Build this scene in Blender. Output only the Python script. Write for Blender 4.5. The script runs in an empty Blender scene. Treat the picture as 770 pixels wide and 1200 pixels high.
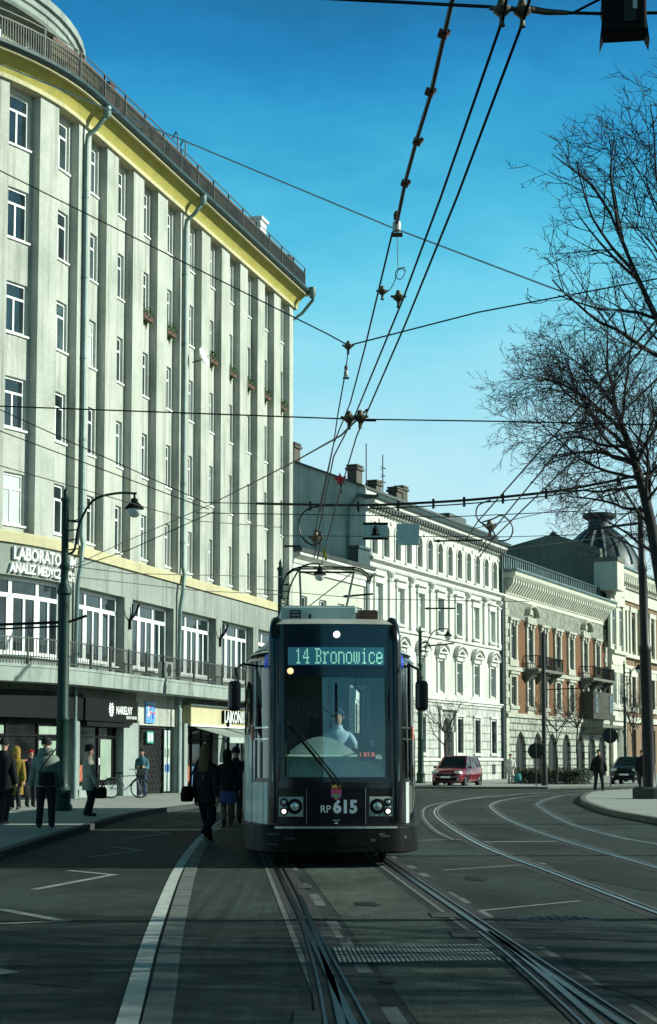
import bpy, bmesh, math, random
from mathutils import Vector, Matrix
R=math.radians
random.seed(7)
SC=bpy.context.scene
COL=SC.collection
# ------------------------------------------------------------------ camera solve (pixel picks of the photograph -> real points)
F=2000.0; TH=R(5); CZ=1.5; Y0=890-F*math.tan(TH)
_c,_s=math.cos(TH),math.sin(TH)
def ray(px,py):
    a=(px-385)/F; b=(Y0-py)/F
    return (a,_c-b*_s,_s+b*_c)
def G(px,py,z=0.0):
    d=ray(px,py); t=(z-CZ)/d[2]; return Vector((t*d[0],t*d[1],z))
def At(px,py,Y):
    d=ray(px,py); t=Y/d[1]; return Vector((t*d[0],Y,CZ+t*d[2]))
# ------------------------------------------------------------------ mesh helper
class MB:
    def __init__(s): s.v=[]; s.f=[]; s.m=[]; s.cm=0
    def mat(s,i): s.cm=i; return s
    def add(s,vs,fs):
        o=len(s.v); s.v+= [tuple(p) for p in vs]
        for f in fs: s.f.append(tuple(i+o for i in f)); s.m.append(s.cm)
        return s
    def box(s,x0,x1,y0,y1,z0,z1,step=None):
        if x0>x1: x0,x1=x1,x0
        if y0>y1: y0,y1=y1,y0
        if z0>z1: z0,z1=z1,z0
        n=1 if not step else max(1,int(math.ceil((x1-x0)/step)))
        vs=[]
        for i in range(n+1):
            x=x0+(x1-x0)*i/n
            vs+=[(x,y0,z0),(x,y1,z0),(x,y1,z1),(x,y0,z1)]
        fs=[(0,3,2,1)] if False else [(0,1,2,3)]
        fs=[(3,2,1,0)]
        for i in range(n):
            a=4*i;b=a+4
            for k in range(4):
                k2=(k+1)%4
                fs.append((a+k,a+k2,b+k2,b+k))
        e=4*n; fs.append((e,e+1,e+2,e+3))
        return s.add(vs,fs)
    def obox(s,c,sx,sy,sz,M=None):
        vs=[Vector((x*sx/2,y*sy/2,z*sz/2)) for x in(-1,1) for y in(-1,1) for z in(-1,1)]
        if M is not None: vs=[M@v for v in vs]
        vs=[v+Vector(c) for v in vs]
        return s.add(vs,[(0,1,3,2),(4,6,7,5),(0,4,5,1),(2,3,7,6),(0,2,6,4),(1,5,7,3)])
    def tube(s,pts,r,seg=6,caps=True):
        pts=[Vector(p) for p in pts]
        n=len(pts); rs=r if isinstance(r,(list,tuple)) else [r]*n
        vs=[];up=None
        for i,p in enumerate(pts):
            d=(pts[min(i+1,n-1)]-pts[max(i-1,0)])
            if d.length<1e-9: d=Vector((0,0,1))
            d.normalize()
            if up is None:
                up=Vector((0,0,1)) if abs(d.z)<.9 else Vector((1,0,0))
            a=d.cross(up)
            if a.length<1e-6: a=d.orthogonal()
            a.normalize(); b=a.cross(d); b.normalize(); up=b
            for k in range(seg):
                t=2*math.pi*k/seg
                vs.append(p+(a*math.cos(t)+b*math.sin(t))*rs[i])
        fs=[]
        for i in range(n-1):
            for k in range(seg):
                k2=(k+1)%seg
                fs.append((i*seg+k,(i+1)*seg+k,(i+1)*seg+k2,i*seg+k2))
        if caps:
            fs.append(tuple(range(seg))); fs.append(tuple(range((n-1)*seg+seg-1,(n-1)*seg-1,-1)))
        return s.add(vs,fs)
    def lathe(s,prof,c=(0,0,0),seg=16,M=None,a0=0,a1=2*math.pi):
        full=abs(a1-a0-2*math.pi)<1e-6
        n=seg if full else seg+1
        vs=[]
        for r,z in prof:
            for k in range(n):
                t=a0+(a1-a0)*k/seg
                p=Vector((r*math.cos(t),r*math.sin(t),z))
                if M is not None: p=M@p
                vs.append(p+Vector(c))
        fs=[]
        for i in range(len(prof)-1):
            for k in range(seg):
                k2=(k+1)%n
                fs.append((i*n+k,i*n+k2,(i+1)*n+k2,(i+1)*n+k))
        if full:
            if prof[0][0]>1e-4: fs.append(tuple(range(n-1,-1,-1)))
            if prof[-1][0]>1e-4: fs.append(tuple((len(prof)-1)*n+k for k in range(n)))
        return s.add(vs,fs)
    def prism(s,poly,y0,y1):            # poly in (x,z) counter-clockwise seen from -y
        n=len(poly)
        vs=[(x,y0,z) for x,z in poly]+[(x,y1,z) for x,z in poly]
        fs=[tuple(range(n)),tuple(range(2*n-1,n-1,-1))]
        for i in range(n):
            j=(i+1)%n; fs.append((i,i+n,j+n,j))
        return s.add(vs,fs)
    def zprism(s,poly,z0,z1):           # poly in (x,y) ccw from above
        n=len(poly)
        vs=[(p[0],p[1],z0) for p in poly]+[(p[0],p[1],z1) for p in poly]
        fs=[tuple(range(n-1,-1,-1)),tuple(range(n,2*n))]
        for i in range(n):
            j=(i+1)%n; fs.append((i,j,j+n,i+n))
        return s.add(vs,fs)
    def profile(s,prof,x0,x1,step=None): # closed profile in (y,z) extruded along x
        n=1 if not step else max(1,int(math.ceil((x1-x0)/step)))
        k=len(prof); vs=[]
        for i in range(n+1):
            x=x0+(x1-x0)*i/n
            vs+=[(x,y,z) for y,z in prof]
        fs=[tuple(range(k-1,-1,-1)),tuple(n*k+i for i in range(k))]
        for i in range(n):
            for j in range(k):
                j2=(j+1)%k
                fs.append((i*k+j,i*k+j2,(i+1)*k+j2,(i+1)*k+j))
        return s.add(vs,fs)
    def ribbon(s,pts,o0,o1,z):          # flat strip along a ground polyline, offsets to the left(-)/right(+)
        n=len(pts); vs=[]
        for i,p in enumerate(pts):
            d=Vector(pts[min(i+1,n-1)])-Vector(pts[max(i-1,0)]); d.z=0; d.normalize()
            rt=Vector((d.y,-d.x,0))
            for o in(o0,o1):
                q=Vector(p)+rt*o; vs.append((q.x,q.y,z))
        return s.add(vs,[(2*i,2*i+1,2*i+3,2*i+2) for i in range(n-1)])
    def curb(s,pts,o0,o1,z0,z1):
        n=len(pts); vs=[]
        for i,p in enumerate(pts):
            d=Vector(pts[min(i+1,n-1)])-Vector(pts[max(i-1,0)]); d.z=0; d.normalize()
            rt=Vector((d.y,-d.x,0))
            for o,z in((o0,z0),(o0,z1),(o1,z1),(o1,z0)):
                q=Vector(p)+rt*o; vs.append((q.x,q.y,z))
        fs=[(0,1,2,3)]
        for i in range(n-1):
            for k in range(4):
                k2=(k+1)%4; fs.append((4*i+k,4*i+4+k,4*i+4+k2,4*i+k2))
        e=4*(n-1); fs.append((e+3,e+2,e+1,e))
        return s.add(vs,fs)
    def map(s,f): s.v=[tuple(f(*p)) for p in s.v]; return s
    def shift(s,dx,dy,dz): return s.map(lambda x,y,z:(x+dx,y+dy,z+dz))
    def mesh(s,name,mats,smooth=None):
        me=bpy.data.meshes.new(name)
        me.from_pydata(s.v,[],s.f)
        for m in (mats if isinstance(mats,(list,tuple)) else [mats]): me.materials.append(m)
        if any(s.m): me.polygons.foreach_set('material_index',s.m)
        bm=bmesh.new(); bm.from_mesh(me); bmesh.ops.recalc_face_normals(bm,faces=bm.faces); bm.to_mesh(me); bm.free()
        if smooth is not None:
            me.polygons.foreach_set('use_smooth',[True]*len(me.polygons))
            me.set_sharp_from_angle(angle=R(smooth))
        me.update(); return me
    def build(s,name,mats,parent=None,smooth=None,bevel=0,loc=(0,0,0),rz=0):
        o=bpy.data.objects.new(name,s.mesh(name,mats,smooth)); COL.objects.link(o)
        o.location=loc; o.rotation_euler=(0,0,rz)
        if parent is not None: o.parent=parent
        if bevel:
            b=o.modifiers.new('bevel','BEVEL'); b.width=bevel; b.segments=2; b.limit_method='ANGLE'; b.angle_limit=R(35)
        return o
def tag(o,label=None,cat=None,group=None,kind=None):
    if label: o['label']=label
    if cat: o['category']=cat
    if group: o['group']=group
    if kind: o['kind']=kind
    return o
def thing(name,label,cat,loc=(0,0,0),rz=0,group=None):
    o=bpy.data.objects.new(name,None); COL.objects.link(o); o.empty_display_size=.3
    o.location=loc; o.rotation_euler=(0,0,rz); return tag(o,label,cat,group)
def put(name,me,parent=None,loc=(0,0,0),rz=0):
    o=bpy.data.objects.new(name,me); COL.objects.link(o); o.location=loc; o.rotation_euler=(0,0,rz)
    if parent is not None: o.parent=parent
    return o
def copy_tree(o,parent=None):
    c=o.copy(); COL.objects.link(c); c.parent=parent
    for ch in list(o.children): copy_tree(ch,c)
    return c
def struct(o): return tag(o,kind='structure')
def text_mesh(txt,size,extrude=.01,bold=0.0,align='LEFT',sx=1.0):
    """lettering as (verts, faces): x along, z up, facing -y"""
    cu=bpy.data.curves.new('lettering','FONT'); cu.body=txt; cu.size=size; cu.extrude=extrude; cu.offset=bold; cu.align_x=align; cu.resolution_u=2
    o=bpy.data.objects.new('lettering',cu); COL.objects.link(o)
    dg=bpy.context.evaluated_depsgraph_get(); dg.update()
    me=bpy.data.meshes.new_from_object(o.evaluated_get(dg))
    vs=[(v.co.x*sx,-v.co.z,v.co.y) for v in me.vertices]; fs=[tuple(p.vertices) for p in me.polygons]
    bpy.data.objects.remove(o); bpy.data.meshes.remove(me); bpy.data.curves.remove(cu)
    return vs,fs
def spline(pts,n=6):
    """Catmull-Rom through points"""
    P=[Vector(p) for p in pts]; out=[]
    for i in range(len(P)-1):
        a=P[max(i-1,0)];b=P[i];c=P[i+1];d=P[min(i+2,len(P)-1)]
        for k in range(n):
            t=k/n
            out.append(.5*((2*b)+(c-a)*t+(2*a-5*b+4*c-d)*t*t+(3*b-a-3*c+d)*t**3))
    out.append(P[-1]); return out
# ------------------------------------------------------------------ materials
def NT(name):
    m=bpy.data.materials.new(name); m.use_nodes=True
    nt=m.node_tree; return m,nt,nt.nodes,nt.links,nt.nodes['Principled BSDF']
def col4(c): return (c[0],c[1],c[2],1)
def plain(name,c,rough=.5,metal=0,spec=.5,var=.12,scale=6,coat=0,emit=None,es=1,bump=0):
    m,nt,N,L,b=NT(name)
    b.inputs['Roughness'].default_value=rough; b.inputs['Metallic'].default_value=metal
    b.inputs['Specular IOR Level'].default_value=spec; b.inputs['Coat Weight'].default_value=coat
    no=N.new('ShaderNodeTexNoise'); no.inputs['Scale'].default_value=scale; no.inputs['Detail'].default_value=5
    g=N.new('ShaderNodeNewGeometry'); L.new(g.outputs['Position'],no.inputs['Vector'])
    r=N.new('ShaderNodeValToRGB'); r.color_ramp.elements[0].position=.3; r.color_ramp.elements[1].position=.7
    r.color_ramp.elements[0].color=col4([x*(1-var) for x in c]); r.color_ramp.elements[1].color=col4([min(1,x*(1+var)) for x in c])
    L.new(no.outputs['Fac'],r.inputs['Fac']); L.new(r.outputs['Color'],b.inputs['Base Color'])
    if bump:
        bp=N.new('ShaderNodeBump'); bp.inputs['Strength'].default_value=bump; bp.inputs['Distance'].default_value=.02
        L.new(no.outputs['Fac'],bp.inputs['Height']); L.new(bp.outputs['Normal'],b.inputs['Normal'])
    if emit:
        b.inputs['Emission Color'].default_value=col4(emit); b.inputs['Emission Strength'].default_value=es
    return m
def stucco(name,c,dirt=(.06,.07,.06),streak=.45,blotch=.25,scale=.5,rough=.85,bump=.25,brick=None):
    """weathered render: blotches, rain streaks running down, fine grain"""
    m,nt,N,L,b=NT(name); b.inputs['Roughness'].default_value=rough; b.inputs['Specular IOR Level'].default_value=.25
    g=N.new('ShaderNodeNewGeometry')
    def noise(sc,vec_scale,det=6,ro=.6):
        mp=N.new('ShaderNodeMapping'); mp.inputs['Scale'].default_value=vec_scale
        L.new(g.outputs['Position'],mp.inputs['Vector'])
        n=N.new('ShaderNodeTexNoise'); n.inputs['Scale'].default_value=sc; n.inputs['Detail'].default_value=det; n.inputs['Roughness'].default_value=ro
        L.new(mp.outputs['Vector'],n.inputs['Vector']); return n
    def ramp(n,p0,p1,v0,v1):
        r=N.new('ShaderNodeMapRange'); r.inputs['From Min'].default_value=p0; r.inputs['From Max'].default_value=p1
        r.inputs['To Min'].default_value=v0; r.inputs['To Max'].default_value=v1
        L.new(n.outputs['Fac'],r.inputs['Value']); return r
    n1=noise(scale,(1,1,1)); n2=noise(1.0,(3.2,3.2,.16),7,.65); n3=noise(9,(1,1,1),4)
    base=col4(c)
    mx=N.new('ShaderNodeMix'); mx.data_type='RGBA'; mx.inputs['A'].default_value=base; mx.inputs['B'].default_value=col4([c[0]*.62,c[1]*.66,c[2]*.64])
    L.new(ramp(n1,.42,.72,0,blotch*2).outputs['Result'],mx.inputs['Factor'])
    m2=N.new('ShaderNodeMix'); m2.data_type='RGBA'; m2.inputs['B'].default_value=col4(dirt)
    L.new(mx.outputs['Result'],m2.inputs['A']); L.new(ramp(n2,.5,.78,0,streak).outputs['Result'],m2.inputs['Factor'])
    m3=N.new('ShaderNodeMix'); m3.data_type='RGBA'; m3.blend_type='MULTIPLY'; m3.inputs['Factor'].default_value=.35
    L.new(m2.outputs['Result'],m3.inputs['A']); L.new(n3.outputs['Fac'],m3.inputs['B'])
    out=m3.outputs['Result']; hgt=n3.outputs['Fac']
    if brick:
        tc=N.new('ShaderNodeTexCoord'); mp=N.new('ShaderNodeMapping'); mp.inputs['Rotation'].default_value=(R(90),0,0)
        L.new(tc.outputs['Object'],mp.inputs['Vector'])
        br=N.new('ShaderNodeTexBrick'); br.inputs['Scale'].default_value=1; br.inputs['Brick Width'].default_value=brick[0]; br.inputs['Row Height'].default_value=brick[1]
        br.inputs['Mortar Size'].default_value=brick[2]; br.inputs['Color1'].default_value=(1,1,1,1); br.inputs['Color2'].default_value=(brick[4],)*3+(1,); br.inputs['Mortar'].default_value=(brick[3],)*3+(1,)
        br.inputs['Mortar Smooth'].default_value=.3
        L.new(mp.outputs['Vector'],br.inputs['Vector'])
        m4=N.new('ShaderNodeMix'); m4.data_type='RGBA'; m4.blend_type='MULTIPLY'; m4.inputs['Factor'].default_value=1
        L.new(out,m4.inputs['A']); L.new(br.outputs['Color'],m4.inputs['B']); out=m4.outputs['Result']
    L.new(out,b.inputs['Base Color'])
    bp=N.new('ShaderNodeBump'); bp.inputs['Strength'].default_value=bump; bp.inputs['Distance'].default_value=.03
    L.new(hgt,bp.inputs['Height']); L.new(bp.outputs['Normal'],b.inputs['Normal'])
    return m
def asphalt(name,c=(.045,.05,.047),streaky=0,rough=.8,patch=.5,grit=1.0):
    """worn asphalt: large patches, tyre-polished streaks along the road, pale aggregate grit, dark cracks"""
    m,nt,N,L,b=NT(name); b.inputs['Roughness'].default_value=rough; b.inputs['Specular IOR Level'].default_value=.2
    g=N.new('ShaderNodeNewGeometry')
    def noise(sc,vs=(1,1,1),det=6,ro=.55):
        mp=N.new('ShaderNodeMapping'); mp.inputs['Scale'].default_value=vs; L.new(g.outputs['Position'],mp.inputs['Vector'])
        n=N.new('ShaderNodeTexNoise'); n.inputs['Scale'].default_value=sc; n.inputs['Detail'].default_value=det; n.inputs['Roughness'].default_value=ro; L.new(mp.outputs['Vector'],n.inputs['Vector']); return n
    def rng(sock,a,b_,c_,d):
        r=N.new('ShaderNodeMapRange'); r.inputs['From Min'].default_value=a; r.inputs['From Max'].default_value=b_; r.inputs['To Min'].default_value=c_; r.inputs['To Max'].default_value=d
        L.new(sock,r.inputs['Value']); return r.outputs['Result']
    def mulv(x,y):
        q=N.new('ShaderNodeMath'); q.operation='MULTIPLY'; L.new(x,q.inputs[0]); L.new(y,q.inputs[1]); return q.outputs[0]
    big=rng(noise(.45,(1,.45,1),7,.65).outputs['Fac'],.34,.68,1-patch,1+patch)
    mid=rng(noise(5,(1,.6,1),6,.7).outputs['Fac'],.35,.68,.72,1.30)
    gr=noise(34,(1,1,1),5,.85); grv=rng(gr.outputs['Fac'],.38,.66,1-.55*grit,1+.95*grit)
    val=mulv(mulv(big,mid),grv)
    if streaky: val=mulv(val,rng(noise(1.0,(9,.10,1),5,.6).outputs['Fac'],.36,.66,1-streaky*.7,1+streaky))
    v=N.new('ShaderNodeTexVoronoi'); v.feature='DISTANCE_TO_EDGE'; v.inputs['Scale'].default_value=.55
    wp=noise(2.2,(1,1,1),4); ad=N.new('ShaderNodeVectorMath'); ad.operation='ADD'; L.new(g.outputs['Position'],ad.inputs[0]); L.new(wp.outputs['Color'],ad.inputs[1]); L.new(ad.outputs[0],v.inputs['Vector'])
    val=mulv(val,rng(v.outputs['Distance'],.0,.010,.55,1.0))
    cc=N.new('ShaderNodeMix'); cc.data_type='RGBA'; cc.blend_type='MULTIPLY'; cc.clamp_result=False; cc.inputs['Factor'].default_value=1; cc.inputs['A'].default_value=col4(c); L.new(val,cc.inputs['B'])
    L.new(cc.outputs['Result'],b.inputs['Base Color'])
    bp=N.new('ShaderNodeBump'); bp.inputs['Strength'].default_value=.55; bp.inputs['Distance'].default_value=.008
    L.new(gr.outputs['Fac'],bp.inputs['Height']); L.new(bp.outputs['Normal'],b.inputs['Normal'])
    return m
def glass_dark(name,c=(.012,.02,.022),rough=.04,spec=.9):
    """window pane: dark room behind, clear reflection"""
    m,nt,N,L,b=NT(name); b.inputs['Roughness'].default_value=rough; b.inputs['Specular IOR Level'].default_value=spec; b.inputs['IOR'].default_value=1.52
    g=N.new('ShaderNodeNewGeometry'); n=N.new('ShaderNodeTexNoise'); n.inputs['Scale'].default_value=.9; n.inputs['Detail'].default_value=4
    L.new(g.outputs['Position'],n.inputs['Vector'])
    r=N.new('ShaderNodeValToRGB'); r.color_ramp.elements[0].position=.35; r.color_ramp.elements[1].position=.75
    r.color_ramp.elements[0].color=col4([x*.5 for x in c]); r.color_ramp.elements[1].color=col4([x*2.2 for x in c])
    L.new(n.outputs['Fac'],r.inputs['Fac']); L.new(r.outputs['Color'],b.inputs['Base Color'])
    bp=N.new('ShaderNodeBump'); bp.inputs['Strength'].default_value=.06; bp.inputs['Distance'].default_value=.05
    L.new(n.outputs['Fac'],bp.inputs['Height']); L.new(bp.outputs['Normal'],b.inputs['Normal'])
    return m
def clear_glass(name,tint=(.75,.9,.88),refl=1.0):
    m=bpy.data.materials.new(name); m.use_nodes=True; nt=m.node_tree; N=nt.nodes; L=nt.links; N.clear()
    o=N.new('ShaderNodeOutputMaterial'); mx=N.new('ShaderNodeMixShader'); t=N.new('ShaderNodeBsdfTransparent'); t.inputs[0].default_value=col4(tint)
    gl=N.new('ShaderNodeBsdfGlossy'); gl.inputs['Roughness'].default_value=.01; gl.inputs[0].default_value=(refl,refl,refl,1)
    fr=N.new('ShaderNodeFresnel'); fr.inputs['IOR'].default_value=1.95
    L.new(fr.outputs[0],mx.inputs[0]); L.new(t.outputs[0],mx.inputs[1]); L.new(gl.outputs[0],mx.inputs[2]); L.new(mx.outputs[0],o.inputs[0]); return m
M={}
M['asphalt']=asphalt('asphalt',(.021,.031,.026),.0,.85,.65,1.1)
M['lane']=asphalt('lane_asphalt',(.025,.036,.030),.38,.8,.35,.45)
M['bed']=asphalt('track_bed_asphalt',(.046,.059,.047),.0,.85,.55,1.4)
M['pave']=stucco('paving',(.36,.385,.35),streak=.1,blotch=.3,scale=.6,brick=None)
M['kerb']=stucco('kerb_stone',(.15,.168,.155),streak=.0,blotch=.5,scale=2)
M['darkkerb']=stucco('old_kerb',(.065,.073,.068),streak=.0,blotch=.5,scale=2)
M['white_paint']=stucco('road_paint',(.52,.56,.52),dirt=(.12,.13,.12),streak=.55,blotch=.4,scale=4,bump=.1)
M['worn_paint']=stucco('worn_road_paint',(.30,.33,.30),dirt=(.06,.07,.06),streak=.85,blotch=.5,scale=5,bump=.1)
M['steel']=plain('rail_steel',(.085,.095,.09),.36,1,.5,.35,3)
M['steel2']=plain('polished_rail_steel',(.42,.45,.43),.30,1,.5,.3,3)
M['groove']=plain('rail_groove',(.012,.013,.012),.9)
M['iron']=plain('cast_iron',(.025,.028,.026),.6,.2,.3)
M['stucco']=stucco('grey_green_render',(.53,.555,.485),dirt=(.10,.115,.10),streak=.75,blotch=.42,scale=.45)
M['stucco2']=stucco('grey_green_spandrel',(.33,.37,.325),streak=.8,blotch=.42,scale=.6)
M['cream']=stucco('cream_band',(.60,.55,.33),streak=.3,blotch=.25)
M['yellow']=stucco('yellow_soffit',(.50,.45,.11),streak=.0,blotch=.3,scale=1.2)
M['slab']=stucco('balcony_concrete',(.36,.42,.38),dirt=(.05,.06,.05),streak=.8,blotch=.45,scale=.9)
M['zinc']=plain('zinc_green',(.12,.19,.18),.5,.3,.5,.3,1.5)
M['darkzinc']=plain('dark_gutter',(.025,.055,.055),.45,.2,.5,.25,2)
M['white']=plain('white_frame',(.74,.77,.73),.45,var=.05)
M['black']=plain('black_metal',(.007,.008,.008),.6,.0,.1)
M['railing']=plain('railing_metal',(.06,.07,.062),.6,.3)
M['glass']=glass_dark('window_glass')
M['glass2']=glass_dark('window_glass_sky',(.045,.075,.08))
M['blind']=plain('window_with_blind',(.50,.56,.53),.12,spec=.8,var=.15,scale=1.2)
M['shopglass']=glass_dark('shop_glass',(.008,.010,.010),.05,.5)
M['poster']=plain('pale_poster',(.28,.36,.28),.25,var=.2,scale=1)
M['brownwall']=stucco('attic_wall',(.14,.115,.06),streak=.4,blotch=.4)
M['copper']=plain('coping_rust',(.10,.05,.03),.7,var=.3)
M['attic']=stucco('penthouse_render',(.42,.42,.27),streak=.3,blotch=.2)
M['b1']=stucco('white_house_render',(.70,.72,.64),dirt=(.12,.13,.11),streak=.55,blotch=.35,scale=.5)
M['b1g']=stucco('white_house_rusticated',(.58,.61,.55),dirt=(.06,.07,.06),streak=.55,blotch=.42,scale=.8,brick=(1.3,.55,.05,.45,.92))
M['b1trim']=stucco('white_trim',(.72,.74,.67),dirt=(.07,.08,.07),streak=.6,blotch=.2,scale=1.2)
M['gable']=stucco('old_party_wall',(.60,.70,.66),dirt=(.12,.17,.17),streak=.6,blotch=.6,scale=.35)
M['gable2']=stucco('dark_party_wall',(.19,.205,.17),dirt=(.04,.045,.04),streak=.35,blotch=.6,scale=.3)
M['low']=stucco('low_house_render',(.60,.63,.52),streak=.25,blotch=.2)
M['b2']=stucco('stone_trim',(.50,.51,.42),dirt=(.05,.055,.045),streak=.5,blotch=.4,scale=.8)
M['b2g']=stucco('rusticated_stone',(.46,.50,.42),dirt=(.05,.06,.05),streak=.5,blotch=.5,scale=1,brick=(1.1,.52,.07,.25,.85))
M['brick']=stucco('orange_brick',(.24,.118,.056),dirt=(.1,.05,.03),streak=.3,blotch=.3,scale=.7,brick=(.26,.08,.012,.6,.8))
M['frieze']=stucco('carved_frieze',(.30,.32,.26),dirt=(.05,.05,.04),streak=.5,blotch=.9,scale=2.4,bump=.8)
M['b3']=stucco('pale_stone',(.64,.65,.54),dirt=(.08,.09,.07),streak=.35,blotch=.25,scale=.6)
M['b3b']=stucco('ochre_brick',(.29,.20,.12),dirt=(.1,.07,.04),streak=.3,blotch=.3,scale=.7,brick=(.26,.08,.012,.6,.85))
M['roof']=plain('roof_sheet',(.06,.075,.07),.6,.2,var=.3,scale=1)
M['dome']=plain('dome_slate',(.030,.045,.048),.5,.2,var=.35,scale=1.5)
M['domerib']=plain('dome_rib',(.20,.25,.24),.5,.3)
M['green']=plain('lamp_green',(.004,.028,.020),.5,0,.25,.25,4)
M['bark']=plain('bark',(.022,.020,.018),.9,var=.4,scale=8,bump=.5)
M['twig']=plain('twig',(.016,.014,.013),.9,var=.3)
M['hedge']=plain('hedge_leaf',(.028,.045,.022),.8,var=.5,scale=5)
M['leaf']=plain('plant_leaf',(.05,.13,.03),.7,var=.4,scale=8)
M['wire']=plain('wire',(.012,.013,.014),.5,.4)
M['lightwire']=plain('galvanised_wire',(.38,.40,.42),.4,.6)
M['ceramic']=plain('ceramic',(.55,.52,.45),.3)
M['rust']=plain('rusty_clamp',(.14,.05,.03),.7,.2,var=.4)
M['brass']=plain('old_bronze',(.11,.095,.06),.5,.6)
M['chrome_']=plain('door_chrome',(.5,.52,.52),.25,1)
M['red']=plain('red_fabric',(.62,.02,.025),.6)
# ------------------------------------------------------------------ world, sun, camera
SUN_EL=25.0
w=bpy.data.worlds.new('World'); SC.world=w; w.use_nodes=True
nt=w.node_tree; bg=nt.nodes['Background']; sky=nt.nodes.new('ShaderNodeTexSky'); sky.sky_type='NISHITA'; sky.sun_disc=False
sky.sun_elevation=R(SUN_EL); sky.sun_rotation=R(90); sky.altitude=200; sky.air_density=1.0; sky.dust_density=.6; sky.ozone_density=1.6
# photographic grade of the clear winter sky: deep cyan overhead, pale towards the horizon, mixed with the physical sky
tc=nt.nodes.new('ShaderNodeTexCoord'); sx=nt.nodes.new('ShaderNodeSeparateXYZ'); nt.links.new(tc.outputs['Generated'],sx.inputs[0])
rp=nt.nodes.new('ShaderNodeValToRGB'); rp.color_ramp.interpolation='CARDINAL'
stops=[(0.0,(.50,.74,.73)),(.13,(.47,.72,.77)),(.19,(.35,.67,.77)),(.235,(.21,.60,.74)),(.28,(.103,.51,.69)),(.325,(.039,.37,.59)),(.37,(.013,.25,.50)),(.41,(.004,.15,.345)),(.55,(.006,.080,.090)),(1.0,(.004,.032,.034))]
el=rp.color_ramp.elements
while len(el)<len(stops): el.new(.5)
for e,(p,c) in zip(el,stops): e.position=p; e.color=(c[0],c[1],c[2],1)
# thin high haze: wisps that lift the gradient a little here and there
mpn=nt.nodes.new('ShaderNodeMapping'); mpn.inputs['Scale'].default_value=(3,3,9); mpn.inputs['Rotation'].default_value=(0,R(25),0); nt.links.new(tc.outputs['Generated'],mpn.inputs['Vector'])
nz=nt.nodes.new('ShaderNodeTexNoise'); nz.inputs['Scale'].default_value=2.2; nz.inputs['Detail'].default_value=7; nz.inputs['Roughness'].default_value=.6; nt.links.new(mpn.outputs['Vector'],nz.inputs['Vector'])
mz=nt.nodes.new('ShaderNodeMapRange'); mz.inputs['From Min'].default_value=.35; mz.inputs['From Max'].default_value=.7; mz.inputs['To Min'].default_value=.012; mz.inputs['To Max'].default_value=-.022; nt.links.new(nz.outputs['Fac'],mz.inputs['Value'])
az=nt.nodes.new('ShaderNodeMath'); nt.links.new(sx.outputs['Z'],az.inputs[0]); nt.links.new(mz.outputs['Result'],az.inputs[1]); nt.links.new(az.outputs[0],rp.inputs['Fac'])
sc_=nt.nodes.new('ShaderNodeMix'); sc_.data_type='RGBA'; sc_.blend_type='MULTIPLY'; sc_.clamp_result=False; sc_.inputs['Factor'].default_value=1; sc_.inputs['B'].default_value=(12.5,12.5,12.5,1)
nt.links.new(rp.outputs[0],sc_.inputs['A'])
tm=nt.nodes.new('ShaderNodeMix'); tm.data_type='RGBA'; tm.inputs['Factor'].default_value=.88; tm.clamp_result=False
nt.links.new(sky.outputs[0],tm.inputs['A']); nt.links.new(sc_.outputs['Result'],tm.inputs['B']); nt.links.new(tm.outputs['Result'],bg.inputs['Color'])
bg.inputs['Strength'].default_value=.075
sl=bpy.data.lights.new('sun','SUN'); sl.energy=5.0; sl.angle=R(.5); sl.color=(.955,1.0,.885)
so=bpy.data.objects.new('sun',sl); COL.objects.link(so)
sd=Vector((math.cos(R(SUN_EL))*math.cos(R(1.5)),math.cos(R(SUN_EL))*math.sin(R(1.5)),math.sin(R(SUN_EL))))
so.rotation_euler=sd.to_track_quat('Z','Y').to_euler(); so.location=(40,20,40)
cam=bpy.data.cameras.new('camera'); co=bpy.data.objects.new('camera',cam); COL.objects.link(co)
cam.sensor_width=36; cam.lens=36*F/1200; cam.shift_y=(Y0-600)/1200; cam.clip_start=.1; cam.clip_end=3000
co.location=(0,0,CZ); co.rotation_euler=(R(90)+TH,0,0); SC.camera=co
SC.view_settings.view_transform='Standard'; SC.view_settings.look='None'; SC.view_settings.exposure=.45; SC.view_settings.gamma=1
# ------------------------------------------------------------------ ground
mb=MB(); mb.add([(-700,-400,0),(700,-400,0),(700,1500,0),(-700,1500,0)],[(0,1,2,3)])
struct(mb.build('ground',M['asphalt']))
def resamp(P,n):
    d=[0]
    for i in range(1,len(P)): d.append(d[-1]+(P[i]-P[i-1]).length)
    out=[]
    for k in range(n):
        t=d[-1]*k/(n-1)
        for i in range(1,len(P)):
            if d[i]>=t-1e-9:
                f=(t-d[i-1])/max(1e-9,d[i]-d[i-1]); out.append(P[i-1].lerp(P[i],f)); break
    return out
def gp(L,n=6,z=0): return spline([G(x,y,z) for x,y in L],n)
def ext(P,back,fwd=0):
    a=(P[0]-P[1]).normalized(); b=(P[-1]-P[-2]).normalized(); out=list(P)
    if back: out=[P[0]+a*back]+out
    if fwd: out=out+[P[-1]+b*fwd]
    return out
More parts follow.
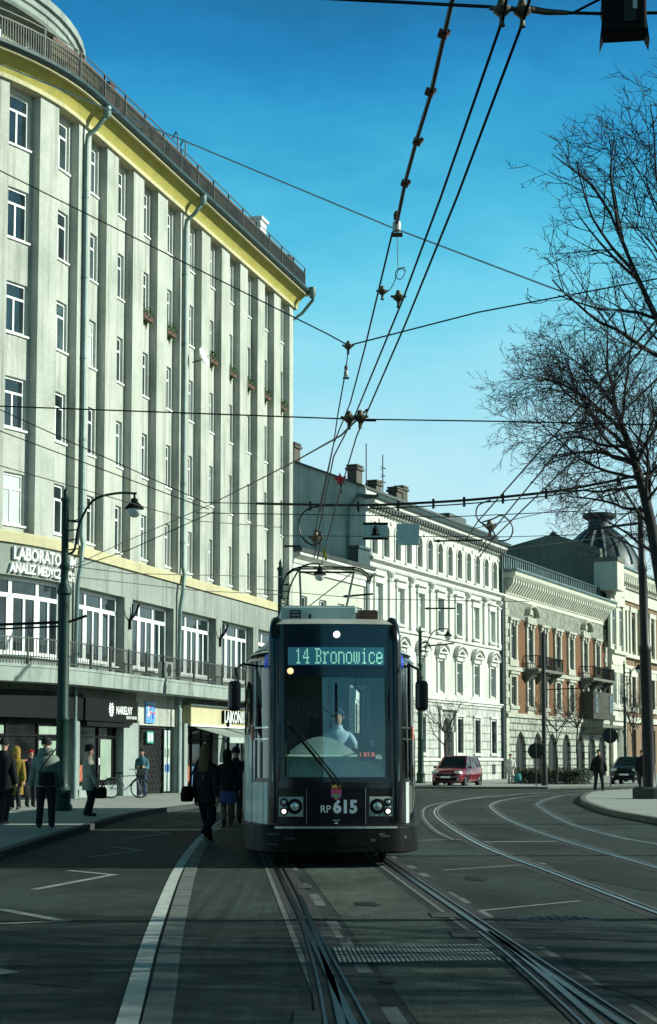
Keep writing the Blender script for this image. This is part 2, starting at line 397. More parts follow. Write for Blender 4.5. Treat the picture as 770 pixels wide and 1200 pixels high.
# our own track: picks of the left and right groove; the rails run straight under the tram, then bend right behind it
TRK=Vector((math.sin(R(-3.0)),math.cos(R(-3.0)),0))
def own(px,py):
    P=G(px,py); return P
lA,lB=G(421,1196),G(329.5,1019.5); rA,rB=G(733.6,1198),G(454,1009.5)
def railpath(A,B):
    d=(B-A).normalized(); P=[A-d*9,A,B]
    q=B+d*24; P.append(q)
    ang=math.atan2(d.x,d.y)
    for i in range(16):
        ang+=R(4.2); q=q+Vector((math.sin(ang),math.cos(ang),0))*3.0; P.append(q)
    return P
rails=[]
rails.append(('left rail of the near track under the tram',railpath(lA,lB)))
rails.append(('right rail of the near track',railpath(rA,rB)))
far=[((770,1069),(649,1023),(567,991.5),(521,964),(511,952.6),(516,946),(528,941),(552,936),(585,932.5),(640,929.5)),
     ((770,1017),(657,984),(598.6,962),(577,947),(579,942),(591,938),(626,933),(690,929)),
     ((770,990),(719,980),(665,964),(631.7,945),(633,941),(645,936),(665,932),(720,928.5))]
for L_ in far:
    P=ext(gp(L_,8),14,20); rails.append(('',P))
# turnout rails joining the near track
rails.append(('',ext(gp([(345.5,1050),(355,1074),(365,1101),(374,1130),(382,1161),(389,1196)],5),0,4)))
rails.append(('',ext(gp([(566,1093),(597,1117),(625,1141),(650,1163),(673,1184),(691,1201)],5),0,4)))
rails.append(('',gp([(640,928.6),(552,936.5),(505,944),(495,955),(507,972),(530,985)],6)))
for i,(n,P) in enumerate(rails):
    if i<5:
        c=MB(); c.ribbon(P,-.215,-.165,.004)
        PP=resamp(P,120 if i<2 else 60); re_=random.Random(i)
        for a_,b_ in zip(PP,PP[1:]):
            if re_.random()<.62: c.ribbon([a_.lerp(b_,.04),a_.lerp(b_,.96)],.165,re_.choice((.21,.23,.27)),.0045)
        struct(c.build('rail_edging',M['kerb'] if i<2 else M['darkkerb']))
    g=MB(); g.ribbon(P,-.16,.16,.006) if i<5 else g.ribbon(P,-.09,.09,.008); struct(g.build('rail_groove',M['groove']))
    s_=MB(); wd=1 if i!=7 else .5
    s_.curb(P,-.075*wd,-.025*wd,.0,.016); s_.curb(P,.03*wd,.05*wd,.0,.014)
    struct(s_.build('tram_rail',M['steel'] if i not in(2,3,4,7) else M['steel2']))
# lane between the white line and the track, and the asphalt bed between the rails
b=MB(); lane=gp([(205,1200),(236,1075),(262,1003)],6)
lft=[p for p in ext(gp([(171,1330),(188,1200),(218,1083),(234,1005),(262,965),(300,940)],6),0)]
rgt=[lA-(lB-lA).normalized()*6,lA,lB,lB+(lB-lA).normalized()*30]
a_=resamp(lft,20); c_=resamp([p+Vector((-.31,0,0)) for p in rgt],20)
mb=MB(); vs=[]
for p,q in zip(a_,c_): vs+=[(p.x,p.y,.0025),(q.x,q.y,.0025)]
mb.add(vs,[(2*i,2*i+1,2*i+3,2*i+2) for i in range(19)]); struct(mb.build('tram_lane',M['lane']))
a_=resamp([p+Vector((.33,0,0)) for p in rgt],12); r2=[rA-(rB-rA).normalized()*6,rA,rB,rB+(rB-rA).normalized()*30]; c_=resamp([p+Vector((-.31,0,0)) for p in r2],12)
mb=MB(); vs=[]
for p,q in zip(a_,c_): vs+=[(p.x,p.y,.0025),(q.x,q.y,.0025)]
mb.add(vs,[(2*i,2*i+1,2*i+3,2*i+2) for i in range(11)]); struct(mb.build('track_bed',M['bed']))
# white edge line and the flush kerb strip beside it
wl=ext(gp([(110,1330),(149,1200),(183,1083),(214,1010),(243,975),(272,955),(300,942)],8),0)
mb=MB(); mb.ribbon(wl,-.065,.065,.007); struct(mb.build('white_line',M['white_paint']))
ks=ext(gp([(150,1330),(184,1200),(206,1083),(229,1006),(254,970),(282,950),(306,940)],8),0)
ksr=resamp(ks,26)
mb=MB()
for i in range(25):
    d=(ksr[i+1]-ksr[i]); q=[ksr[i]+d*.012,ksr[i]+d*.988]
    mb.curb(q,-.085,.085,-.02,.010)
struct(mb.build('kerb_strip',M['kerb']))
# zigzag stopping marks on the left lane
mb=MB()
for tip,a,b_ in (((75,1080),(0,1066),(-60,1086)),((133,1025.5),(80,1020.5),(40,1043)),((167,997),(126,992),(108,1004.5)),((199,977),(166,973.5),(144,983)),((226,965),(200,962),(186,969)),((10,1140),(-90,1120),(-150,1165))):
    T=G(*tip)
    for q in(a,b_):
        Q=G(*q); mb.ribbon([T+(T-Q).normalized()*.05,Q],-.06,.06,.006 if q is a else .0075)
struct(mb.build('zigzag_marking',M['worn_paint']))
mb=MB(); mb.ribbon([G(0,1093),G(178,1083.5)],-.012,.012,.0042); mb.ribbon([G(-60,1000),G(225,972)],-.008,.008,.0042); struct(mb.build('asphalt_seam',M['groove']))
# faint painted lines across the far road
mb=MB(); mb.ribbon([G(560,987),G(655,986)],-.10,.10,.005); mb.ribbon([G(520,1020),G(640,1012)],-.04,.04,.005); mb.ribbon([G(492,985),G(540,984)],-.07,.07,.005)
mb.ribbon([G(560,1068),G(680,1056)],-.03,.03,.005)
struct(mb.build('road_marking',M['worn_paint']))
# ribbed drain plate across the track, small steel plates, manhole
p0,p1,p2,p3=G(398,1131),G(590,1127),G(565,1108),G(390,1112)
mb=MB(); n=34
for i in range(n):
    f0,f1=i/n,(i+.62)/n
    A=p0.lerp(p1,f0);B=p0.lerp(p1,f1);C=p3.lerp(p2,f1);D=p3.lerp(p2,f0)
    for s0,s1 in((.02,.47),(.53,.98)):
        mb.add([(*A.lerp(D,s0).xy,.016),(*B.lerp(C,s0).xy,.016),(*B.lerp(C,s1).xy,.016),(*A.lerp(D,s1).xy,.016)],[(0,1,2,3)])
mb.mat(1).add([(*p.xy,.008) for p in(p0,p1,p2,p3)],[(0,1,2,3)])
tag(mb.build('drain_grate',[plain('grate_plate',(.20,.23,.21),.6,.1,.3,.3,9),M['darkkerb']]),'long ribbed drain grate laid across the tram track','drain grate')
mc=G(655,1077)
mb=MB(); mb.lathe([(0,.010),(.33,.010),(.34,.006),(.40,.006),(.41,.0)],(mc.x,mc.y,0),28)
for i in range(-3,4):
    for j in range(-3,4):
        if i*i+j*j<10: mb.box(mc.x+i*.085-.025,mc.x+i*.085+.025,mc.y+j*.085-.025,mc.y+j*.085+.025,.009,.016)
tag(mb.build('manhole_cover',M['iron']),'round iron manhole cover in the road right of the track','manhole cover')
mb=MB()
for (x0,y0,x1,y1) in ((350,1038,366,1042),(355,1075,376,1079),(362,1092,392,1099),(384,1076,395,1080),(398,1101,408,1105),(506,1070,536,1076),(530,1092,562,1100),(345,1187,378,1206)):
    a=G(x0,y1);b_=G(x1,y1);c=G(x1-2,y0);d=G(x0-2,y0)
    mb.curb([a.lerp(d,.5),b_.lerp(c,.5)],-abs(a.y-d.y)/2,abs(a.y-d.y)/2,-.01,.011)
struct(mb.build('steel_plate',M['darkkerb']))
# repaired patches, tar seams and oil stains
pm1=asphalt('asphalt_patch',(.017,.022,.019),0,.85,.3,.6); pm2=asphalt('pale_patch',(.046,.056,.047),0,.85,.3,1.2)
for k_,(mt_,q_) in enumerate(((pm1,[(235,1120),(300,1124),(306,1150),(232,1148)]),(pm1,[(640,1010),(770,1030),(770,1046),(650,1022)]),(pm1,[(0,1150),(95,1158),(118,1118),(20,1112)]),(pm1,[(660,1120),(770,1150),(770,1180),(690,1150)]))):
    mb=MB(); P_=[G(*v) for v in q_]; C_=sum(P_,Vector())/4; rg_=random.Random(k_); vs=[]
    for a_,b_ in zip(P_,P_[1:]+P_[:1]):
        for t_ in range(6): v_=a_.lerp(b_,t_/6); v_=v_+Vector((rg_.uniform(-.03,.03),rg_.uniform(-.05,.05),0)); vs.append((v_.x,v_.y,.0029+.00035*k_))
    mb.add(vs,[tuple(range(len(vs)))]); struct(mb.build('asphalt_patch',mt_))
om=asphalt('oil_stain',(.012,.015,.013),0,.75,.5,.8)
rg_=random.Random(4)
for k_,(x_,y_,r_) in enumerate(((430,1060,.22),(455,1150,.10),(300,1100,.10),(60,1120,.14),(560,1030,.25))):
    c_=G(x_,y_); mb=MB(); n_=18; vs=[]
    for t_ in range(n_): a_=2*math.pi*t_/n_; q_=r_*rg_.uniform(.6,1.1); vs.append((c_.x+q_*math.cos(a_)*.7,c_.y+q_*math.sin(a_)*1.6,.0063+.0002*k_))
    mb.add(vs,[tuple(range(n_))]); struct(mb.build('oil_stain',om))
# pavements
kl=ext(gp([(-260,1100),(-80,1032),(0,1004),(78,979),(156,957),(226,947),(262,941),(300,935.5)],8),0)
LAST=kl[-1]
poly=[(p.x,p.y) for p in kl]+[(-2.2,86),(-4.5,88),(-12.0,62),(-30,50),(-40,20)]
mb=MB(); mb.zprism(poly,-.05,.12); o=mb.build('pavement',M['pave']); struct(o)
mb=MB(); k2=resamp(kl,60)
for i in range(59):
    d=k2[i+1]-k2[i]; mb.curb([k2[i]+d*.015,k2[i]+d*.985],-.02,.16,-.02,.128)
struct(mb.build('kerb',M['darkkerb']))
ki=gp([(820,975),(770,964),(719,954.5),(690,944),(684,939),(690,933.5),(704,930),(770,926.5),(860,924)],8)
mb=MB(); mb.zprism([(p.x,p.y) for p in reversed(ki)]+[(18,30),(40,30),(60,90)][::1],-.05,.12)
struct(mb.build('island_pavement',M['pave']))
mb=MB(); k2=resamp(ki,50)
for i in range(49):
    d=k2[i+1]-k2[i]; mb.curb([k2[i]+d*.015,k2[i]+d*.985],-.12,.05,-.02,.13)
struct(mb.build('kerb',M['kerb']))
kb=[G(400,923.5),G(495,923.8),G(560,924.3),G(640,924.3),G(700,923),G(790,922)]
mb=MB(); poly=[(p.x,p.y) for p in kb]+[(60,160),(30,165),(2.0,101),(-3,90)]
mb.zprism(poly,-.05,.10); struct(mb.build('pavement',M['pave']))
mb=MB(); mb.curb(kb,-.05,.14,-.02,.108); struct(mb.build('kerb',M['kerb']))
# ------------------------------------------------------------------ walls with openings, windows
def wall(mb,x0,x1,z0,z1,ops,y=0.0,depth=.2,step=None,back=False):
    xs=sorted(set([x0,x1]+[o[0] for o in ops]+[o[1] for o in ops])); zs=sorted(set([z0,z1]+[o[2] for o in ops]+[o[3] for o in ops]))
    xs=[x for x in xs if x0-1e-6<=x<=x1+1e-6]; zs=[z for z in zs if z0-1e-6<=z<=z1+1e-6]
    if step:
        ex=[]
        for a,b in zip(xs,xs[1:]):
            n=max(1,int(math.ceil((b-a)/step))); ex+=[a+(b-a)*i/n for i in range(n)]
        xs=ex+[xs[-1]]
    for a,b in zip(xs,xs[1:]):
        for c,d in zip(zs,zs[1:]):
            mx,mz=(a+b)/2,(c+d)/2
            if any(o[0]<mx<o[1] and o[2]<mz<o[3] for o in ops): continue
            mb.add([(a,y,c),(b,y,c),(b,y,d),(a,y,d)],[(0,1,2,3)])
    for o in ops:
        a,b,c,d=o[:4]; y2=y+depth
        if len(o)>4 and o[4]:     # arched head: rise o[4], spandrels closed flush with the wall
            r=o[4]; n=10; cx=(a+b)/2; hw=(b-a)/2; pts=[]
            for i in range(n+1):
                t=math.pi*(1-i/n)
                if len(o)>5 and o[5]=='p':   # pointed
                    u=abs(math.cos(t)); px=cx+hw*math.cos(t); pz=d-r+r*math.sqrt(max(0,1-u**1.35))
                else: px=cx+hw*math.cos(t); pz=d-r+r*math.sin(t)
                pts.append((px,pz))
            for i in range(n):
                (xa,za),(xb,zb)=pts[i],pts[i+1]
                mb.add([(xa,y,za),(xb,y,zb),(xb,y,d),(xa,y,d)],[(0,1,2,3)])
                mb.add([(xa,y,za),(xb,y,zb),(xb,y2,zb),(xa,y2,za)],[(0,1,2,3)])
            dd=d-r
        else:
            dd=d; mb.add([(a,y,d),(b,y,d),(b,y2,d),(a,y2,d)],[(0,1,2,3)])
        mb.add([(a,y,c),(a,y2,c),(a,y2,dd),(a,y,dd)],[(0,1,2,3)]); mb.add([(b,y,c),(b,y2,c),(b,y2,dd),(b,y,dd)],[(0,1,2,3)])
        mb.add([(a,y,c),(b,y,c),(b,y2,c),(a,y2,c)],[(0,1,2,3)])
def window_mesh(w,h,mull=(),trans=(),fr=.07,th=.07,sill=True,fw=.055):
    """frame with mullions at x fractions and transoms at z fractions, centred at x=0, bottom z=0; y=0 is its face"""
    f=MB(); hw=w/2
    f.box(-hw,-hw+fr,0,th,0,h); f.box(hw-fr,hw,0,th,0,h); f.box(-hw+fr,hw-fr,0,th,h-fr,h); f.box(-hw+fr,hw-fr,0,th,0,fr)
    for t in trans: f.box(-hw+fr,hw-fr,.004,th-.004,h*t-fw/2,h*t+fw/2)
    for m in mull:
        x,z0,z1,ww=(m+(None,))[:4] if isinstance(m,tuple) else (m,0,1,None)
        ww=ww or fw
        f.box(-hw+w*x-ww/2,-hw+w*x+ww/2,.008,th-.008,max(fr,h*z0),min(h-fr,h*z1))
    if sill: f.box(-hw-.06,hw+.06,-.16,th,-.07,-.003)
    p=MB(); p.add([(-hw+.02,th*.55,.02),(hw-.02,th*.55,.02),(hw-.02,th*.55,h-.02),(-hw+.02,th*.55,h-.02)],[(0,1,2,3)])
    return f,p
def win(parent,fm,pm,x,y,z,rz=0,name='window'):
    o=put(name,fm,parent,(x,y,z),rz); put('pane',pm,o); return o
# ------------------------------------------------------------------ big grey green block on the left
LA=math.atan2(7.06,25.0)
LR=R(90)-LA
office=thing('office_building','tall grey green office block with ribbed pilasters, yellow cornice and rounded corner','building',(-9.47,60.5,0),LR)
ARC=11.0; PH=R(82)
def bend(x,y,z):
    if x>=0: return (x,y,z)
    p=-x/ARC
    if p<=PH: return (-(ARC-y)*math.sin(p),ARC-(ARC-y)*math.cos(p),z)
    e=(p-PH)*ARC
    return (-(ARC-y)*math.sin(PH)-e*math.cos(PH),ARC-(ARC-y)*math.cos(PH)+e*math.sin(PH),z)
def bang(x): return 0 if x>=0 else -max(x,-PH*ARC)/ARC*-1
def place(x,y,z): return bend(x,y,z)
def rot(x): return -min(PH,(-x/ARC)) if x<0 else 0.0
# local direction of +u at arc angle p is (cos p,-sin p): rotation -p
UEND=27.02; K0,K1=-7,10
UW=-21.0
wc=lambda k:-.56+2.62*k
ops=[]
for k in range(K0,K1+1):
    for r in range(5): ops.append((wc(k)-.58,wc(k)+.58,9.47+3.31*r,11.25+3.31*r))
mb=MB(); wall(mb,UW,UEND-.3,9.0,25.0,ops,0,.16,step=.9)
mb.map(bend); mb.add([(UEND-.3,0,0),(UEND-.3,16,0),(UEND-.3,16,25.4),(UEND-.3,0,25.4)],[(0,1,2,3)])
mb.build('upper_wall',M['stucco'],office)
for k in range(K0,K1+1):
    u0=.2+2.62*k; u1=min(u0+1.1,UEND) if k<K1 else UEND
    m=MB(); m.box(u0,u1,-.32,.02,9.18,24.85,step=.4 if u0<0 else None); m.map(bend); m.build('pilaster',M['stucco'],office)
m=MB(); wall(m,UW,UEND,7.75,8.79,[],-.30,.1,step=.8); m.box(UW,UEND,-.30,.1,7.70,7.75,step=.8); m.map(bend); m.build('spandrel_wall',M['stucco2'],office)
m=MB(); m.profile([(-.40,8.79),(-.40,9.12),(-.36,9.18),(.01,9.18),(.01,8.79)],UW,UEND+.05,.8); m.map(bend); m.build('string_course',M['cream'],office)
# upper windows: white frames, transom, one mullion
f,p=window_mesh(1.16,1.78,((.5,0,.68,.075),),(.70,),fr=.085,fw=.08)
fm=f.mesh('window',M['white']); pm=p.mesh('pane',M['glass']); pm2=p.mesh('pane',M['glass2']); pm3=p.mesh('pane',M['blind'])
rnd=random.Random(3)
for k in range(K0+1,K1+1):
    for r in range(5):
        q=rnd.random(); x=wc(k)
        win(office,fm,pm3 if q<.10 else (pm2 if q<.45 else pm),*place(x,.10,9.47+3.31*r),rot(x))
# cornice: cream fillets and a yellow cove
m=MB(); m.profile([(-.30,24.70),(-.44,24.70),(-.44,24.86),(.05,24.86),(.05,24.70)],UW,UEND+.35,.8); m.map(bend); m.build('cornice_fillet',M['cream'],office)
pr=[(-.44,24.86),(-.49,24.98),(-.57,25.11),(-.67,25.23),(-.79,25.34),(-.92,25.42),(-.96,25.5),(.05,25.5),(.05,24.86)]
m=MB(); m.profile(pr,UW,UEND+.35,.8); m.map(bend); m.build('cornice_cove',M['yellow'],office,smooth=40)
m=MB(); m.profile([(-.90,25.37),(-1.03,25.36),(-1.03,25.50),(-.90,25.495)],UW,UEND+.4,.8); m.map(bend); m.build('cornice_fillet',M['cream'],office)
m=MB(); m.profile([(-1.04,25.46),(-1.12,25.44),(-1.21,25.51),(-1.23,25.62),(-1.0,25.62),(-1.0,25.51)],UW,UEND+.45,.8); m.map(bend); m.build('gutter',M['darkzinc'],office)
m=MB(); m.box(UW,UEND+.3,-.98,14,25.51,25.56,step=.8); m.map(lambda x,y,z:bend(x,min(y,9.5) if x<0 else y,z)); m.build('roof',M['roof'],office)
# roof terrace railing, attic wall behind
m=MB()
for z in(26.48,25.72): m.box(UW,UEND,-.96,-.92,z,z+.05,step=.8)
x=UW
while x<UEND:
    m.box(x,x+.028,-.952,-.928,25.72,26.48); x+=.11
x=UW
while x<UEND: m.box(x,x+.06,-.97,-.91,25.56,26.75); x+=2.0
m.box(UW,UEND,-.955,-.925,26.752,26.79,step=.8)
m.map(bend); m.build('roof_railing',M['railing'],office)
m=MB(); m.box(-2.2,UEND-.4,-.55,-.2,25.5,26.78,step=.8); m.map(bend); m.build('attic_wall',M['brownwall'],office)
m=MB(); m.box(-2.2,UEND-.4,-.64,-.1,26.78,26.90,step=.8); m.map(bend); m.build('coping',M['copper'],office)
rr=random.Random(5)
for i in range(26):
    x=rr.uniform(1,26); m=MB(); m.box(x,x+rr.uniform(.2,.9),-.85,-.66,25.57,26.1+rr.uniform(0,.75)); m.build('terrace_planter',M['copper'],office)
m=MB(); m.box(21.0,21.9,-.5,.4,25.55,27.55); m.box(20.9,22.0,-.6,.5,27.55,27.68); m.build('roof_vent',M['white'],office)
m=MB()
for x in(8.6,9.5): m.tube([(x,-.95,26.5),(x,-.95,27.2),(x+.15,-.8,27.4),(x+.3,-.6,27.2)],.03)
m.build('roof_ladder',M['railing'],office)
# round penthouse on the corner
Cx,Cy=0,ARC
m=MB(); aw=[]
m.lathe([(9.3,25.5),(9.3,28.2)],(Cx,Cy,0),72); m.build('penthouse_wall',M['attic'],office)
m=MB(); m.lathe([(9.2,28.0),(10.35,28.05),(10.42,28.15),(10.42,28.35),(10.5,28.4),(10.5,28.62),(10.62,28.66),(10.62,28.95),(9.0,29.15),(.01,29.4)],(Cx,Cy,0),72); m.build('penthouse_canopy',M['slab'],office,smooth=30)
f,p=window_mesh(1.3,2.0,(.5,),(.62,),fr=.09); pw,pp=f.mesh('window',M['white']),p.mesh('pane',M['glass'])
for a in(-88,-76,-64,-106,-118,-130,-142):
    t=R(a); win(office,pw,pp,Cx+9.38*math.cos(t),Cy+9.38*math.sin(t),25.75,t+R(90))
m=MB(); m.box(-9.5,-7.9,3,6,28.9,33); m.build('stair_tower',M['attic'],office)
# downpipes
def dpipe(u,elbow=True,low=0.1):
    m=MB()
    pts=[(u+.25,-1.12,25.45),(u+.25,-1.12,25.15),(u+.1,-.75,24.6),(u,-.47,24.35),(u,-.43,24.0),(u,-.43,9.5),(u-.05,-.50,9.2),(u-.32,-.55,8.4),(u-.35,-.45,7.7),(u-.35,-.40,4.7)]
    m.tube(pts,.085,8)
    m.lathe([(.10,25.05),(.16,25.2),(.16,25.45)],(u+.25,-1.12,0),10)
    for z in(22,19,16,13,10.5): m.lathe([(.105,z),(.105,z+.08)],(u,-.43,0),8)
    m.tube([(u-.35,-.42,4.1),(u-.35,-.42,low)],.08,8)
    m.map(bend); m.build('downpipe',M['zinc'],office,smooth=50)
dpipe(.62); dpipe(10.95); 
m=MB(); m.tube([(27.1,-1.3,25.4),(27.3,-1.3,25.15),(27.35,-.7,24.5),(27.2,-.2,24.1),(27.2,-.1,20)],.085,8); m.lathe([(.12,25.2),(.2,25.4),(.2,25.75)],(27.15,-1.3,0),10); m.build('downpipe',M['zinc'],office,smooth=50)
# first floor: piers and wide white windows
ops=[(.55+5.24*j,5.0+5.24*j,4.66,7.70) for j in range(-4,5)]
m=MB()
xs=[UW]+[v for o in ops for v in(o[0],o[1])]+[UEND]
for a,b in zip(xs[0::2],xs[1::2]):
    m=MB(); m.box(a,b,-.30,.12,4.05,7.71,step=.8); m.map(bend); m.build('pier',M['stucco2'],office)
m=MB()
for o in ops: m.box(o[0],o[1],.02,.14,4.66,5.02,step=.8)
m.map(bend); m.build('parapet',M['stucco2'],office)
W1,H1=4.41,2.64
mul=[(1/3,0,1,.16),(2/3,0,1,.16)]+[(1/6+i/3,0,.74,.12) for i in range(3)]+[(1/3+d,0,.74,.07) for d in(-.03,.03)]+[(2/3+d,0,.74,.07) for d in(-.03,.03)]
f,p=window_mesh(W1,H1,mul,(.76,),fr=.13,fw=.15,sill=True)
for v in(f,p): pass
big,bigp=f.mesh('window',M['white']),p.mesh('pane',M['glass'])
for j in range(0,5): win(office,big,bigp,2.775+5.24*j,.03,5.05,0,'wide_window')
for j in(-1,-2,-3):
    f,p=window_mesh(W1,H1,mul,(.76,),fr=.13,fw=.15)
    cu=2.775+5.24*j
    for v in(f,p):
        g=MB()
        for face,mi in zip(v.f,v.m): pass
    # subdivide along the arc by rebuilding horizontals in short pieces
    f2=MB(); hw=W1/2
    for z0,z1 in((0,.13),(H1-.13,H1),(H1*.76-.075,H1*.76+.075)): f2.box(-hw,hw,0,.07,z0,z1,step=.5)
    f2.box(-hw,-hw+.13,-.003,.073,0,H1); f2.box(hw-.13,hw,-.003,.073,0,H1)
    for x,z0,z1,ww in mul: f2.box(-hw+W1*x-ww/2,-hw+W1*x+ww/2,.006,.064,.13,H1*z1-.01)
    f2.box(-hw-.06,hw+.06,-.16,.07,-.07,-.003,step=.5)
    f2.map(lambda x,y,z:bend(x+cu,y+.03,z+5.05)); o=f2.build('wide_window',M['white'],office)
    p2=MB(); p2.box(-hw+.03,hw-.03,.04,.045,.03,H1-.03,step=.5); p2.map(lambda x,y,z:bend(x+cu,y+.03,z+5.05)); p2.build('pane',M['glass'],o)
# balcony slab and its railing
m=MB(); m.profile([(-1.2,4.08),(-1.22,4.55),(-1.25,4.56),(-1.25,4.66),(.1,4.66),(.1,4.08)],UW,22.5,.8); m.map(bend); slab=m.build('balcony_slab',M['slab'],office)
m=MB()
m.box(UW,22.4,-1.13,-1.09,5.52,5.56,step=.8); m.box(UW,22.4,-1.125,-1.095,4.76,4.79,step=.8)
x=UW; i=0
while x<22.4:
    m.box(x,x+.02,-1.12,-1.10,4.66,5.52)
    if i%14==0: m.box(x-.02,x+.04,-1.14,-1.08,4.66,5.60)
    x+=.125; i+=1
m.map(bend); m.build('balcony_railing',M['railing'],slab)
# lettering on the spandrel
m=MB(); vs,fs=text_mesh('LABORATORIUM',.60,.05,.014,sx=.82); m.mat(0).add(vs,fs); m.shift(-3.5,0,8.25)
n=MB(); vs,fs=text_mesh('ANALIZ MEDYCZNYCH',.44,.05,.012,sx=.80); n.add(vs,fs); n.shift(-3.65,0,7.80)
m.add(n.v,n.f); m.map(lambda x,y,z:bend(x,y-.36,z)); m.build('sign_lettering',M['white'],office)
# wire anchor hooks on two piers
for u in(5.38,15.86):
    m=MB()
    m.tube([(u-.35,-.62,7.45),(u-.2,-.55,7.1),(u+.05,-.34,6.85)],.035,6); m.tube([(u+.30,-.62,7.5),(u+.28,-.5,7.15),(u+.05,-.34,6.8)],.05,6); m.obox((u+.05,-.34,6.7),.1,.1,.4)
    m.build('wire_anchor',M['black'],office)
# air conditioner, satellite dish, flower boxes, lamp on the pier
def ac(u):
    t=thing('air_conditioner','white air conditioner unit standing on the long balcony of the grey block','air conditioner'); t.parent=None
    t.location=office_pt(u,-.75,4.66); t.rotation_euler=(0,0,LR)
    m=MB(); m.box(-.45,.45,-.16,.16,.08,.72); m.box(-.4,-.3,-.14,.14,0,.08); m.box(.3,.4,-.14,.14,0,.08); m.build('casing',M['white'],t,bevel=.02)
    m=MB(); m.lathe([(.24,0),(.25,.012),(.03,.02)],(-.1,-.162,.4),20,Matrix.Rotation(R(90),3,'X')); m.build('fan_grille',M['iron'],t)
OM=Matrix.Translation((-9.47,60.5,0))@Matrix.Rotation(LR,4,'Z')
def office_pt(u,y,z): return OM@Vector(bend(u,y,z))
ac(8.3)
for lab,u,z in (('white round satellite dish on the ribbed facade beside the second downpipe',12.2,18.6),):
    t=thing('satellite_dish',lab,'satellite dish',office_pt(u,-.35,z),LR)
    m=MB(); m.lathe([(.01,-.10),(.2,-.07),(.35,0),(.42,.06),(.41,.065),(.34,.01),(.19,-.055),(.01,-.085)],(0,-.45,.1),20,Matrix.Rotation(R(70),3,'X')); m.build('dish',M['white'],t,smooth=40)
    m=MB(); m.tube([(0,.05,-.1),(0,-.4,0)],.025); m.tube([(0,-.45,0),(0,-.9,.25)],.012); m.obox((0,-.9,.27),.07,.1,.07); m.build('bracket',M['black'],t)
fb=MB(); fb.box(-.5,.5,-.13,.13,0,.2); 
fbm=fb.mesh('planter',M['copper'])
fl=MB(); r4=random.Random(4)
for i in range(170):
    c=Vector((r4.uniform(-.5,.5),r4.uniform(-.2,.16),r4.uniform(.14,.5) if r4.random()<.75 else r4.uniform(-.15,.2))); a=Vector((r4.uniform(-1,1),r4.uniform(-1,1),r4.uniform(-1,1))).normalized(); b_=a.orthogonal().normalized()
    s=r4.uniform(.04,.09); fl.add([c-a*s,c+b_*s*.5,c+a*s,c-b_*s*.5],[(0,1,2,3)])
flm=fl.mesh('leaves',M['leaf'])
words=['third','fourth','sixth','seventh','eighth','ninth','tenth']
def lz(px,py,n=.12):
    N=(math.cos(LA),-math.sin(LA)); d=ray(px,py); P=(-9.47,60.5); t=(P[0]*N[0]+P[1]*N[1]+n)/(d[0]*N[0]+d[1]*N[1]); return CZ+t*d[2]
for k,(px,py),wd in zip((3,4,6,7,8,9,10),((165,362),(193,380),(244,417),(267,433),(288,446),(308,459),(329,472)),words):
    z0=lz(px,py); r=round((z0-9.4)/3.31); z=9.47+3.31*r-.28
    t=thing('flower_box',f'{"dark" if k<5 else "leafy green"} window box under a narrow window in the {wd} window column from the left','flower box',office_pt(wc(k),-.14,z),LR,'flower boxes on the grey block')
    put('planter',fbm,t); put('leaves',flm,t)
M['shoppillar']=stucco('shop_pillar_render',(.34,.40,.37),streak=.5,blotch=.4)
# ------------------------------------------------------------------ ground floor shops
m=MB()
def gf(x0,x1,y0,y1,z0,z1): m.box(x0,x1,y0,y1,z0,z1,step=.8)
gf(UW,7.0,.10,.25,2.75,4.08); gf(10.9,UEND,.10,.25,3.0,4.08); m.map(bend); m.build('shop_wall',M['stucco2'],office)
m=MB(); gf(7.0,10.9,-.12,.25,2.85,4.08); gf(6.65,7.0,-.14,.2,.12,4.08); m.map(bend); m.build('shop_wall',M['stucco'],office)
for q in((.42,.98,-.30,.2,.12,2.9),(5.05,6.6,-.30,.2,.12,3.0),(10.95,11.35,-.28,.2,.12,4.08),(11.6,12.0,-.30,.2,.12,3.0),(-5.3,-4.75,-.3,.2,.12,2.9),(16.0,16.9,-.25,.2,.12,3.0),(21,27,-.3,.2,.12,4.08)):
    m=MB(); gf(*q); m.map(bend); m.build('shop_pillar',M['shoppillar'],office)
m=MB(); gf(UW,.98,-.42,-.02,2.92,3.85); m.map(bend); m.build('shop_fascia',M['black'],office)
m=MB(); m.box(1.0,5.95,-.50,-.05,2.90,3.72); sg=m.build('shop_sign',M['black'],office)
v1=MB(); vs,fs=text_mesh('NARIELNY',.42,.012,.008,sx=.80); v1.add(vs,fs); v1.shift(3.75,-.515,3.20)
vs,fs=text_mesh('SHOW ROOM',.16,.012,.003); q=MB().add(vs,fs); q.shift(4.75,-.515,3.03); v1.add(q.v,q.f)
# leaf-like emblem left of the name
for i in range(5):
    z=3.08+.10*i; w_=.10+.10*math.sin((i+.5)/5*math.pi)
    for sx in(-1,1): v1.add([(3.32+sx*.02,-.515,z),(3.32+sx*w_*1.3,-.515,z+.06),(3.32+sx*w_,-.515,z+.13),(3.32+sx*.02,-.515,z+.08)],[(0,1,2,3)])
v1.build('sign_lettering',M['white'],sg)
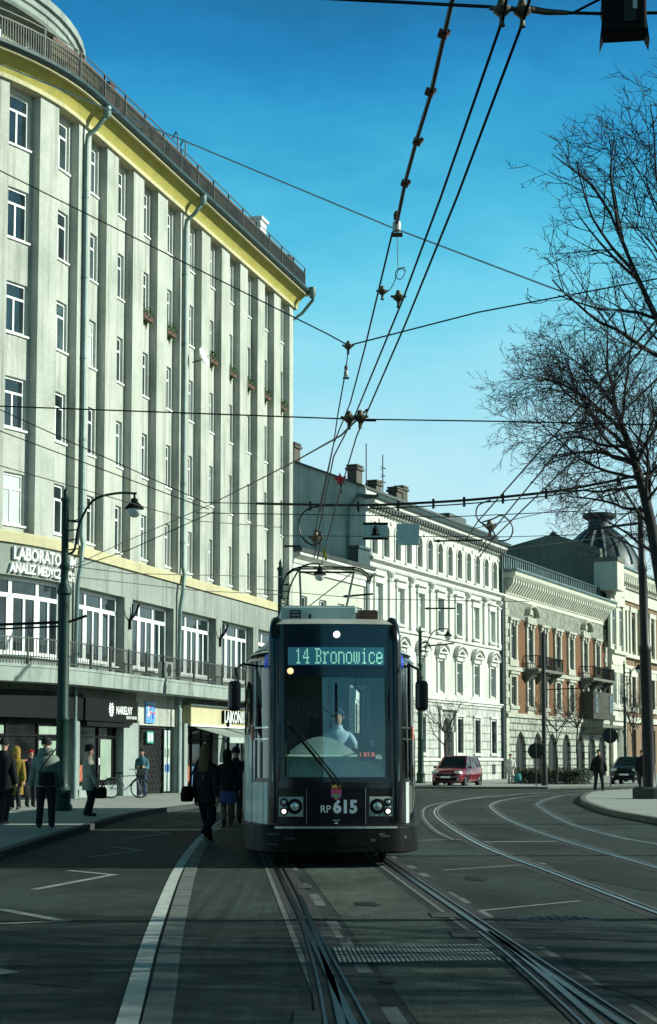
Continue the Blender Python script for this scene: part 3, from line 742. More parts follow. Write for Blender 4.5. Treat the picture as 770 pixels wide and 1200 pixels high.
# shop windows
def shopwin(x0,x1,z0,z1,panels,mulls,name='shop_window'):
    f=MB(); f.box(x0,x0+.1,-.02,.1,z0,z1); f.box(x1-.1,x1,-.02,.1,z0,z1); f.box(x0,x1,-.018,.098,z1-.12,z1+.05,step=.8); f.box(x0,x1,-.018,.098,z0,z0+.12,step=.8)
    for mx in mulls: f.box(mx-.04,mx+.04,-.01,.09,z0,z1)
    f.box(x0,x1,-.012,.088,z0+(z1-z0)*.78,z0+(z1-z0)*.78+.07,step=.8)
    f.map(bend); o=f.build(name,M['black'],office)
    g=MB(); g.box(x0+.05,x1-.05,.05,.06,z0+.05,z1-.05,step=.8); g.map(bend); g.build('pane',M['shopglass'],o)
    if panels:
        for a,b,c,d in panels:
            g=MB(); g.box(a,b,.030,.040,c,d,step=.8); g.map(bend); g.build('window_poster',M['poster'],o)
shopwin(-4.7,.4,.35,2.85,((-4.5,-3.4,.6,2.2),(-1.5,-.3,.6,2.15),(-1.5,-.3,2.35,2.65),(-4.5,-3.4,2.35,2.65)),(-3.3,-1.6))
shopwin(-9.9,-5.4,.35,2.85,((-7.5,-6.2,.6,2.2),),(-7.6,-6.1))
shopwin(1.3,5.0,.55,2.8,((3.6,4.6,.75,2.25),),(3.3,))
m=MB(); m.box(1.0,5.0,-.06,.2,.12,.54); m.map(bend); m.build('plinth',M['shoppillar'],office)
m=MB(); m.box(2.4,4.0,-.075,-.05,.18,.42); m.build('plinth_vent',M['iron'],office)
m2_=plain('colour_poster',(.34,.10,.05),.4,var=.5,scale=6); m3_=plain('blue_window_poster',(.06,.16,.28),.4,var=.5,scale=6)
for a,b,c,d,mt_ in((-2.9,-2.0,.55,1.5,m2_),(-3.25,-2.95,1.2,1.6,M['white']),(1.45,2.2,.7,1.3,m2_),(2.35,3.1,.7,1.0,m3_),(3.38,3.55,1.3,1.55,M['white']),(12.3,13.1,.5,1.5,m2_),(13.4,14.4,.4,1.2,m3_),(14.7,15.6,1.4,2.0,M['poster']),(17.2,18.0,.6,1.6,m3_),(18.4,19.3,.4,1.1,m2_)):
    g=MB(); g.box(a,b,.026,.036,c,d,step=.8); g.map(bend); g.build('window_poster',mt_,office)
for x_ in(-1.75,3.15,14.45,19.35):
    g=MB(); g.tube([bend(x_,-.05,1.0),bend(x_,-.09,1.05),bend(x_,-.09,1.5),bend(x_,-.05,1.55)],.018,5); g.build('door_handle',M['chrome_'],office)
m=MB(); m.box(1.05,5.05,-.55,-.06,2.70,2.86); m.build('shutter_box',M['black'],office)
# dark gated doorway
d=MB(); d.box(7.0,7.1,.0,.2,.12,2.85); d.box(10.0,10.08,.0,.2,.12,2.85); d.box(10.8,10.9,0,.2,.12,2.85); d.box(7.1,10.8,.01,.19,2.76,2.85); door=d.build('doorway',M['iron'],office)
d=MB(); d.box(7.05,10.85,.5,.55,.12,2.8); d.build('dark_entrance',M['shopglass'],door)
d=MB()
for i in range(19):
    x=7.12+.15*i
    d.tube([(x,.1,.14),(min(9.98,x+.9),.1,2.74)] if x+.9<10 else [(x,.1,.14),(9.98,.1,.14+2.6*(9.98-x)/.9)],.016,4); d.tube([(x,.11,.14),(max(7.1,x-.9),.11,2.74)] if x-.9>7.1 else [(x,.11,.14),(7.1,.11,.14+2.6*(x-7.1)/.9)],.016,4)
d.build('lattice_gate',M['iron'],door)
d=MB(); d.box(10.12,10.78,.02,.12,.2,2.7); d.mat(1); d.box(10.2,10.7,.0,.02,1.0,1.3); d.mat(2); d.box(10.2,10.7,.0,.02,1.6,1.95); d.build('notice_panel',[M['gable'],plain('blue_notice',(.05,.14,.34)),M['poster']],door)
s=MB(); s.box(7.55,8.5,-.20,-.13,2.95,3.80); s.mat(1)
r5=random.Random(11)
for i in range(26):
    x,z=r5.uniform(7.6,8.35),r5.uniform(3.0,3.65); s.mat(1+i%3); w_=r5.uniform(.05,.2); h_=r5.uniform(.04,.16); s.box(x,min(8.48,x+w_),-.203-.0008*i,-.19,z,min(3.78,z+h_))
po=s.build('poster',[plain('blue_poster',(.10,.32,.62),.4),plain('poster_white',(.7,.78,.8)),plain('poster_red',(.55,.10,.12)),plain('poster_blue',(.03,.10,.42))])
po.matrix_world=OM; tag(po,'bright blue and red poster on the wall above the dark gated doorway','poster')
s=MB(); s.box(8.05,8.75,-.05,.0,2.15,2.62); g_=s.mat(1); s.box(8.13,8.36,-.056,-.05,2.22,2.55); s.box(8.45,8.67,-.056,-.05,2.22,2.55)
gs=s.build('hanging_sign',[plain('green_sign',(.05,.30,.20),.4),plain('sign_pale',(.62,.75,.66))]); gs.matrix_world=OM; tag(gs,'small green and white square sign hanging in the dark gated doorway','sign')
# cream bakery fascia, letters, awning, dark front
m=MB(); m.box(12.05,21.0,-.42,-.05,2.98,3.78); m.mat(1); m.box(12.0,21.05,-.46,-.40,2.9,2.98); m.box(12.0,21.05,-.46,-.40,3.78,3.84)
fa=m.build('shop_sign',[M['cream'],M['white']],office)
n=MB(); vs,fs=text_mesh('LAJKONIK',.74,.05,.022,sx=.86); n.add(vs,fs); n.shift(15.9,-.50,3.14)
n.build('sign_lettering',M['black'],fa)
n=MB(); vs,fs=text_mesh('LAJKONIK',.74,.006,.012,sx=.86); n.add(vs,fs); n.shift(15.9,-.562,3.14); n.build('sign_lettering',M['white'],fa)
shopwin(12.05,15.95,.25,2.85,(),(13.3,14.6)); shopwin(16.95,20.9,.25,2.85,(),(18.2,19.5))
def awning(u0,u1,lab):
    t=thing('awning',lab,'awning',OM@Vector((u0,-.44,2.86)),LR,'awnings over the bakery windows'); w_=u1-u0
    m=MB(); m.add([(0,0,0),(w_,0,0),(w_,-1.5,-.42),(0,-1.5,-.42),(0,0,-.03),(w_,0,-.03),(w_,-1.5,-.45),(0,-1.5,-.45)],[(0,1,2,3),(4,7,6,5),(0,4,5,1),(1,5,6,2),(2,6,7,3),(3,7,4,0)]); m.build('canopy',plain('awning_cloth',(.22,.27,.24),.8),t)
    m=MB(); m.box(0,w_,-1.53,-1.505,-.66,-.43); m.build('valance',plain('awning_valance',(.34,.40,.36),.8),t)
    m=MB(); m.tube([(.1,0,-.5),(.1,-1.45,-.48)],.02); m.tube([(w_-.1,0,-.5),(w_-.1,-1.45,-.48)],.02); m.build('arm',M['iron'],t)
awning(12.6,16.2,'pale green shop awning left of the bakery letters, nearest the gated doorway'); awning(16.7,20.5,'pale green shop awning directly below the bakery letters beside the tram')
# ------------------------------------------------------------------ the row of old houses on the right: one frontage line, x along it, y into the house
BA=math.atan2(.4008,.9162); BR=R(90)-BA
BM=Matrix.Translation((2.25,100,0))@Matrix.Rotation(BR,4,'Z')
def bpt(u,y=0,z=0): return BM@Vector((u,y,z))
def shell(name,mat,parent,x0,x1,depth,h,y0=.35):
    m=MB(); m.box(x0+.01,x1-.01,y0,depth,-.05,h); return m.build(name,mat,parent)
def dentils(mb,x0,x1,y0,y1,z0,z1,pitch,w):
    x=x0+pitch/2
    while x<x1: mb.box(x-w/2,x+w/2,y0,y1,z0,z1); x+=pitch
# ---- white four storey house
W=25.3
white=thing('white_house','long white four storey town house with pediments and an arched door behind the red car','building',bpt(0),BR)
NB=7; PB=W/NB; bc=[PB*(i+.5) for i in range(NB)]
top=[1.15+i*(W-2.3)/12 for i in range(13)]
ops=[(x-.42,x+.42,13.75,15.65,.42) for x in top]
m=MB(); wall(m,0,W,13.2,16.7,ops,0,.22); m.build('attic_wall',M['b1'],white)
ops=[(x-.56,x+.56,9.85,12.0) for x in bc]+[(x-.56,x+.56,5.95,7.95) for x in bc]
m=MB(); wall(m,0,W,5.45,13.2,ops,0,.24); m.build('upper_wall',M['b1'],white)
gx=[bc[0],bc[1],bc[2],bc[4],bc[5],bc[6]]
door_x=13.75
gops=[(x-.55,x+.55,1.95,4.2) for x in gx]+[(door_x-.95,door_x+.95,.12,4.25,.95)]+[(x-.4,x+.4,.45,1.15) for x in(bc[4]+1.6,bc[6]-.0,bc[5],bc[1])]
m=MB(); wall(m,0,W,-.05,5.2,gops,-.06,.3); m.build('rusticated_wall',M['b1g'],white)
shell('house_body',M['gable'],white,0,W,13,17.0)
m=MB(); m.box(-.02,W+.02,-.16,.1,5.2,5.45); m.box(-.02,W+.02,-.26,.1,5.36,5.46); m.build('string_course',M['b1trim'],white)
m=MB(); m.box(0,W,-.20,.05,1.42,1.58); m.build('plinth_course',M['b1trim'],white)
m=MB(); m.profile([(-.10,12.9),(-.16,13.0),(-.16,13.15),(-.45,13.3),(-.45,13.42),(-.1,13.5),(.05,13.5),(.05,12.9)],-.05,W+.05); m.build('string_course',M['b1trim'],white)
m=MB(); m.box(0,W,-.14,.05,9.35,9.5); m.build('string_course',M['b1trim'],white)
m=MB(); m.profile([(.05,16.25),(-.18,16.25),(-.20,16.4),(-.62,16.62),(-.66,16.82),(.05,16.82)],-.25,W+.1); m.build('cornice',M['b1trim'],white)
m=MB(); dentils(m,0,W,-.52,-.16,16.34,16.58,.48,.24); m.build('dentil_row',M['roof'],white)
m=MB(); m.profile([(-.66,16.83),(-.86,16.86),(-.90,17.05),(-.80,17.08),(-.6,17.0),(.1,17.05),(.1,16.83)],-.3,W+.15); m.build('gutter',M['darkzinc'],white)
m=MB(); m.box(-.1,W,.1,.45,17.05,17.62); m.build('roof_parapet',M['b1trim'],white)
m=MB(); m.add([(-.35,-.0,17.64),(W+.1,-.0,17.64),(W+.1,6.5,20.2),(-.35,6.5,20.2),(-.35,0,17.5),(W+.1,0,17.5),(W+.1,6.5,20.06),(-.35,6.5,20.06)],[(0,1,2,3),(4,7,6,5),(0,4,5,1),(0,3,7,4),(1,5,6,2),(2,6,7,3)])
m.add([(-.35,6.5,20.2),(W+.1,6.5,20.2),(W+.1,13,17.5),(-.35,13,17.5)],[(0,1,2,3)]); roof=m.build('roof',M['roof'],white)
# party wall facing down the street, with its sloping top and pale downpipe
m=MB(); m.add([(-.12,.0,0),(-.12,13,0),(-.12,13,17.5),(-.12,6.5,20.1),(-.12,0,17.5),(.0,0,0),(.0,13,0),(.0,13,17.5),(.0,6.5,20.1),(.0,0,17.5)],[(0,1,2,3,4),(9,8,7,6,5),(0,4,9,5),(4,3,8,9),(3,2,7,8),(2,1,6,7)]); m.build('party_wall',M['gable'],white)
m=MB(); m.tube([(-.2,1.15,2),(-.2,1.15,16.3),(-.2,.5,17.1),(-.2,-.6,16.95)],.1,8); m.build('downpipe',M['zinc'],white)
m=MB(); m.tube([(W+.05,-.18,.1),(W+.05,-.18,16.4),(W+.05,-.7,16.9)],.10,8); m.build('downpipe',M['darkzinc'],white)
# pilasters with capitals, window surrounds, aprons
pil=MB(); pil.box(-.22,.22,-.13,.02,9.5,12.55); pil.box(-.28,.28,-.17,.02,9.5,9.75); pil.box(-.27,.27,-.20,.02,12.3,12.42); pil.lathe([(.05,12.42),(.22,12.6),(.30,12.8),(.25,12.88)],(0,-.1,0),8); pil.box(-.3,.3,-.24,.02,12.78,12.9)
pilm=pil.mesh('pilaster',M['b1trim'])
for i in range(NB+1):
    x=min(max(PB*i,.35),W-.35); put('pilaster',pilm,white,(x,0,0))
s2=MB()
for a in(-1,1): s2.box(a*.58,a*.74,-.09,.05,9.75,12.05)
s2.box(-.8,.8,-.14,.05,12.02,12.2); s2.box(-.72,.72,-.10,.05,12.2,12.45); s2.box(-.9,.9,-.26,.05,12.45,12.56); s2.box(-.8,.8,-.2,.05,9.65,9.80); s2.box(-.62,.62,-.06,.05,9.5,9.65)
s2m=s2.mesh('window_surround',M['b1trim'])
s1=MB()
for a in(-1,1): s1.box(a*.58,a*.76,-.10,.05,5.85,8.1); s1.box(a*.60,a*.80,-.22,.05,8.1,8.4)
s1.box(-.86,.86,-.16,.05,8.1,8.38); s1.box(-.98,.98,-.32,.05,8.40,8.52)
def ped(mb,y0,y1,hw,z,h,round_):
    n=12
    for i in range(n):
        a,b=-hw+2*hw*i/n,-hw+2*hw*(i+1)/n
        fz=(lambda x:z+h*math.sqrt(max(0,1-(x/hw)**2))) if round_ else (lambda x:z+h*(1-abs(x)/hw))
        mb.add([(a,y0,fz(a)),(b,y0,fz(b)),(b,y1,fz(b)),(a,y1,fz(a)),(a,y0,fz(a)-.13),(b,y0,fz(b)-.13),(b,y1,fz(b)-.13),(a,y1,fz(a)-.13)],[(0,1,2,3),(4,7,6,5),(0,4,5,1),(3,2,6,7)])
    mb.box(-hw*.7,hw*.7,-.10,.05,z,z+h*.42)
s1t=MB(); s1t.add(s1.v,s1.f); ped(s1t,-.36,.0,1.0,8.55,.62,True); ped(s1t,-.30,.0,.92,8.53,.40,False)
s1m=s1t.mesh('pediment_surround',M['b1trim'])
f,p=window_mesh(1.10,2.15,((.5,0,1,.07),),(.68,),fr=.07,sill=False); w2=(f.mesh('window',M['white']),p.mesh('pane',M['blind']),p.mesh('pane',M['glass2']))
f,p=window_mesh(1.10,2.0,((.5,0,1,.07),),(.68,),fr=.07,sill=False); w1=(f.mesh('window',M['white']),p.mesh('pane',M['glass2']),p.mesh('pane',M['blind']))
f,p=window_mesh(.84,1.9,((.5,0,1,.05),),(.7,),fr=.05,sill=False); w3=(f.mesh('window',M['b1trim']),p.mesh('pane',M['glass']),p.mesh('pane',M['glass2']))
f,p=window_mesh(1.08,2.25,((.5,0,1,.06),),(.62,),fr=.06,sill=False); w0=(f.mesh('window',M['iron']),p.mesh('pane',M['glass']))
rr=random.Random(8)
for i,x in enumerate(bc):
    put('window_surround',s2m,white,(x,0,0)); put('window_surround',s1m,white,(x,0,0))
    win(white,w2[0],w2[1] if rr.random()<.5 else w2[2],x,.15,9.85); win(white,w1[0],w1[2] if rr.random()<.4 else w1[1],x,.15,5.95)
for x in gx: win(white,w0[0],w0[1],x,.10,1.95)
su=MB(); su.box(-.55,-.44,-.07,.03,13.7,15.25); su.box(.44,.55,-.07,.03,13.7,15.25); su.lathe([(.44,0),(.58,0),(.58,.1),(.44,.1)],(0,.03,15.23),14,Matrix.Rotation(R(90),3,'X'),0,math.pi); su.box(-.66,.66,-.14,.03,13.55,13.7); su.lathe([(.001,0),(.15,.0),(.12,.08),(.001,.09)],(.86,.0,15.85),10,Matrix.Rotation(R(90),3,'X'))
sum_=su.mesh('arch_surround',M['b1trim'])
for x in top: put('arch_surround',sum_,white,(x,0,0)); win(white,w3[0],w3[1] if rr.random()<.6 else w3[2],x,.13,13.75)
m=MB(); m.box(door_x-.95,door_x+.95,.2,.26,.12,4.25); 
for a in(-.48,.48): m.box(door_x+a-.38,door_x+a+.38,.16,.2,.3,2.9); m.box(door_x+a-.25,door_x+a+.25,.13,.16,.5,1.5); m.box(door_x+a-.25,door_x+a+.25,.13,.16,1.7,2.7)
m.build('door',plain('dark_door',(.022,.02,.016),.4),white)
m=MB(); m.lathe([(.97,-.12),(1.3,-.12),(1.3,.0),(.97,.0)],(door_x,-.06,3.3),20,Matrix.Rotation(R(90),3,'X'),0,math.pi)
for a in(-1.3,.97): m.box(door_x+a,door_x+a+.33,-.18,-.05,.1,3.3)
m.box(door_x-1.7,door_x+1.7,-.34,-.05,4.75,4.95)
for a in(-1.65,1.4): m.box(door_x+a,door_x+a+.25,-.22,-.05,.1,4.75)
m.build('door_surround',M['b1trim'],white)
for x in gx:
    m=MB()
    for a in(-.75,.58): m.box(x+a,x+a+.17,-.12,-.05,1.7,4.35)
    m.box(x-.85,x+.85,-.2,-.05,4.35,4.5); m.box(x-.8,x+.8,-.18,-.05,1.75,1.9); m.build('window_surround',M['b1trim'],white)
chim=MB(); chim.box(-.45,.45,-.3,.3,0,1.3); chim.box(-.55,.55,-.4,.4,1.3,1.45); chim.box(-.5,.5,-.36,.36,1.52,1.62)
for a in(-.35,0,.35): chim.box(a-.08,a+.08,-.3,.3,1.45,1.52)
cm=chim.mesh('chimney',stucco('chimney_brick',(.13,.12,.10),streak=.4,blotch=.5))
for x,y,z in((.6,1.0,17.4),(5.2,1.6,17.2),(8.2,1.4,17.2),(.4,5.0,19.0),(.4,6.3,19.4),(.4,9.0,18.4),(16,4,18.6)): put('chimney',cm,roof,(x,y,z))
m=MB(); m.box(18,21.5,1.2,2.4,17.9,18.5); m.build('skylight',M['roof'],roof)
def aerial(lab,loc,h,arms,dish=False):
    t=thing('roof_aerial',lab,'aerial',loc,BR)
    m=MB(); m.tube([(0,0,-.6),(0,0,h)],.035,5); m.build('mast',M['wire'],t)
    m=MB()
    for z,l in arms: m.tube([(-l,0,z),(l,0,z)],.022,4); m.tube([(0,-l*.5,z-.1),(0,l*.5,z-.1)],.02,4)
    m.build('antenna',M['wire'],t)
aerial('tall thin roof aerial above the white house eaves, nearest the party wall',bpt(3.6,1.5,18.3),2.6,())
aerial('roof aerial with short cross bars standing between the eaves chimneys of the white house',bpt(6.6,1.6,18.3),2.4,((1.6,.4),(1.1,.3),(.7,.45)))
aerial('tall roof aerial at the dark chimney beside the grey green block',bpt(.4,5.3,20.4),3.2,((3.0,.5),(1.0,.4)))
# ---- low cream house in front of the party wall
low=thing('low_house','low cream house with dark cornice between the grey green block and the white house','building',bpt(-10.6),BR)
ops=[(x-.5,x+.5,z,z+1.7) for x in(1.6,4.2,6.8,9.4) for z in(8.6,5.0,1.2)]
m=MB(); wall(m,0,10.4,-.05,11.6,ops,0,.2); m.build('front_wall',M['low'],low)
shell('house_body',M['gable'],low,0,10.4,12,12.4)
m=MB(); m.profile([(.1,11.6),(-.12,11.6),(-.14,11.95),(.1,11.95)],0,10.4); m.build('frieze',M['b1trim'],low)
m=MB(); m.profile([(.1,11.95),(-.2,11.95),(-.25,12.15),(-.6,12.35),(-.6,12.5),(.1,12.5)],-.1,10.42); m.build('cornice',M['b1trim'],low)
m=MB(); m.profile([(.1,12.51),(-.66,12.51),(-.72,12.72),(.1,12.75)],-.1,10.42); m.build('gutter',M['roof'],low)
m=MB(); m.box(8.6,10.4,-.3,.3,12.75,13.7); m.box(8.5,10.42,-.4,.4,13.7,13.85); m.build('cresting',M['darkzinc'],low)
m=MB(); m.add([(0,-.6,12.76),(10.4,-.6,12.76),(10.4,6,14.4),(0,6,14.4)],[(0,1,2,3)]); m.build('roof',M['roof'],low)
f,p=window_mesh(.98,1.68,((.5,0,1,.06),),(.68,),fr=.07); lf,lp=f.mesh('window',M['white']),p.mesh('pane',M['glass'])
for x in(1.6,4.2,6.8,9.4):
    for z in(8.6,5.0,1.2): win(low,lf,lp,x,.12,z+.01)
m=MB(); m.tube([(10.3,-.15,.1),(10.3,-.15,11.8),(10.3,-.6,12.4)],.09,8); m.build('downpipe',M['zinc'],low)
# ---- brick and stone house
U2=26.3; W2=29.4
red=thing('brick_house','stone house with orange brick panels, two balconies and pointed ground floor arches behind the hedge','building',bpt(U2),BR)
def b2u(px): # frontage distance of a photo column
    t=((px-385)/F); N=(BH_[1],-BH_[0]); 
    d=(t,1.0); k=((2.25)*N[0]+100*N[1])/(d[0]*N[0]+d[1]*N[1]); return (k*d[0]-2.25)*BH_[0]+(k*d[1]-100)*BH_[1]
BH_=(.4008,.9162)
cx=[b2u(x)-U2 for x in(600.5,620.5,637,653,668.5,685,699.5)]
gxs=[b2u(x)-U2 for x in(608,628,645,661.5,678,691,703)]
ops=[(x-.62,x+.62,8.9,11.7,.62,'p') for x in cx]+[(x-.62,x+.62,5.5,7.6) for x in cx]
m=MB(); wall(m,0,W2,4.9,13.2,ops,0,.16); m.build('brick_wall',M['brick'],red)
ops=[(x-1.25,x+1.25,.1,3.6,1.3,'p') for x in gxs]
m=MB(); wall(m,0,W2,-.05,4.6,ops,-.12,.22); m.build('rusticated_wall',M['b2g'],red)
m=MB()
for x in gxs:
    m=MB(); m.box(x-1.25,x+1.25,.09,.15,.1,3.6); m.box(x-.05,x+.05,.06,.09,.1,2.8); m.box(x-1.2,x+1.2,.06,.09,2.4,2.52); m.build('door',plain('arch_door',(.014,.014,.012),.35),red)
shell('house_body',M['gable2'],red,0,W2,12,16.2)
m=MB(); m.box(0,W2,-.28,.05,4.6,4.9); m.build('string_course',M['b2'],red)
m=MB(); m.box(0,W2,-.10,.05,8.05,8.35); m.build('string_course',M['b2'],red)
m=MB(); m.box(0,W2,-.06,.1,11.95,13.3); m.build('frieze',M['frieze'],red)
m=MB(); m.box(0,W2,-.12,.1,13.3,13.6); m.build('architrave',M['b3'],red)
m=MB(); m.profile([(.1,14.7),(-.75,14.7),(-.95,14.9),(-1.0,15.15),(.1,15.15)],-.2,W2+.1); m.build('cornice',M['b3'],red)
m=MB(); m.box(0,W2,-.18,.1,13.6,14.7); m.build('cornice_wall',M['b2'],red)
m=MB(); x=.3
while x<W2:
    m.profile([(-.17,13.75),(-.25,13.75),(-.7,14.4),(-.72,14.69),(-.17,14.69)],x-.14,x+.14); x+=.62
m.build('bracket_row',M['b3'],red)
m=MB(); m.profile([(-1.02,15.16),(-1.12,15.3),(-1.05,15.42),(-.6,15.3),(.1,15.45),(.1,15.16)],-.3,W2+.2); m.build('gutter',M['zinc'],red)
m=MB(); m.box(-.1,W2,.2,.35,15.4,16.5); m.build('roof_parapet',M['zinc'],red)
m=MB(); x=0
while x<W2: m.box(x,x+.07,.12,.2,15.4,16.55); x+=.55
m.box(-.15,W2+.05,.1,.45,16.5,16.62); m.build('parapet_ribs',M['darkzinc'],red)
m=MB(); m.add([(0,.3,16.4),(W2,.3,16.4),(W2,8,17.6),(0,8,17.6)],[(0,1,2,3)]); rf=m.build('roof',M['roof'],red)
for x,y in((2.0,1.4),(4.2,2.2)):
    o=put('chimney',cm,rf,(x,y,16.1)); 
# surrounds: pilastered frames, pointed hood or curved pediment over the second and sixth window
us=MB()
for a in(-1,1): us.box(a*.62,a*.98,-.16,.04,8.35,11.7); us.box(a*.58,a*1.04,-.24,.04,11.5,11.72)
us.box(-1.04,1.04,-.2,.04,8.36,8.86); us.box(-1.15,1.15,-.32,.04,11.75,11.93); us.box(-.62,.62,-.10,.04,11.55,11.74); us.obox((0,-.12,11.55),.22,.2,.5)
usm=us.mesh('window_surround',M['b2'])
up=MB(); up.add(us.v,us.f); up.box(-1.1,1.1,-.28,.04,11.93,12.25); ped(up,-.5,-.02,1.3,12.45,.75,True); up.lathe([(.01,-.1),(.55,-.1),(.55,.1),(.01,.1)],(0,-.1,12.5),16,Matrix.Rotation(R(90),3,'X'),0,math.pi)
upm=up.mesh('pediment_surround',M['b2'])
ls=MB()
for a in(-1,1): ls.box(a*.62,a*.95,-.14,.04,5.2,7.75)
ls.box(-.95,.95,-.14,.04,7.6,7.78); ls.box(-1.08,1.08,-.28,.04,7.78,7.96); ls.box(-1.05,1.05,-.24,.04,5.2,5.46); ls.box(-.9,.9,-.12,.04,4.9,5.2)
lsm=ls.mesh('window_surround',M['b2'])
f,p=window_mesh(1.2,2.8,((.5,0,.8,.07),(.5,.8,1,.05)),(.62,),fr=.09,sill=False); ra=(f.mesh('window',M['white']),p.mesh('pane',M['glass']))
f,p=window_mesh(1.2,2.1,((.5,0,1,.07),),(.66,),fr=.08,sill=False); rb=(f.mesh('window',M['white']),p.mesh('pane',M['glass']))
for i,x in enumerate(cx):
    put('window_surround',upm if i in(1,5) else usm,red,(x,0,0)); put('window_surround',lsm,red,(x,0,0))
    win(red,ra[0],ra[1],x,.09,8.9); win(red,rb[0],rb[1],x,.09,5.5)
m=MB(); z=0
while z<13: m.box(-.02,.55 if int(z/.5)%2 else .8,-.14,.1,z,z+.46); z+=.5
m.build('quoin',M['b2'],red)
m=MB(); z=0
while z<13: m.box(W2-(.55 if int(z/.5)%2 else .8),W2+.02,-.14,.1,z,z+.46); z+=.5
m.build('quoin',M['b2'],red)
def balcony(x0,x1):
    b=MB(); b.box(x0,x1,-1.2,.0,8.12,8.32)
    for bx in(x0+.3,(x0+x1)/2,x1-.3): b.profile([(-.05,7.3),(-.25,7.35),(-.6,7.8),(-1.1,8.0),(-1.1,8.115),(-.05,8.115)],bx-.13,bx+.13)
    o=b.build('balcony',M['gable2'],red)
    b=MB(); b.box(x0,x1,-1.19,-1.14,9.25,9.31); x=x0
    while x<x1: b.box(x,x+.03,-1.18,-1.15,8.32,9.25); x+=.16
    for z in(8.6,8.95): b.box(x0,x1,-1.18,-1.15,z,z+.03)
    for xx in(x0,x1-.05):
        b.box(xx,xx+.05,-1.17,0,9.24,9.3); y=-1.1
        while y<0: b.box(xx,xx+.03,y,y+.03,8.32,9.24); y+=.18
    b.build('balcony_railing',M['black'],o)
balcony(cx[1]-1.5,cx[2]+1.6); balcony(cx[5]-1.5,cx[6]+1.6)
# oriel bay under the second balcony
b=MB(); b.box(cx[5]-1.3,cx[6]+1.2,-1.1,.0,4.9,7.2); b.build('oriel',stucco('dark_oriel_stone',(.075,.08,.065),streak=.5,blotch=.5),red)  # whole oriel in very dark stone, much darker than the trim around it
for x in(cx[5]-.4,cx[6]+.3):
    b=MB(); b.box(x-.5,x+.5,-1.16,-1.1,5.4,7.0); b.build('oriel_window',M['glass'],red)
b=MB(); b.box(cx[5]-1.7,cx[6]+2.2,-2.0,0,4.15,4.4); b.profile([(-.1,3.7),(-1.2,4.0),(-1.9,4.14),(-.1,4.14)],cx[5]-1.5,cx[6]+1.6); b.build('entrance_canopy',M['gable2'],red)
# ---- ochre corner house with a dome
U3=51.5+4.6; W3=40
och=thing('domed_house','ochre and cream corner house with a ribbed dark dome behind the tall mast','building',bpt(U3),BR)
px3=(718,731,741.5,752,763)
cx3=[b2u(x)-U3 for x in(712,720.5,731.5,741.5,752.5)]+[b2u(764)-U3,b2u(775)-U3]
ops=[(x-.75,x+.75,11.6,15.0,.75) for x in cx3]+[(x-.75,x+.75,6.4,9.2) for x in cx3]+[(x-.8,x+.8,1.0,4.3,.0 if i else 0) for i,x in enumerate(cx3[1:])]
m=MB(); wall(m,0,W3,4.9,16.2,[o for o in ops if o[2]>4.9],0,.3); m.build('brick_wall',M['b3b'],och)
m=MB(); wall(m,0,W3,-.05,4.9,[o for o in ops if o[3]<4.9],-.06,.3); m.build('ground_floor_wall',M['b3b'],och)
shell('house_body',M['gable2'],och,0,W3,14,18.5)
m=MB(); m.box(-.1,4.9,-.5,-.06,-.05,17.2); m.build('corner_bay',M['b3'],och)
for z0,z1,y in((4.9,5.4,-.25),(9.9,10.2,-.12),(10.9,11.25,-.3),(16.2,17.3,-.12)):
    m=MB(); m.box(-.1,W3,y-.05,.1,z0,z1); m.box(-.12,4.95,y-.45,.1,z0+.02,z1-.02); m.build('string_course',M['b3'],och)
m=MB(); m.profile([(.1,18.0),(-.9,18.0),(-1.15,18.3),(-1.2,18.6),(.1,18.6)],-1.0,W3); m.build('cornice',M['b3'],och)
m=MB(); m.box(-.6,W3,-.4,.1,17.3,18.0); m.build('cornice_wall',M['b3'],och)
m=MB(); dentils(m,-.4,W3,-.95,-.4,17.6,17.98,.7,.36); m.build('dentil_row',M['b3'],och)
m=MB(); m.profile([(-1.22,18.61),(-1.35,18.75),(-1.3,18.95),(.1,19.0),(.1,18.61)],-1.1,W3); m.build('gutter',M['zinc'],och)
fs3=MB()
for a in(-1,1): fs3.box(a*.75,a*1.3,-.18,.04,11.25,15.3); fs3.box(a*.75,a*1.2,-.14,.04,6.0,9.5)
fs3.box(-1.35,1.35,-.24,.04,15.25,15.7); fs3.box(-1.25,1.25,-.2,.04,9.2,9.85); fs3.box(-1.3,1.3,-.24,.04,5.9,6.35)
f3=fs3.mesh('window_surround',M['b3'])
f,p=window_mesh(1.5,3.4,((.5,0,.72,.08),),(.72,),fr=.1,sill=False); ca=(f.mesh('window',M['b3']),p.mesh('pane',M['glass2']))
f,p=window_mesh(1.5,2.8,((.5,0,1,.08),),(.66,),fr=.1,sill=False); cb=(f.mesh('window',M['b3']),p.mesh('pane',M['glass2']))
f,p=window_mesh(1.6,3.3,((.5,0,1,.08),),(.66,),fr=.1,sill=False); cc=(f.mesh('window',M['iron']),p.mesh('pane',M['glass']))
for i,x in enumerate(cx3):
    dy=-.5 if x<5.2 else 0
    put('window_surround',f3,och,(x,dy,0)); win(och,*ca,x,.2+dy if dy==0 else -.56,11.6); win(och,*cb,x,.2 if dy==0 else -.56,6.4)
    if dy==0: win(och,*cc,x,.12,1.0)
m=MB(); m.box(1.3,3.9,-.56,-.52,.12,4.2); m.lathe([(1.0,0),(1.35,0),(1.35,.15),(1.0,.15)],(2.6,-.52,3.1),14,Matrix.Rotation(R(90),3,'X'),0,math.pi); m.build('arched_door',M['gable2'],och)
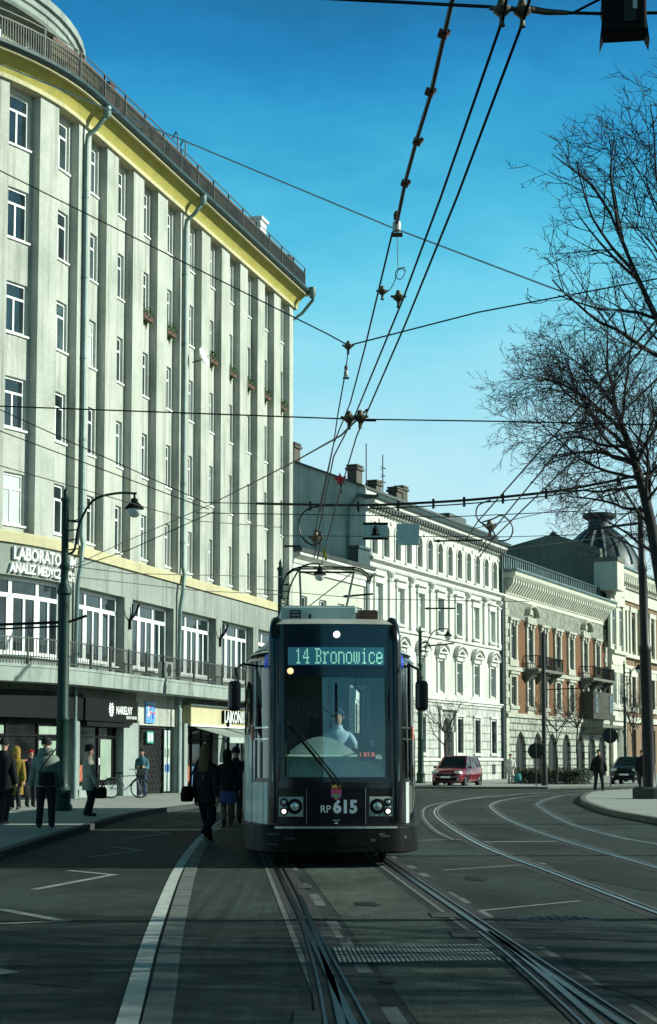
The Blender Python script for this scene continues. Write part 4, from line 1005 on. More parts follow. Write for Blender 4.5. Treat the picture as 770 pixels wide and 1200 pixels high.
m=MB(); m.lathe([(1.0,-.1),(1.35,-.1),(1.35,.2),(1.0,.2)],(1.2,-.6,16.4),14,Matrix.Rotation(R(90),3,'X')); m.build('round_window',M['b3'],och)
# gable wall and chimneyless ridge seen over the brick house, dome behind the cornice
gp_=[(.2,14),(.2,20.2),(4.5,21.7),(8.5,20.8),(14,19.4),(22,18.0),(22,14)]
m=MB(); ng=len(gp_); m.add([(-1.1,y,z) for y,z in gp_]+[(-.3,y,z) for y,z in gp_],[tuple(range(ng)),tuple(range(2*ng-1,ng-1,-1))]+[(i,(i+1)%ng,(i+1)%ng+ng,i+ng) for i in range(ng)]); gw=m.build('gable_wall',M['gable2'],och)
m=MB(); m.profile([(4.2,21.65),(4.5,21.95),(4.8,21.65)],-1.2,-.2); m.build('ridge_cap',M['roof'],gw)
m=MB(); m.box(-1.0,W3,2,13,18.5,19.6); m.build('roof',M['roof'],och)
m=MB(); m.box(-1.8,.6,-1.5,.6,16.4,18.9); m.build('cornice_block',M['b3'],och)
m=MB(); m.box(-1.9,.7,-1.6,.7,18.9,19.3); m.build('cornice_cap',M['gable2'],och)
dc=(b2u(712)-U3+11.0,3.4,0)
pf=[(3.9,18.6),(3.9,19.4),(3.8,19.9),(3.65,20.5),(3.3,21.3),(2.75,22.1),(2.1,22.8),(1.5,23.3),(1.2,23.5)]
m=MB(); m.lathe(pf,dc,32); dm=m.build('dome',M['dome'],och,smooth=40)
m=MB()
for k in range(16):
    t=2*math.pi*k/16; m.tube([(dc[0]+r*1.01*math.cos(t),dc[1]+r*1.01*math.sin(t),z) for r,z in pf[2:]],.13,5)
m.build('dome_rib',M['domerib'],dm)
m=MB(); m.lathe([(1.35,23.4),(1.15,23.7),(1.05,24.0),(1.1,24.4),(1.6,24.7),(1.65,24.95),(1.2,25.1),(.01,25.15)],dc,20); m.build('dome_lantern',M['dome'],dm,smooth=40)
# round headed end: a plain terrace further down the street so that the road does not end in nothing
far=thing('distant_house','pale distant house closing the street beyond the domed corner','building',bpt(97.5),BR)
ops=[(x-.6,x+.6,z,z+2) for x in(3,6.5,10,13.5,17) for z in(1.5,6,10)]
m=MB(); wall(m,0,20,-.05,15,ops,0,.3); m.build('front_wall',M['b3'],far); shell('house_body',M['gable2'],far,0,20,12,15.2)
m=MB(); m.profile([(.1,14.6),(-.6,14.7),(-.7,15.1),(.1,15.2)],-.1,20.1); m.build('cornice',M['b3'],far)
f,p=window_mesh(1.2,2.0,(.5,),(.66,),fr=.08); fa_,fp_=f.mesh('window',M['white']),p.mesh('pane',M['glass'])
for x in(3,6.5,10,13.5,17):
    for z in(1.5,6,10): win(far,fa_,fp_,x,.15,z)
# ------------------------------------------------------------------ the tram
TZ=-R(2.2)
tp=At(394,1000,23.9); 
TZ=-R(3.0)
tram=thing('tram','black and white tram on line 14 with lit headlights and raised pantograph','tram',(tp.x,23.9,0),-TZ)
TL=13.5
_out=[(0,0),(.2,.006),(.4,.022),(.58,.047),(.74,.078),(.83,.105),(.885,.15),(.94,.24),(1.01,.40),(1.09,.68),(1.18,1.05),(1.235,1.35),(1.26,1.65),(1.26,TL)]
_len=[0]
for a,b in zip(_out,_out[1:]): _len.append(_len[-1]+math.hypot(b[0]-a[0],b[1]-a[1]))
def plan(s):
    t=abs(s); sg=1 if s>=0 else -1
    for i in range(1,len(_out)):
        if t<=_len[i] or i==len(_out)-1:
            f=(t-_len[i-1])/(_len[i]-_len[i-1]); x=_out[i-1][0]+(_out[i][0]-_out[i-1][0])*f; y=_out[i-1][1]+(_out[i][1]-_out[i-1][1])*f
            dx=(_out[i][0]-_out[i-1][0]);dy=(_out[i][1]-_out[i-1][1]);l=math.hypot(dx,dy)
            return sg*x,y,sg*dy/l,-dx/l
def nrm(s):
    e=.05; a=plan(s-e);b=plan(s+e); dx,dy=b[0]-a[0],b[1]-a[1]; l=math.hypot(dx,dy); return dy/l,-dx/l
def S(s,z,off=0):
    x,y,_,_=plan(s); nx,ny=nrm(s)
    k=max(0,1-y/1.5); y+=.26*max(0,(z-1.15)/2.2)*k
    if z>2.98:   # sloping shoulder along the sides
        w_=min(1,y/.5) if abs(s)>.9 else 0
        x-= (1 if x>0 else -1)*.60*(z-2.98)/.44*w_*.9
    return (x+nx*off,y+ny*off,z)
SKEYS=sorted(set([l for l in _len]+[-l for l in _len]))
def patch(mb,s0,s1,z0,z1,off=.008,th=.03,dz=.25,ds=.35):
    ss=sorted(set([s0,s1]+[k for k in SKEYS if s0+1e-4<k<s1-1e-4])); o=[]
    for a,b in zip(ss,ss[1:]):
        n=max(1,int((b-a)/ds)) if b-a<3 else max(1,int((b-a)/2)); o+=[a+(b-a)*i/n for i in range(n)]
    ss=o+[s1]; nz=max(1,int(round((z1-z0)/dz))); zs=[z0+(z1-z0)*i/nz for i in range(nz+1)]
    nS=len(ss); vs=[S(s,z,off) for z in zs for s in ss]+[S(s,z,off-th) for z in zs for s in ss]; K=nS*len(zs); fs=[]
    for j in range(len(zs)-1):
        for i in range(nS-1):
            a=j*nS+i; fs.append((a,a+1,a+nS+1,a+nS))
    for i in range(nS-1):
        fs.append((i,i+K,i+1+K,i+1)); a=(len(zs)-1)*nS+i; fs.append((a,a+1,a+1+K,a+K))
    for j in range(len(zs)-1):
        a=j*nS; fs.append((a,a+nS,a+nS+K,a+K)); a=j*nS+nS-1; fs.append((a,a+K,a+nS+K,a+nS))
    mb.add(vs,fs); return mb
M['tblack']=plain('tram_black_paint',(.006,.007,.008),.2,0,.4,.3,2,coat=.15)
M['twhite']=plain('tram_white_paint',(.50,.58,.54),.30,0,.5,.12,3,coat=.4)
M['tgrey']=plain('tram_grey_paint',(.34,.36,.31),.4,0,.5,.2,2)
M['tbox']=plain('roof_box_paint',(.36,.50,.46),.45,0,.5,.15,2)
M['tdirt']=plain('dirty_skirt',(.006,.007,.006),.45,0,.12,.8,4)
M['chrome']=plain('chrome',(.6,.62,.62),.2,1)
M['tglass']=glass_dark('tram_side_glass',(.008,.012,.012))
M['shield']=clear_glass('windscreen_glass',(.88,.97,.95))
M['cornerglass']=clear_glass('corner_window_glass',(.13,.17,.165))
M['cornerglass2']=clear_glass('corner_window_clear',(.62,.70,.68))
M['scuff']=plain('scuffed_paint',(.05,.055,.05),.7,0,.3,.5,12)
M['sideglass']=clear_glass('side_window_glass',(.75,.85,.83))
M['lamp']=plain('headlamp_on',(.9,.9,.85),.3,emit=(1,.97,.86),es=1.3)
M['reflector']=plain('reflector',(.46,.52,.49),.28,.55,var=.2,scale=20)
M['hlpanel']=plain('headlight_panel',(.36,.42,.39),.4,.2)
M['amber']=plain('amber_lens',(.55,.09,.03),.3)
M['led']=plain('led_text',(.2,.6,.45),.5,emit=(.36,.85,.62),es=.42)
M['board']=plain('led_board',(.008,.07,.11),.35,emit=(.02,.11,.15),es=.45)
M['blue']=plain('blue_mark',(.03,.07,.5),.4,emit=(.05,.12,.9),es=.12)
ZW0,ZW1=1.235,2.82
# shell
m=MB(); 

for sg in(-1,1):
    for q0,q1,zz0,zz1 in((.71,TL,.24,1.24),(.71,1.0,1.24,2.92),(1.62,1.78,1.24,2.92),(1.78,2.55,1.24,1.88),(2.55,TL,1.24,2.92),(.71,TL,2.92,3.42)):
        patch(m,min(sg*q0,sg*q1),max(sg*q0,sg*q1),zz0,zz1,0,.04)
patch(m,-.71,.71,.24,ZW0,0,.04); patch(m,-.71,.71,ZW1,3.42,0,.04)
m.build('body',M['tblack'],tram,smooth=35)
m=MB(); ring=[S(s,3.42,0) for s in [k for k in SKEYS if abs(k)<=_len[-1]]]; n=len(ring)
m.add(ring+[(p[0]*.86,max(p[1]+.12,.40),3.50) for p in ring],[(i,i+1,n+i+1,n+i) for i in range(n-1)]+[tuple(range(n,2*n))]); m.build('roof',M['tgrey'],tram,smooth=35)
# black front mask frame parts: corner pillars with rounded heads
for sg in(-1,1):
    m=MB(); pts=[]
    for z in(.62,1.1,1.6,2.2,2.8,3.15,3.35,3.47,3.52): 
        p=S(sg*.86,min(z,3.0),.0); k=.26*max(0,(z-1.15)/2.2); pts.append((sg*(.845 if z<3.3 else .83),.155+k+max(0,z-3.35)*1.2,z))
    m.tube(pts,[.10,.105,.105,.105,.105,.105,.10,.08,.03],10); m.build('corner_pillar',M['tblack'],tram,smooth=50)
    m=MB(); m.tube([(sg*.885,.075+.26*max(0,(z-1.15)/2.2),z) for z in(1.2,1.9,2.6,3.2)],.012,5); m.build('pillar_trim',M['reflector'],tram)
    m=MB(); m.tube([(sg*.76,.36,3.13),(sg*.86,.32,3.13),(sg*.94,.38,3.13),(sg*.98,.62,3.10)],.012,5); m.build('shoulder_trim',M['twhite'],tram)
# windscreen, its black surround
m=MB(); patch(m,-.70,.72,ZW0+.02,ZW1-.02,-.012,.012); m.build('windscreen',M['shield'],tram,smooth=35)
m=MB(); patch(m,-.80,.80,ZW0-.05,ZW0+.02,.016,.03); patch(m,-.82,.82,1.10,ZW0-.05,.03,.05); m.build('windscreen_sill',M['tblack'],tram,smooth=35)
# upper mask and display
m=MB(); patch(m,-.72,.74,2.66,2.82,.004,.02); patch(m,-.72,.74,2.80,3.40,.010,.02); mask=m.build('display_mask',plain('mask_glass',(.008,.012,.022),.12,coat=.15),tram,smooth=35)
m=MB(); patch(m,-.67,.70,2.83,3.085,.014,.02); disp=m.build('destination_display',M['board'],tram)
GL={'1':["..#..",".##..","..#..","..#..","..#..","..#..","..#..","..#..",".###."],
'4':["...#.","..##.",".#.#.",".#.#.","#..#.","#####","...#.","...#.","..###"],
'B':["####.",".#..#",".#..#",".#..#",".###.",".#..#",".#..#",".#..#","####."],
'r':[".....",".....","##.##",".##..",".#...",".#...",".#...",".#...","###.."],
'o':[".....",".....",".###.","#...#","#...#","#...#","#...#","#...#",".###."],
'n':[".....",".....","####.","#...#","#...#","#...#","#...#","#...#","#...#"],
'w':[".....",".....","#.#.#","#.#.#","#.#.#","#.#.#","#.#.#","#.#.#",".#.#."],
'i':["..#..",".....",".##..","..#..","..#..","..#..","..#..","..#..",".###."],
'c':[".....",".....",".###.","#...#","#....","#....","#....","#...#",".###."],
'e':[".....",".....",".###.","#...#","#...#","#####","#....","#...#",".###."]}
m=MB(); px_=.0180; zz=.0245; x0=-.565
for ch in "14 Bronowice":
    if ch==' ': x0+=px_*3.4; continue
    g=GL[ch]
    for r,row in enumerate(g):
        for c,v in enumerate(row):
            if v=='#':
                x=x0+c*px_; z=3.068-r*zz; y=.26*(z-1.15)/2.2
                q=[S(x,z,.0155),S(x+px_*.93,z,.0155),S(x+px_*.93,z-zz*.93,.0155),S(x,z-zz*.93,.0155)]
                m.add(q,[(0,1,2,3)])
    x0+=px_*6.05
m.build('display_text',M['led'],disp)
m=MB(); q=S(.02,3.265,.02); m.lathe([(.048,0),(.048,.03),(.04,.045),(.01,.05)],q,18,Matrix.Rotation(R(90),3,'X')); m.build('top_headlight',M['lamp'],tram)
m=MB(); q=S(-.635,2.745,.02); m.lathe([(.045,0),(.04,.03),(.01,.04)],q,14,Matrix.Rotation(R(90),3,'X')); m.build('marker_light',plain('warm_marker',(.8,.55,.3),.3,emit=(1,.7,.35),es=.9),tram)
# lower front: three black flaps with bright joints, headlights, crest, number
for s0,s1 in((-.80,-.415),(-.405,.405),(.415,.80)):
    m=MB(); patch(m,s0,s1,.60,1.09,.022,.04); m.build('front_flap',M['tblack'],tram,smooth=35)
m=MB(); patch(m,-.414,-.406,.60,1.10,.026,.03); m.build('flap_joint',M['chrome'],tram); m=MB(); patch(m,.406,.414,.60,1.10,.026,.03); m.build('flap_joint',M['chrome'],tram)
RX=Matrix.Rotation(R(90),3,'X')
for sg in(-1,1):
    m=MB(); patch(m,min(sg*.455,sg*.805),max(sg*.455,sg*.805),.705,.985,.028,.03); hl=m.build('headlight',M['tgrey'],tram,bevel=.01)
    m=MB(); patch(m,min(sg*.468,sg*.792),max(sg*.468,sg*.792),.718,.972,.031,.01); m.build('headlight_panel',M['hlpanel'],hl)
    def lens(s,z,r,mt,nm):
        q=S(sg*s,z,.03); mm=MB(); mm.mat(1).lathe([(r*1.09,0),(r*1.09,.02),(r,.024)],q,20,RX); mm.mat(0).lathe([(r,.022),(r*.8,.014),(r*.5,.030),(.001,.036)],q,20,RX); mm.build(nm,[mt,M['black']],hl,smooth=40)
    lens(.575,.850,.098,M['reflector'],'main_lamp'); lens(.725,.780,.052,M['lamp'],'dipped_lamp'); lens(.725,.907,.052,M['reflector'],'indicator_lamp')
m=MB(); vs,fs=text_mesh('615',.240,.002,.011,sx=.95); m.add(vs,fs); m.shift(-.045,-.032,.765); vs,fs=text_mesh('RP',.145,.002,.001,sx=.95); q=MB().add(vs,fs); q.shift(-.225,-.032,.765); m.add(q.v,q.f)
m.add([(-.05,-.031,.655),(.05,-.031,.655),(.05,-.031,.663),(-.05,-.031,.663)],[(0,1,2,3)]); m.add([(-.03,-.031,.61),(.03,-.031,.61),(0,-.031,.64)],[(0,1,2)])
m.build('fleet_number',plain('number_white',(.85,.88,.86),.4),tram)
cr=MB()
sh=[(-.075,1.03),(-.07,.93),(-.04,.885),(0,.865),(.04,.885),(.07,.93),(.075,1.03)]
cr.add([(x,-.034,z) for x,z in sh],[tuple(range(7))])
cr.mat(1)
for x in(-.05,0,.05): cr.add([(x-.02,-.036,.945),(x+.02,-.036,.945),(x+.02,-.036,1.005),(x+.012,-.036,1.0),(x+.006,-.036,1.01),(x-.006,-.036,1.0),(x-.02,-.036,1.005)],[tuple(range(7))])
cr.mat(2); cr.add([(-.055,-.0355,.915),(.055,-.0355,.915),(.06,-.0355,.945),(-.06,-.0355,.945)],[(0,1,2,3)]); cr.add([(-.018,-.037,.88),(.018,-.037,.88),(.018,-.037,.92),(-.018,-.037,.92)],[(0,1,2,3)])
cr.mat(3)
cr.add([(-.055,-.034,1.035),(.055,-.034,1.035),(.07,-.034,1.09),(.035,-.034,1.06),(0,-.034,1.10),(-.035,-.034,1.06),(-.07,-.034,1.09)],[tuple(range(7))])
cr.mat(4); cr.add([(-.072,-.033,.90),(-.05,-.033,.885),(-.06,-.033,1.03),(-.078,-.033,1.03)],[(0,1,2,3)]); cr.add([(.05,-.033,.885),(.072,-.033,.90),(.078,-.033,1.03),(.06,-.033,1.03)],[(0,1,2,3)])
cr.shift(0,0,.072); cr.build('city_crest',[plain('crest_red',(.62,.03,.06),.4),plain('crest_pink',(.62,.10,.22),.4),plain('crest_green',(.10,.45,.14),.4),plain('crest_gold',(.75,.55,.10),.4),plain('crest_blue',(.05,.10,.55),.4)],tram)
# bumper and skirts
m=MB(); patch(m,-1.62,1.62,.20,.58,.10,.12,.1); m.build('bumper',M['tdirt'],tram,smooth=35,bevel=.025)
m=MB(); patch(m,-.82,.82,.545,.575,.108,.02); m.build('bumper_edge',M['reflector'],tram)
m=MB(); patch(m,-.46,.46,.30,.52,.106,.02); m.build('bumper_plate',M['tdirt'],tram)
for s0,s1 in((-TL,-1.75),(1.75,TL)):
    m=MB(); patch(m,s0,s1,.22,.56,.012,.03); m.build('skirt',M['tdirt'],tram,smooth=35)
for sg in(-1,1):
    a=lambda s0,s1:(min(sg*s0,sg*s1),max(sg*s0,sg*s1))
    # nose side window in its silver frame
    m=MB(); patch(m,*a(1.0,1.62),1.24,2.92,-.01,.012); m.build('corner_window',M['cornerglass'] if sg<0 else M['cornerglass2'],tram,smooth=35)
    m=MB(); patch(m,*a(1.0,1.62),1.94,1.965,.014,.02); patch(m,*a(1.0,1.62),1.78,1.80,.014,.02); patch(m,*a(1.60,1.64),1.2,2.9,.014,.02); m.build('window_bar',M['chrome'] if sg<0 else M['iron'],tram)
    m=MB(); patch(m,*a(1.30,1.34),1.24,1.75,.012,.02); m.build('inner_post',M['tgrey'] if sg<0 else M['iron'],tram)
    # white panels below it
    m=MB(); patch(m,*a(1.18,1.42),.60,1.18,.01,.03); m.build('side_panel',M['twhite'],tram,smooth=35)
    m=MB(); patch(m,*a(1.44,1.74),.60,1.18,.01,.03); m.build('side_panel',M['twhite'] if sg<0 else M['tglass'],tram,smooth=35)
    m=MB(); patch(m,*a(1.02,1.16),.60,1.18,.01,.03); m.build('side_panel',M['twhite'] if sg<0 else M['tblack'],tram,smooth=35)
    m=MB(); patch(m,*a(1.66,1.76),1.78,1.98,.03,.05); m.build('side_marker',M['amber'],tram)
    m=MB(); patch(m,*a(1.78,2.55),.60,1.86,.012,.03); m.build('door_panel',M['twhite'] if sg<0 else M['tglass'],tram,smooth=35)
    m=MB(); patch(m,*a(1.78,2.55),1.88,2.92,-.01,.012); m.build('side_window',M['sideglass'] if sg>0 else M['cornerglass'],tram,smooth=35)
    s=2.62
    while s<TL-1.5:
        m=MB(); patch(m,*a(s,s+1.55),1.30,2.80,.008,.03); m.build('side_window',M['tglass'],tram,smooth=35)
        m=MB(); patch(m,*a(s,s+1.55),.60,1.24,.010,.03); m.build('side_panel',M['twhite'],tram,smooth=35)
        s+=1.62
    m=MB(); patch(m,*a(1.05,TL),3.03,3.06,.014,.03); m.build('roof_line',M['twhite'],tram)
    m=MB(); patch(m,*a(1.2,TL),3.08,3.41,.010,.02); m.build('roof_shoulder',M['tgrey'],tram,smooth=35)
    # small blue emblem and side lettering
    m=MB(); q0=1.03
    for (u0,u1,z0,z1) in((.0,.035,2.80,3.0),(.075,.11,2.80,3.0),(.0,.11,2.87,2.93)): patch(m,*a(q0+u0,q0+u1),z0,z1,.012,.01)
    m.build('blue_emblem',M['blue'],tram)
    # mirrors
    mt=MB(); 
    ex,ey=((-1.42,-.1) if sg<0 else (1.17,-.32)); az=2.80
    mt.tube([(sg*1.08,.75,2.84),(ex-sg*.12,.35,2.85),(ex-sg*.02,-.02,2.76),(ex-sg*.05,ey,2.58)],.018,6); arm=mt.build('mirror_arm',M['black'],tram)
    mt=MB(); mt.box(ex-.088,ex+.088,ey-.06,ey+.08,2.17,2.59); mt.build('mirror',M['tblack'],tram,bevel=.05)
    mt=MB(); mt.box(ex-.07,ex+.07,ey+.085,ey+.09,2.2,2.56); mt.build('mirror_glass',M['reflector'],arm)
m=MB(); vs,fs=text_mesh('mpl',.22,.001); m.add(vs,fs)
vsx=[S(-1.95+(x/.5)*.55,2.84+z,.014) for x,y,z in m.v]; m.v=vsx; m.build('side_lettering',M['twhite'],tram)
# seams, bolts and scuffs on the front
for z0_,z1_,s0_,s1_ in((.60,.604,-.80,.80),(1.088,1.093,-.80,.80),(.585,.592,-1.6,1.6)):
    m=MB(); patch(m,s0_,s1_,z0_,z1_,.030 if z0_>.595 else .102,.01); m.build('panel_seam',M['groove'],tram)
rg=random.Random(6)
for i in range(9):
    s0_=rg.uniform(-1.1,1.0); z0_=rg.uniform(.27,.5); w_=rg.uniform(.03,.16)
    m=MB(); patch(m,s0_,s0_+w_,z0_,z0_+rg.uniform(.012,.05),.104,.01); m.build('paint_scuff',M['scuff'],tram)
for s_ in(-1.25,-.62,.0,.62,1.25):
    m=MB(); patch(m,s_-.004,s_+.004,.22,.56,.103,.01); m.build('panel_seam',M['groove'],tram)
# wiper
m=MB(); m.tube([S(.05,1.10,.06),S(-.10,1.30,.05),S(-.35,1.62,.03),S(-.66,1.98,.02)],.014,6); m.tube([S(.11,1.10,.06),S(-.02,1.28,.05),S(-.30,1.62,.03),S(-.60,1.96,.02)],.010,6); m.tube([S(-.69,2.02,.012),S(-.45,1.72,.012),S(-.2,1.42,.012)],.016,4); m.build('wiper',M['black'],tram)
# cab inside: floor, rounded pale dashboard, consoles, seat, partition
m=MB(); m.box(-1.0,1.0,.35,1.9,.85,.9); m.box(-1.05,1.05,1.9,1.95,.9,1.9); m.box(-1.05,.22,1.9,1.95,1.9,3.2); m.box(.62,1.05,1.9,1.95,1.9,3.2); m.box(.22,.62,1.9,1.95,2.62,3.2); m.build('cab_partition',plain('cab_grey',(.05,.065,.065),.6),tram)
m=MB(); pr=[]
for i in range(9):
    t=R(90)*i/8; pr.append((.12+.75*(1-math.cos(t)) if False else .15+.75*math.sin(t)*.9,1.02+.70*(1-math.cos(t)) if False else 1.25+.45*math.sin(t)))
m.profile([(.12,1.0)]+[(.12+.62*(1-math.cos(R(90)*i/8)),1.15+.42*math.sin(R(90)*i/8)) for i in range(9)]+[(.74,1.0)],-.66,.68); m.build('dashboard',plain('dash_pale_green',(.50,.70,.62),.55),tram,smooth=40)
m=MB(); n=14
vs=[]
for i in range(n+1):
    x=-.62+.95*i/n; h=.33*math.sin(math.pi*(.12+.80*i/n))
    vs+=[(x,.75,1.45),(x,.82,1.50+h),(x,1.05,1.50+h),(x,1.1,1.45)]
m.add(vs,[(4*i+k,4*i+k+1,4*i+k+5,4*i+k+4) for i in range(n) for k in range(3)]); m.build('instrument_cowl',plain('cowl_pale',(.52,.66,.60),.5),tram,smooth=50)
m=MB(); m.box(.33,.58,.34,.50,1.50,1.78); m.box(.30,.62,.4,.5,1.42,1.5); cons=m.build('ticket_console',M['black'],tram,bevel=.01)
m=MB(); 
for i,w_ in enumerate((.02,.045,.03,.05)): m.box(.355+i*.055,.355+i*.055+w_*.9,.332,.339,1.54,1.60)
m.build('console_digits',plain('red_led',(.35,.08,.05),.4,emit=(.8,.18,.10),es=.35),cons)
m=MB(); m.box(.50,.57,.332,.339,1.68,1.77); m.build('console_label',plain('blue_label',(.35,.55,.62),.4),cons)
m=MB(); m.tube([(.62,.30,1.30),(.57,.30,1.38),(.55,.3,1.46),(.59,.3,1.50),(.63,.3,1.42)],.012,5); m.build('microphone',M['black'],tram)
m=MB(); m.box(-.72,.72,.30,.34,1.99,2.0); m.build('sun_blind',M['twhite'],tram) if False else None
m=MB(); m.box(-.30,.28,1.62,1.74,1.35,2.15); m.box(-.3,.28,1.1,1.7,1.25,1.37); m.build('driver_seat',M['black'],tram,bevel=.04)
m=MB(); m.box(-.72,.74,.42,1.9,3.18,3.22); m.build('cab_ceiling',plain('cab_ceiling',(.06,.08,.085),.6),tram)
# saloon behind the partition opening lets daylight through
# roof equipment
m=MB(); m.box(-.74,.36,1.1,3.4,3.5,3.74); m.build('roof_box',M['tbox'],tram,bevel=.02)
m=MB(); m.box(-.72,.34,1.12,3.3,3.742,3.755); m.build('roof_box_lid',M['twhite'],tram)
m=MB()
for x in(-.62,-.48): m.box(x,x+.02,.99,1.05,3.5,3.68)
for z in(3.52,3.57,3.62,3.66): m.box(-.62,-.46,1.0,1.03,z,z+.02)
m.build('roof_step',M['iron'],tram); m=MB(); m.box(-.34,-.31,1.0,1.06,3.48,3.62); m.build('roof_aerial',M['black'],tram)
m=MB(); m.box(.40,.70,1.1,3.3,3.5,3.56)
for i in range(8): m.box(.40+.04*(i%3),.68,1.1+.22*i,1.22+.22*i,3.56,3.68+.03*(i%2))
m.build('resistor_box',M['copper'],tram)
# pantograph
PY=7.6
pg=MB(); pg.box(-.45,.45,PY-.5,PY+.9,3.5,3.62); 
for sg in(-1,1): pg.tube([(sg*.42,PY+.7,3.62),(sg*.30,PY-.2,3.66)],.03)
pg.map(lambda x,y,z:(x*.82+.27,y,z)); pan=pg.build('pantograph_base',M['iron'],tram)
pg=MB()
for sg in(-1,1):
    pg.tube([(sg*.38,PY-.3,3.66),(sg*.52,PY+1.5,4.35)],.028,6); pg.tube([(sg*.52,PY+1.5,4.35),(sg*.62,PY+.15,5.0)],.026,6)
pg.tube([(-.52,PY+1.5,4.35),(.52,PY+1.5,4.35)],.03,6); pg.tube([(-.52,PY+1.5,4.35),(.62,PY+.15,5.0)],.012,4); pg.map(lambda x,y,z:(x*.82+.27,y,z)); pg.build('pantograph_arms',M['zinc'],tram)
pg=MB()
for y in(PY,PY+.32):
    pg.tube([(-1.0,y,4.78),(-.92,y,4.93),(-.78,y,5.02),(-.6,y,5.06),(.6,y,5.06),(.78,y,5.02),(.92,y,4.93),(1.0,y,4.78)],.017,6)
for x in(-.6,.6): pg.tube([(x,PY,5.05),(x,PY+.32,5.05)],.02)
pg.tube([(-.6,PY+.16,4.98),(.6,PY+.16,4.98)],.02); pg.map(lambda x,y,z:(x*.82+.27,y,z)); pg.build('contact_bow',M['black'],tram)
# wheels under the floor and the rear section beyond the bellows
for y in(1.9,3.7,11.2,12.9):
    for sg in(-1,1):
        m=MB(); m.lathe([(.29,-.06),(.33,-.06),(.33,.0),(.30,.05),(.12,.06),(.001,.06)],(sg*.80,y,.32),20,Matrix.Rotation(R(90)*sg,3,'Y')); m.build('wheel',M['iron'],tram,smooth=40)
    
m=MB(); m.box(-1.0,1.0,1.0,TL-.3,.3,.5); m.build('underframe',M['tdirt'],tram)
def rot_pt(p,a,o):
    x,y,z=p; y-=o; return (x*math.cos(a)+y*math.sin(a),o-x*math.sin(a)+y*math.cos(a),z)
AR=R(6); O=TL+.2
def rb(name,mat,*boxes):
    m=MB()
    for b in boxes: m.box(*b)
    m.map(lambda x,y,z:rot_pt((x,y,z),AR,O)); return m.build(name,mat,tram)
rb('bellows',M['iron'],*[(-1.08+.05*(i%2),1.08-.05*(i%2),TL-.05+.12*i,TL+.07+.12*i,.5,3.2) for i in range(6)])
Yb=TL+.7
rb('rear_body',M['twhite'],(-1.2,1.2,Yb,Yb+11,.3,1.25),(-1.18,1.18,Yb,Yb+11,1.25,2.85),(-1.2,1.2,Yb,Yb+11,2.85,3.1))
rb('rear_roof',M['tgrey'],(-1.0,1.0,Yb+.1,Yb+10.9,3.1,3.4))
for i in range(6):
    for sg in(-1,1): rb('side_window',M['tglass'],(sg*1.18,sg*1.21,Yb+.3+1.75*i,Yb+1.85+1.75*i,1.4,2.75))
# ------------------------------------------------------------------ the street behind the camera (seen mirrored in the windscreen)
def plain_house(label,loc,rz,w_,h,floors,mat):
    t=thing('row_house',label,'building',loc,rz)
    ops=[]; fh=(h-1.5)/floors; n=int(w_/3)
    for i in range(n):
        for k in range(floors): ops.append((1+i*3.0,2.2+i*3.0,1+k*fh,1+k*fh+fh*.6))
    m=MB(); wall(m,0,w_,-.05,h,ops,0,.25); m.build('front_wall',mat,t)
    m=MB(); m.box(.01,w_-.01,.25,12,-.05,h); m.build('house_body',M['glass'],t)
    m=MB(); m.box(-.1,w_+.1,.0,12,h+.01,h+.5); m.profile([(.0,h-.4),(-.5,h-.1),(-.6,h+.3),(.0,h+.3)],-.1,w_+.1); m.build('cornice',mat,t)
plain_house('grey five storey house standing on the left behind the photographer',(-14,16,0),R(-90),44,21,6,M['stucco2']) if False else None
plain_house('tall weathered grey house closing the left side of the street behind the photographer',(.5,-45,0),R(180),24,27,7,M['gable2'])
plain_house('dark stone house closing the view behind the photographer',(29,-47,0),R(180),28,11,3,M['gable2'])
# ------------------------------------------------------------------ lamp posts, mast, poles
def lamp_post(label,loc,h,side=1,arm=1.9,big=True,group=None):
    t=thing('street_lamp',label,'street lamp',loc,0,group); k=1 if big else .6
    m=MB(); m.lathe([(.30*k,0),(.30*k,.12),(.25*k,.2),(.25*k,.5),(.27*k,.55),(.22*k,.62),(.185*k,.75),(.165*k,h*.27),(.185*k,h*.275),(.185*k,h*.282),(.16*k,h*.29),(.15*k,h*.66)],(0,0,0),18); m.build('base',M['green'],t,smooth=40)
    m=MB(); m.lathe([(.15*k,h*.66),(.20*k,h*.665),(.20*k,h*.68),(.11*k,h*.70),(.105*k,h*.74),(.14*k,h*.745),(.14*k,h*.755),(.10*k,h*.76),(.095*k,h*.95),(.13*k,h*.955),(.13*k,h*.962),(.06*k,h*.968),(.07*k,h*.985),(.04*k,h*.99),(.01,h)],(0,0,0),14); m.build('post',M['green'],t,smooth=40)
    m=MB(); p=[(.06,0,h*.80),(side*.22,0,h*.81),(side*.28,0,h*.88)]
    m.tube(spline([(0,0,h*.79),(side*.25,0,h*.80),(side*.38,0,h*.88),(side*.75,0,h*.955),(side*arm*.7,0,h*.978),(side*arm,0,h*.978)],5),.035*max(k,.8),6)
    m.tube(spline([(0,0,h*.90),(side*.2,0,h*.89),(side*.40,0,h*.89)],4),.025,5)
    for z in(.80,.83,.86,.89): m.tube([(0,0,h*z),(side*.36,0,h*z+.05)],.018,4)
    m.build('bracket_arm',M['green'],t)
    L0=(side*arm*.97,0,h*.978)
    m=MB(); m.lathe([(.03,0),(.03,-.12),(.10,-.16),(.10,-.24),(.17,-.30),(.26,-.40),(.27,-.43),(.20,-.43)],L0,16); ln=m.build('lantern',M['black'],t,smooth=40)
    m=MB(); m.lathe([(.19,-.43),(.20,-.50),(.16,-.60),(.08,-.66),(.001,-.67)],L0,14); m.build('lamp_glass',M['blind'],ln,smooth=40)
    return t
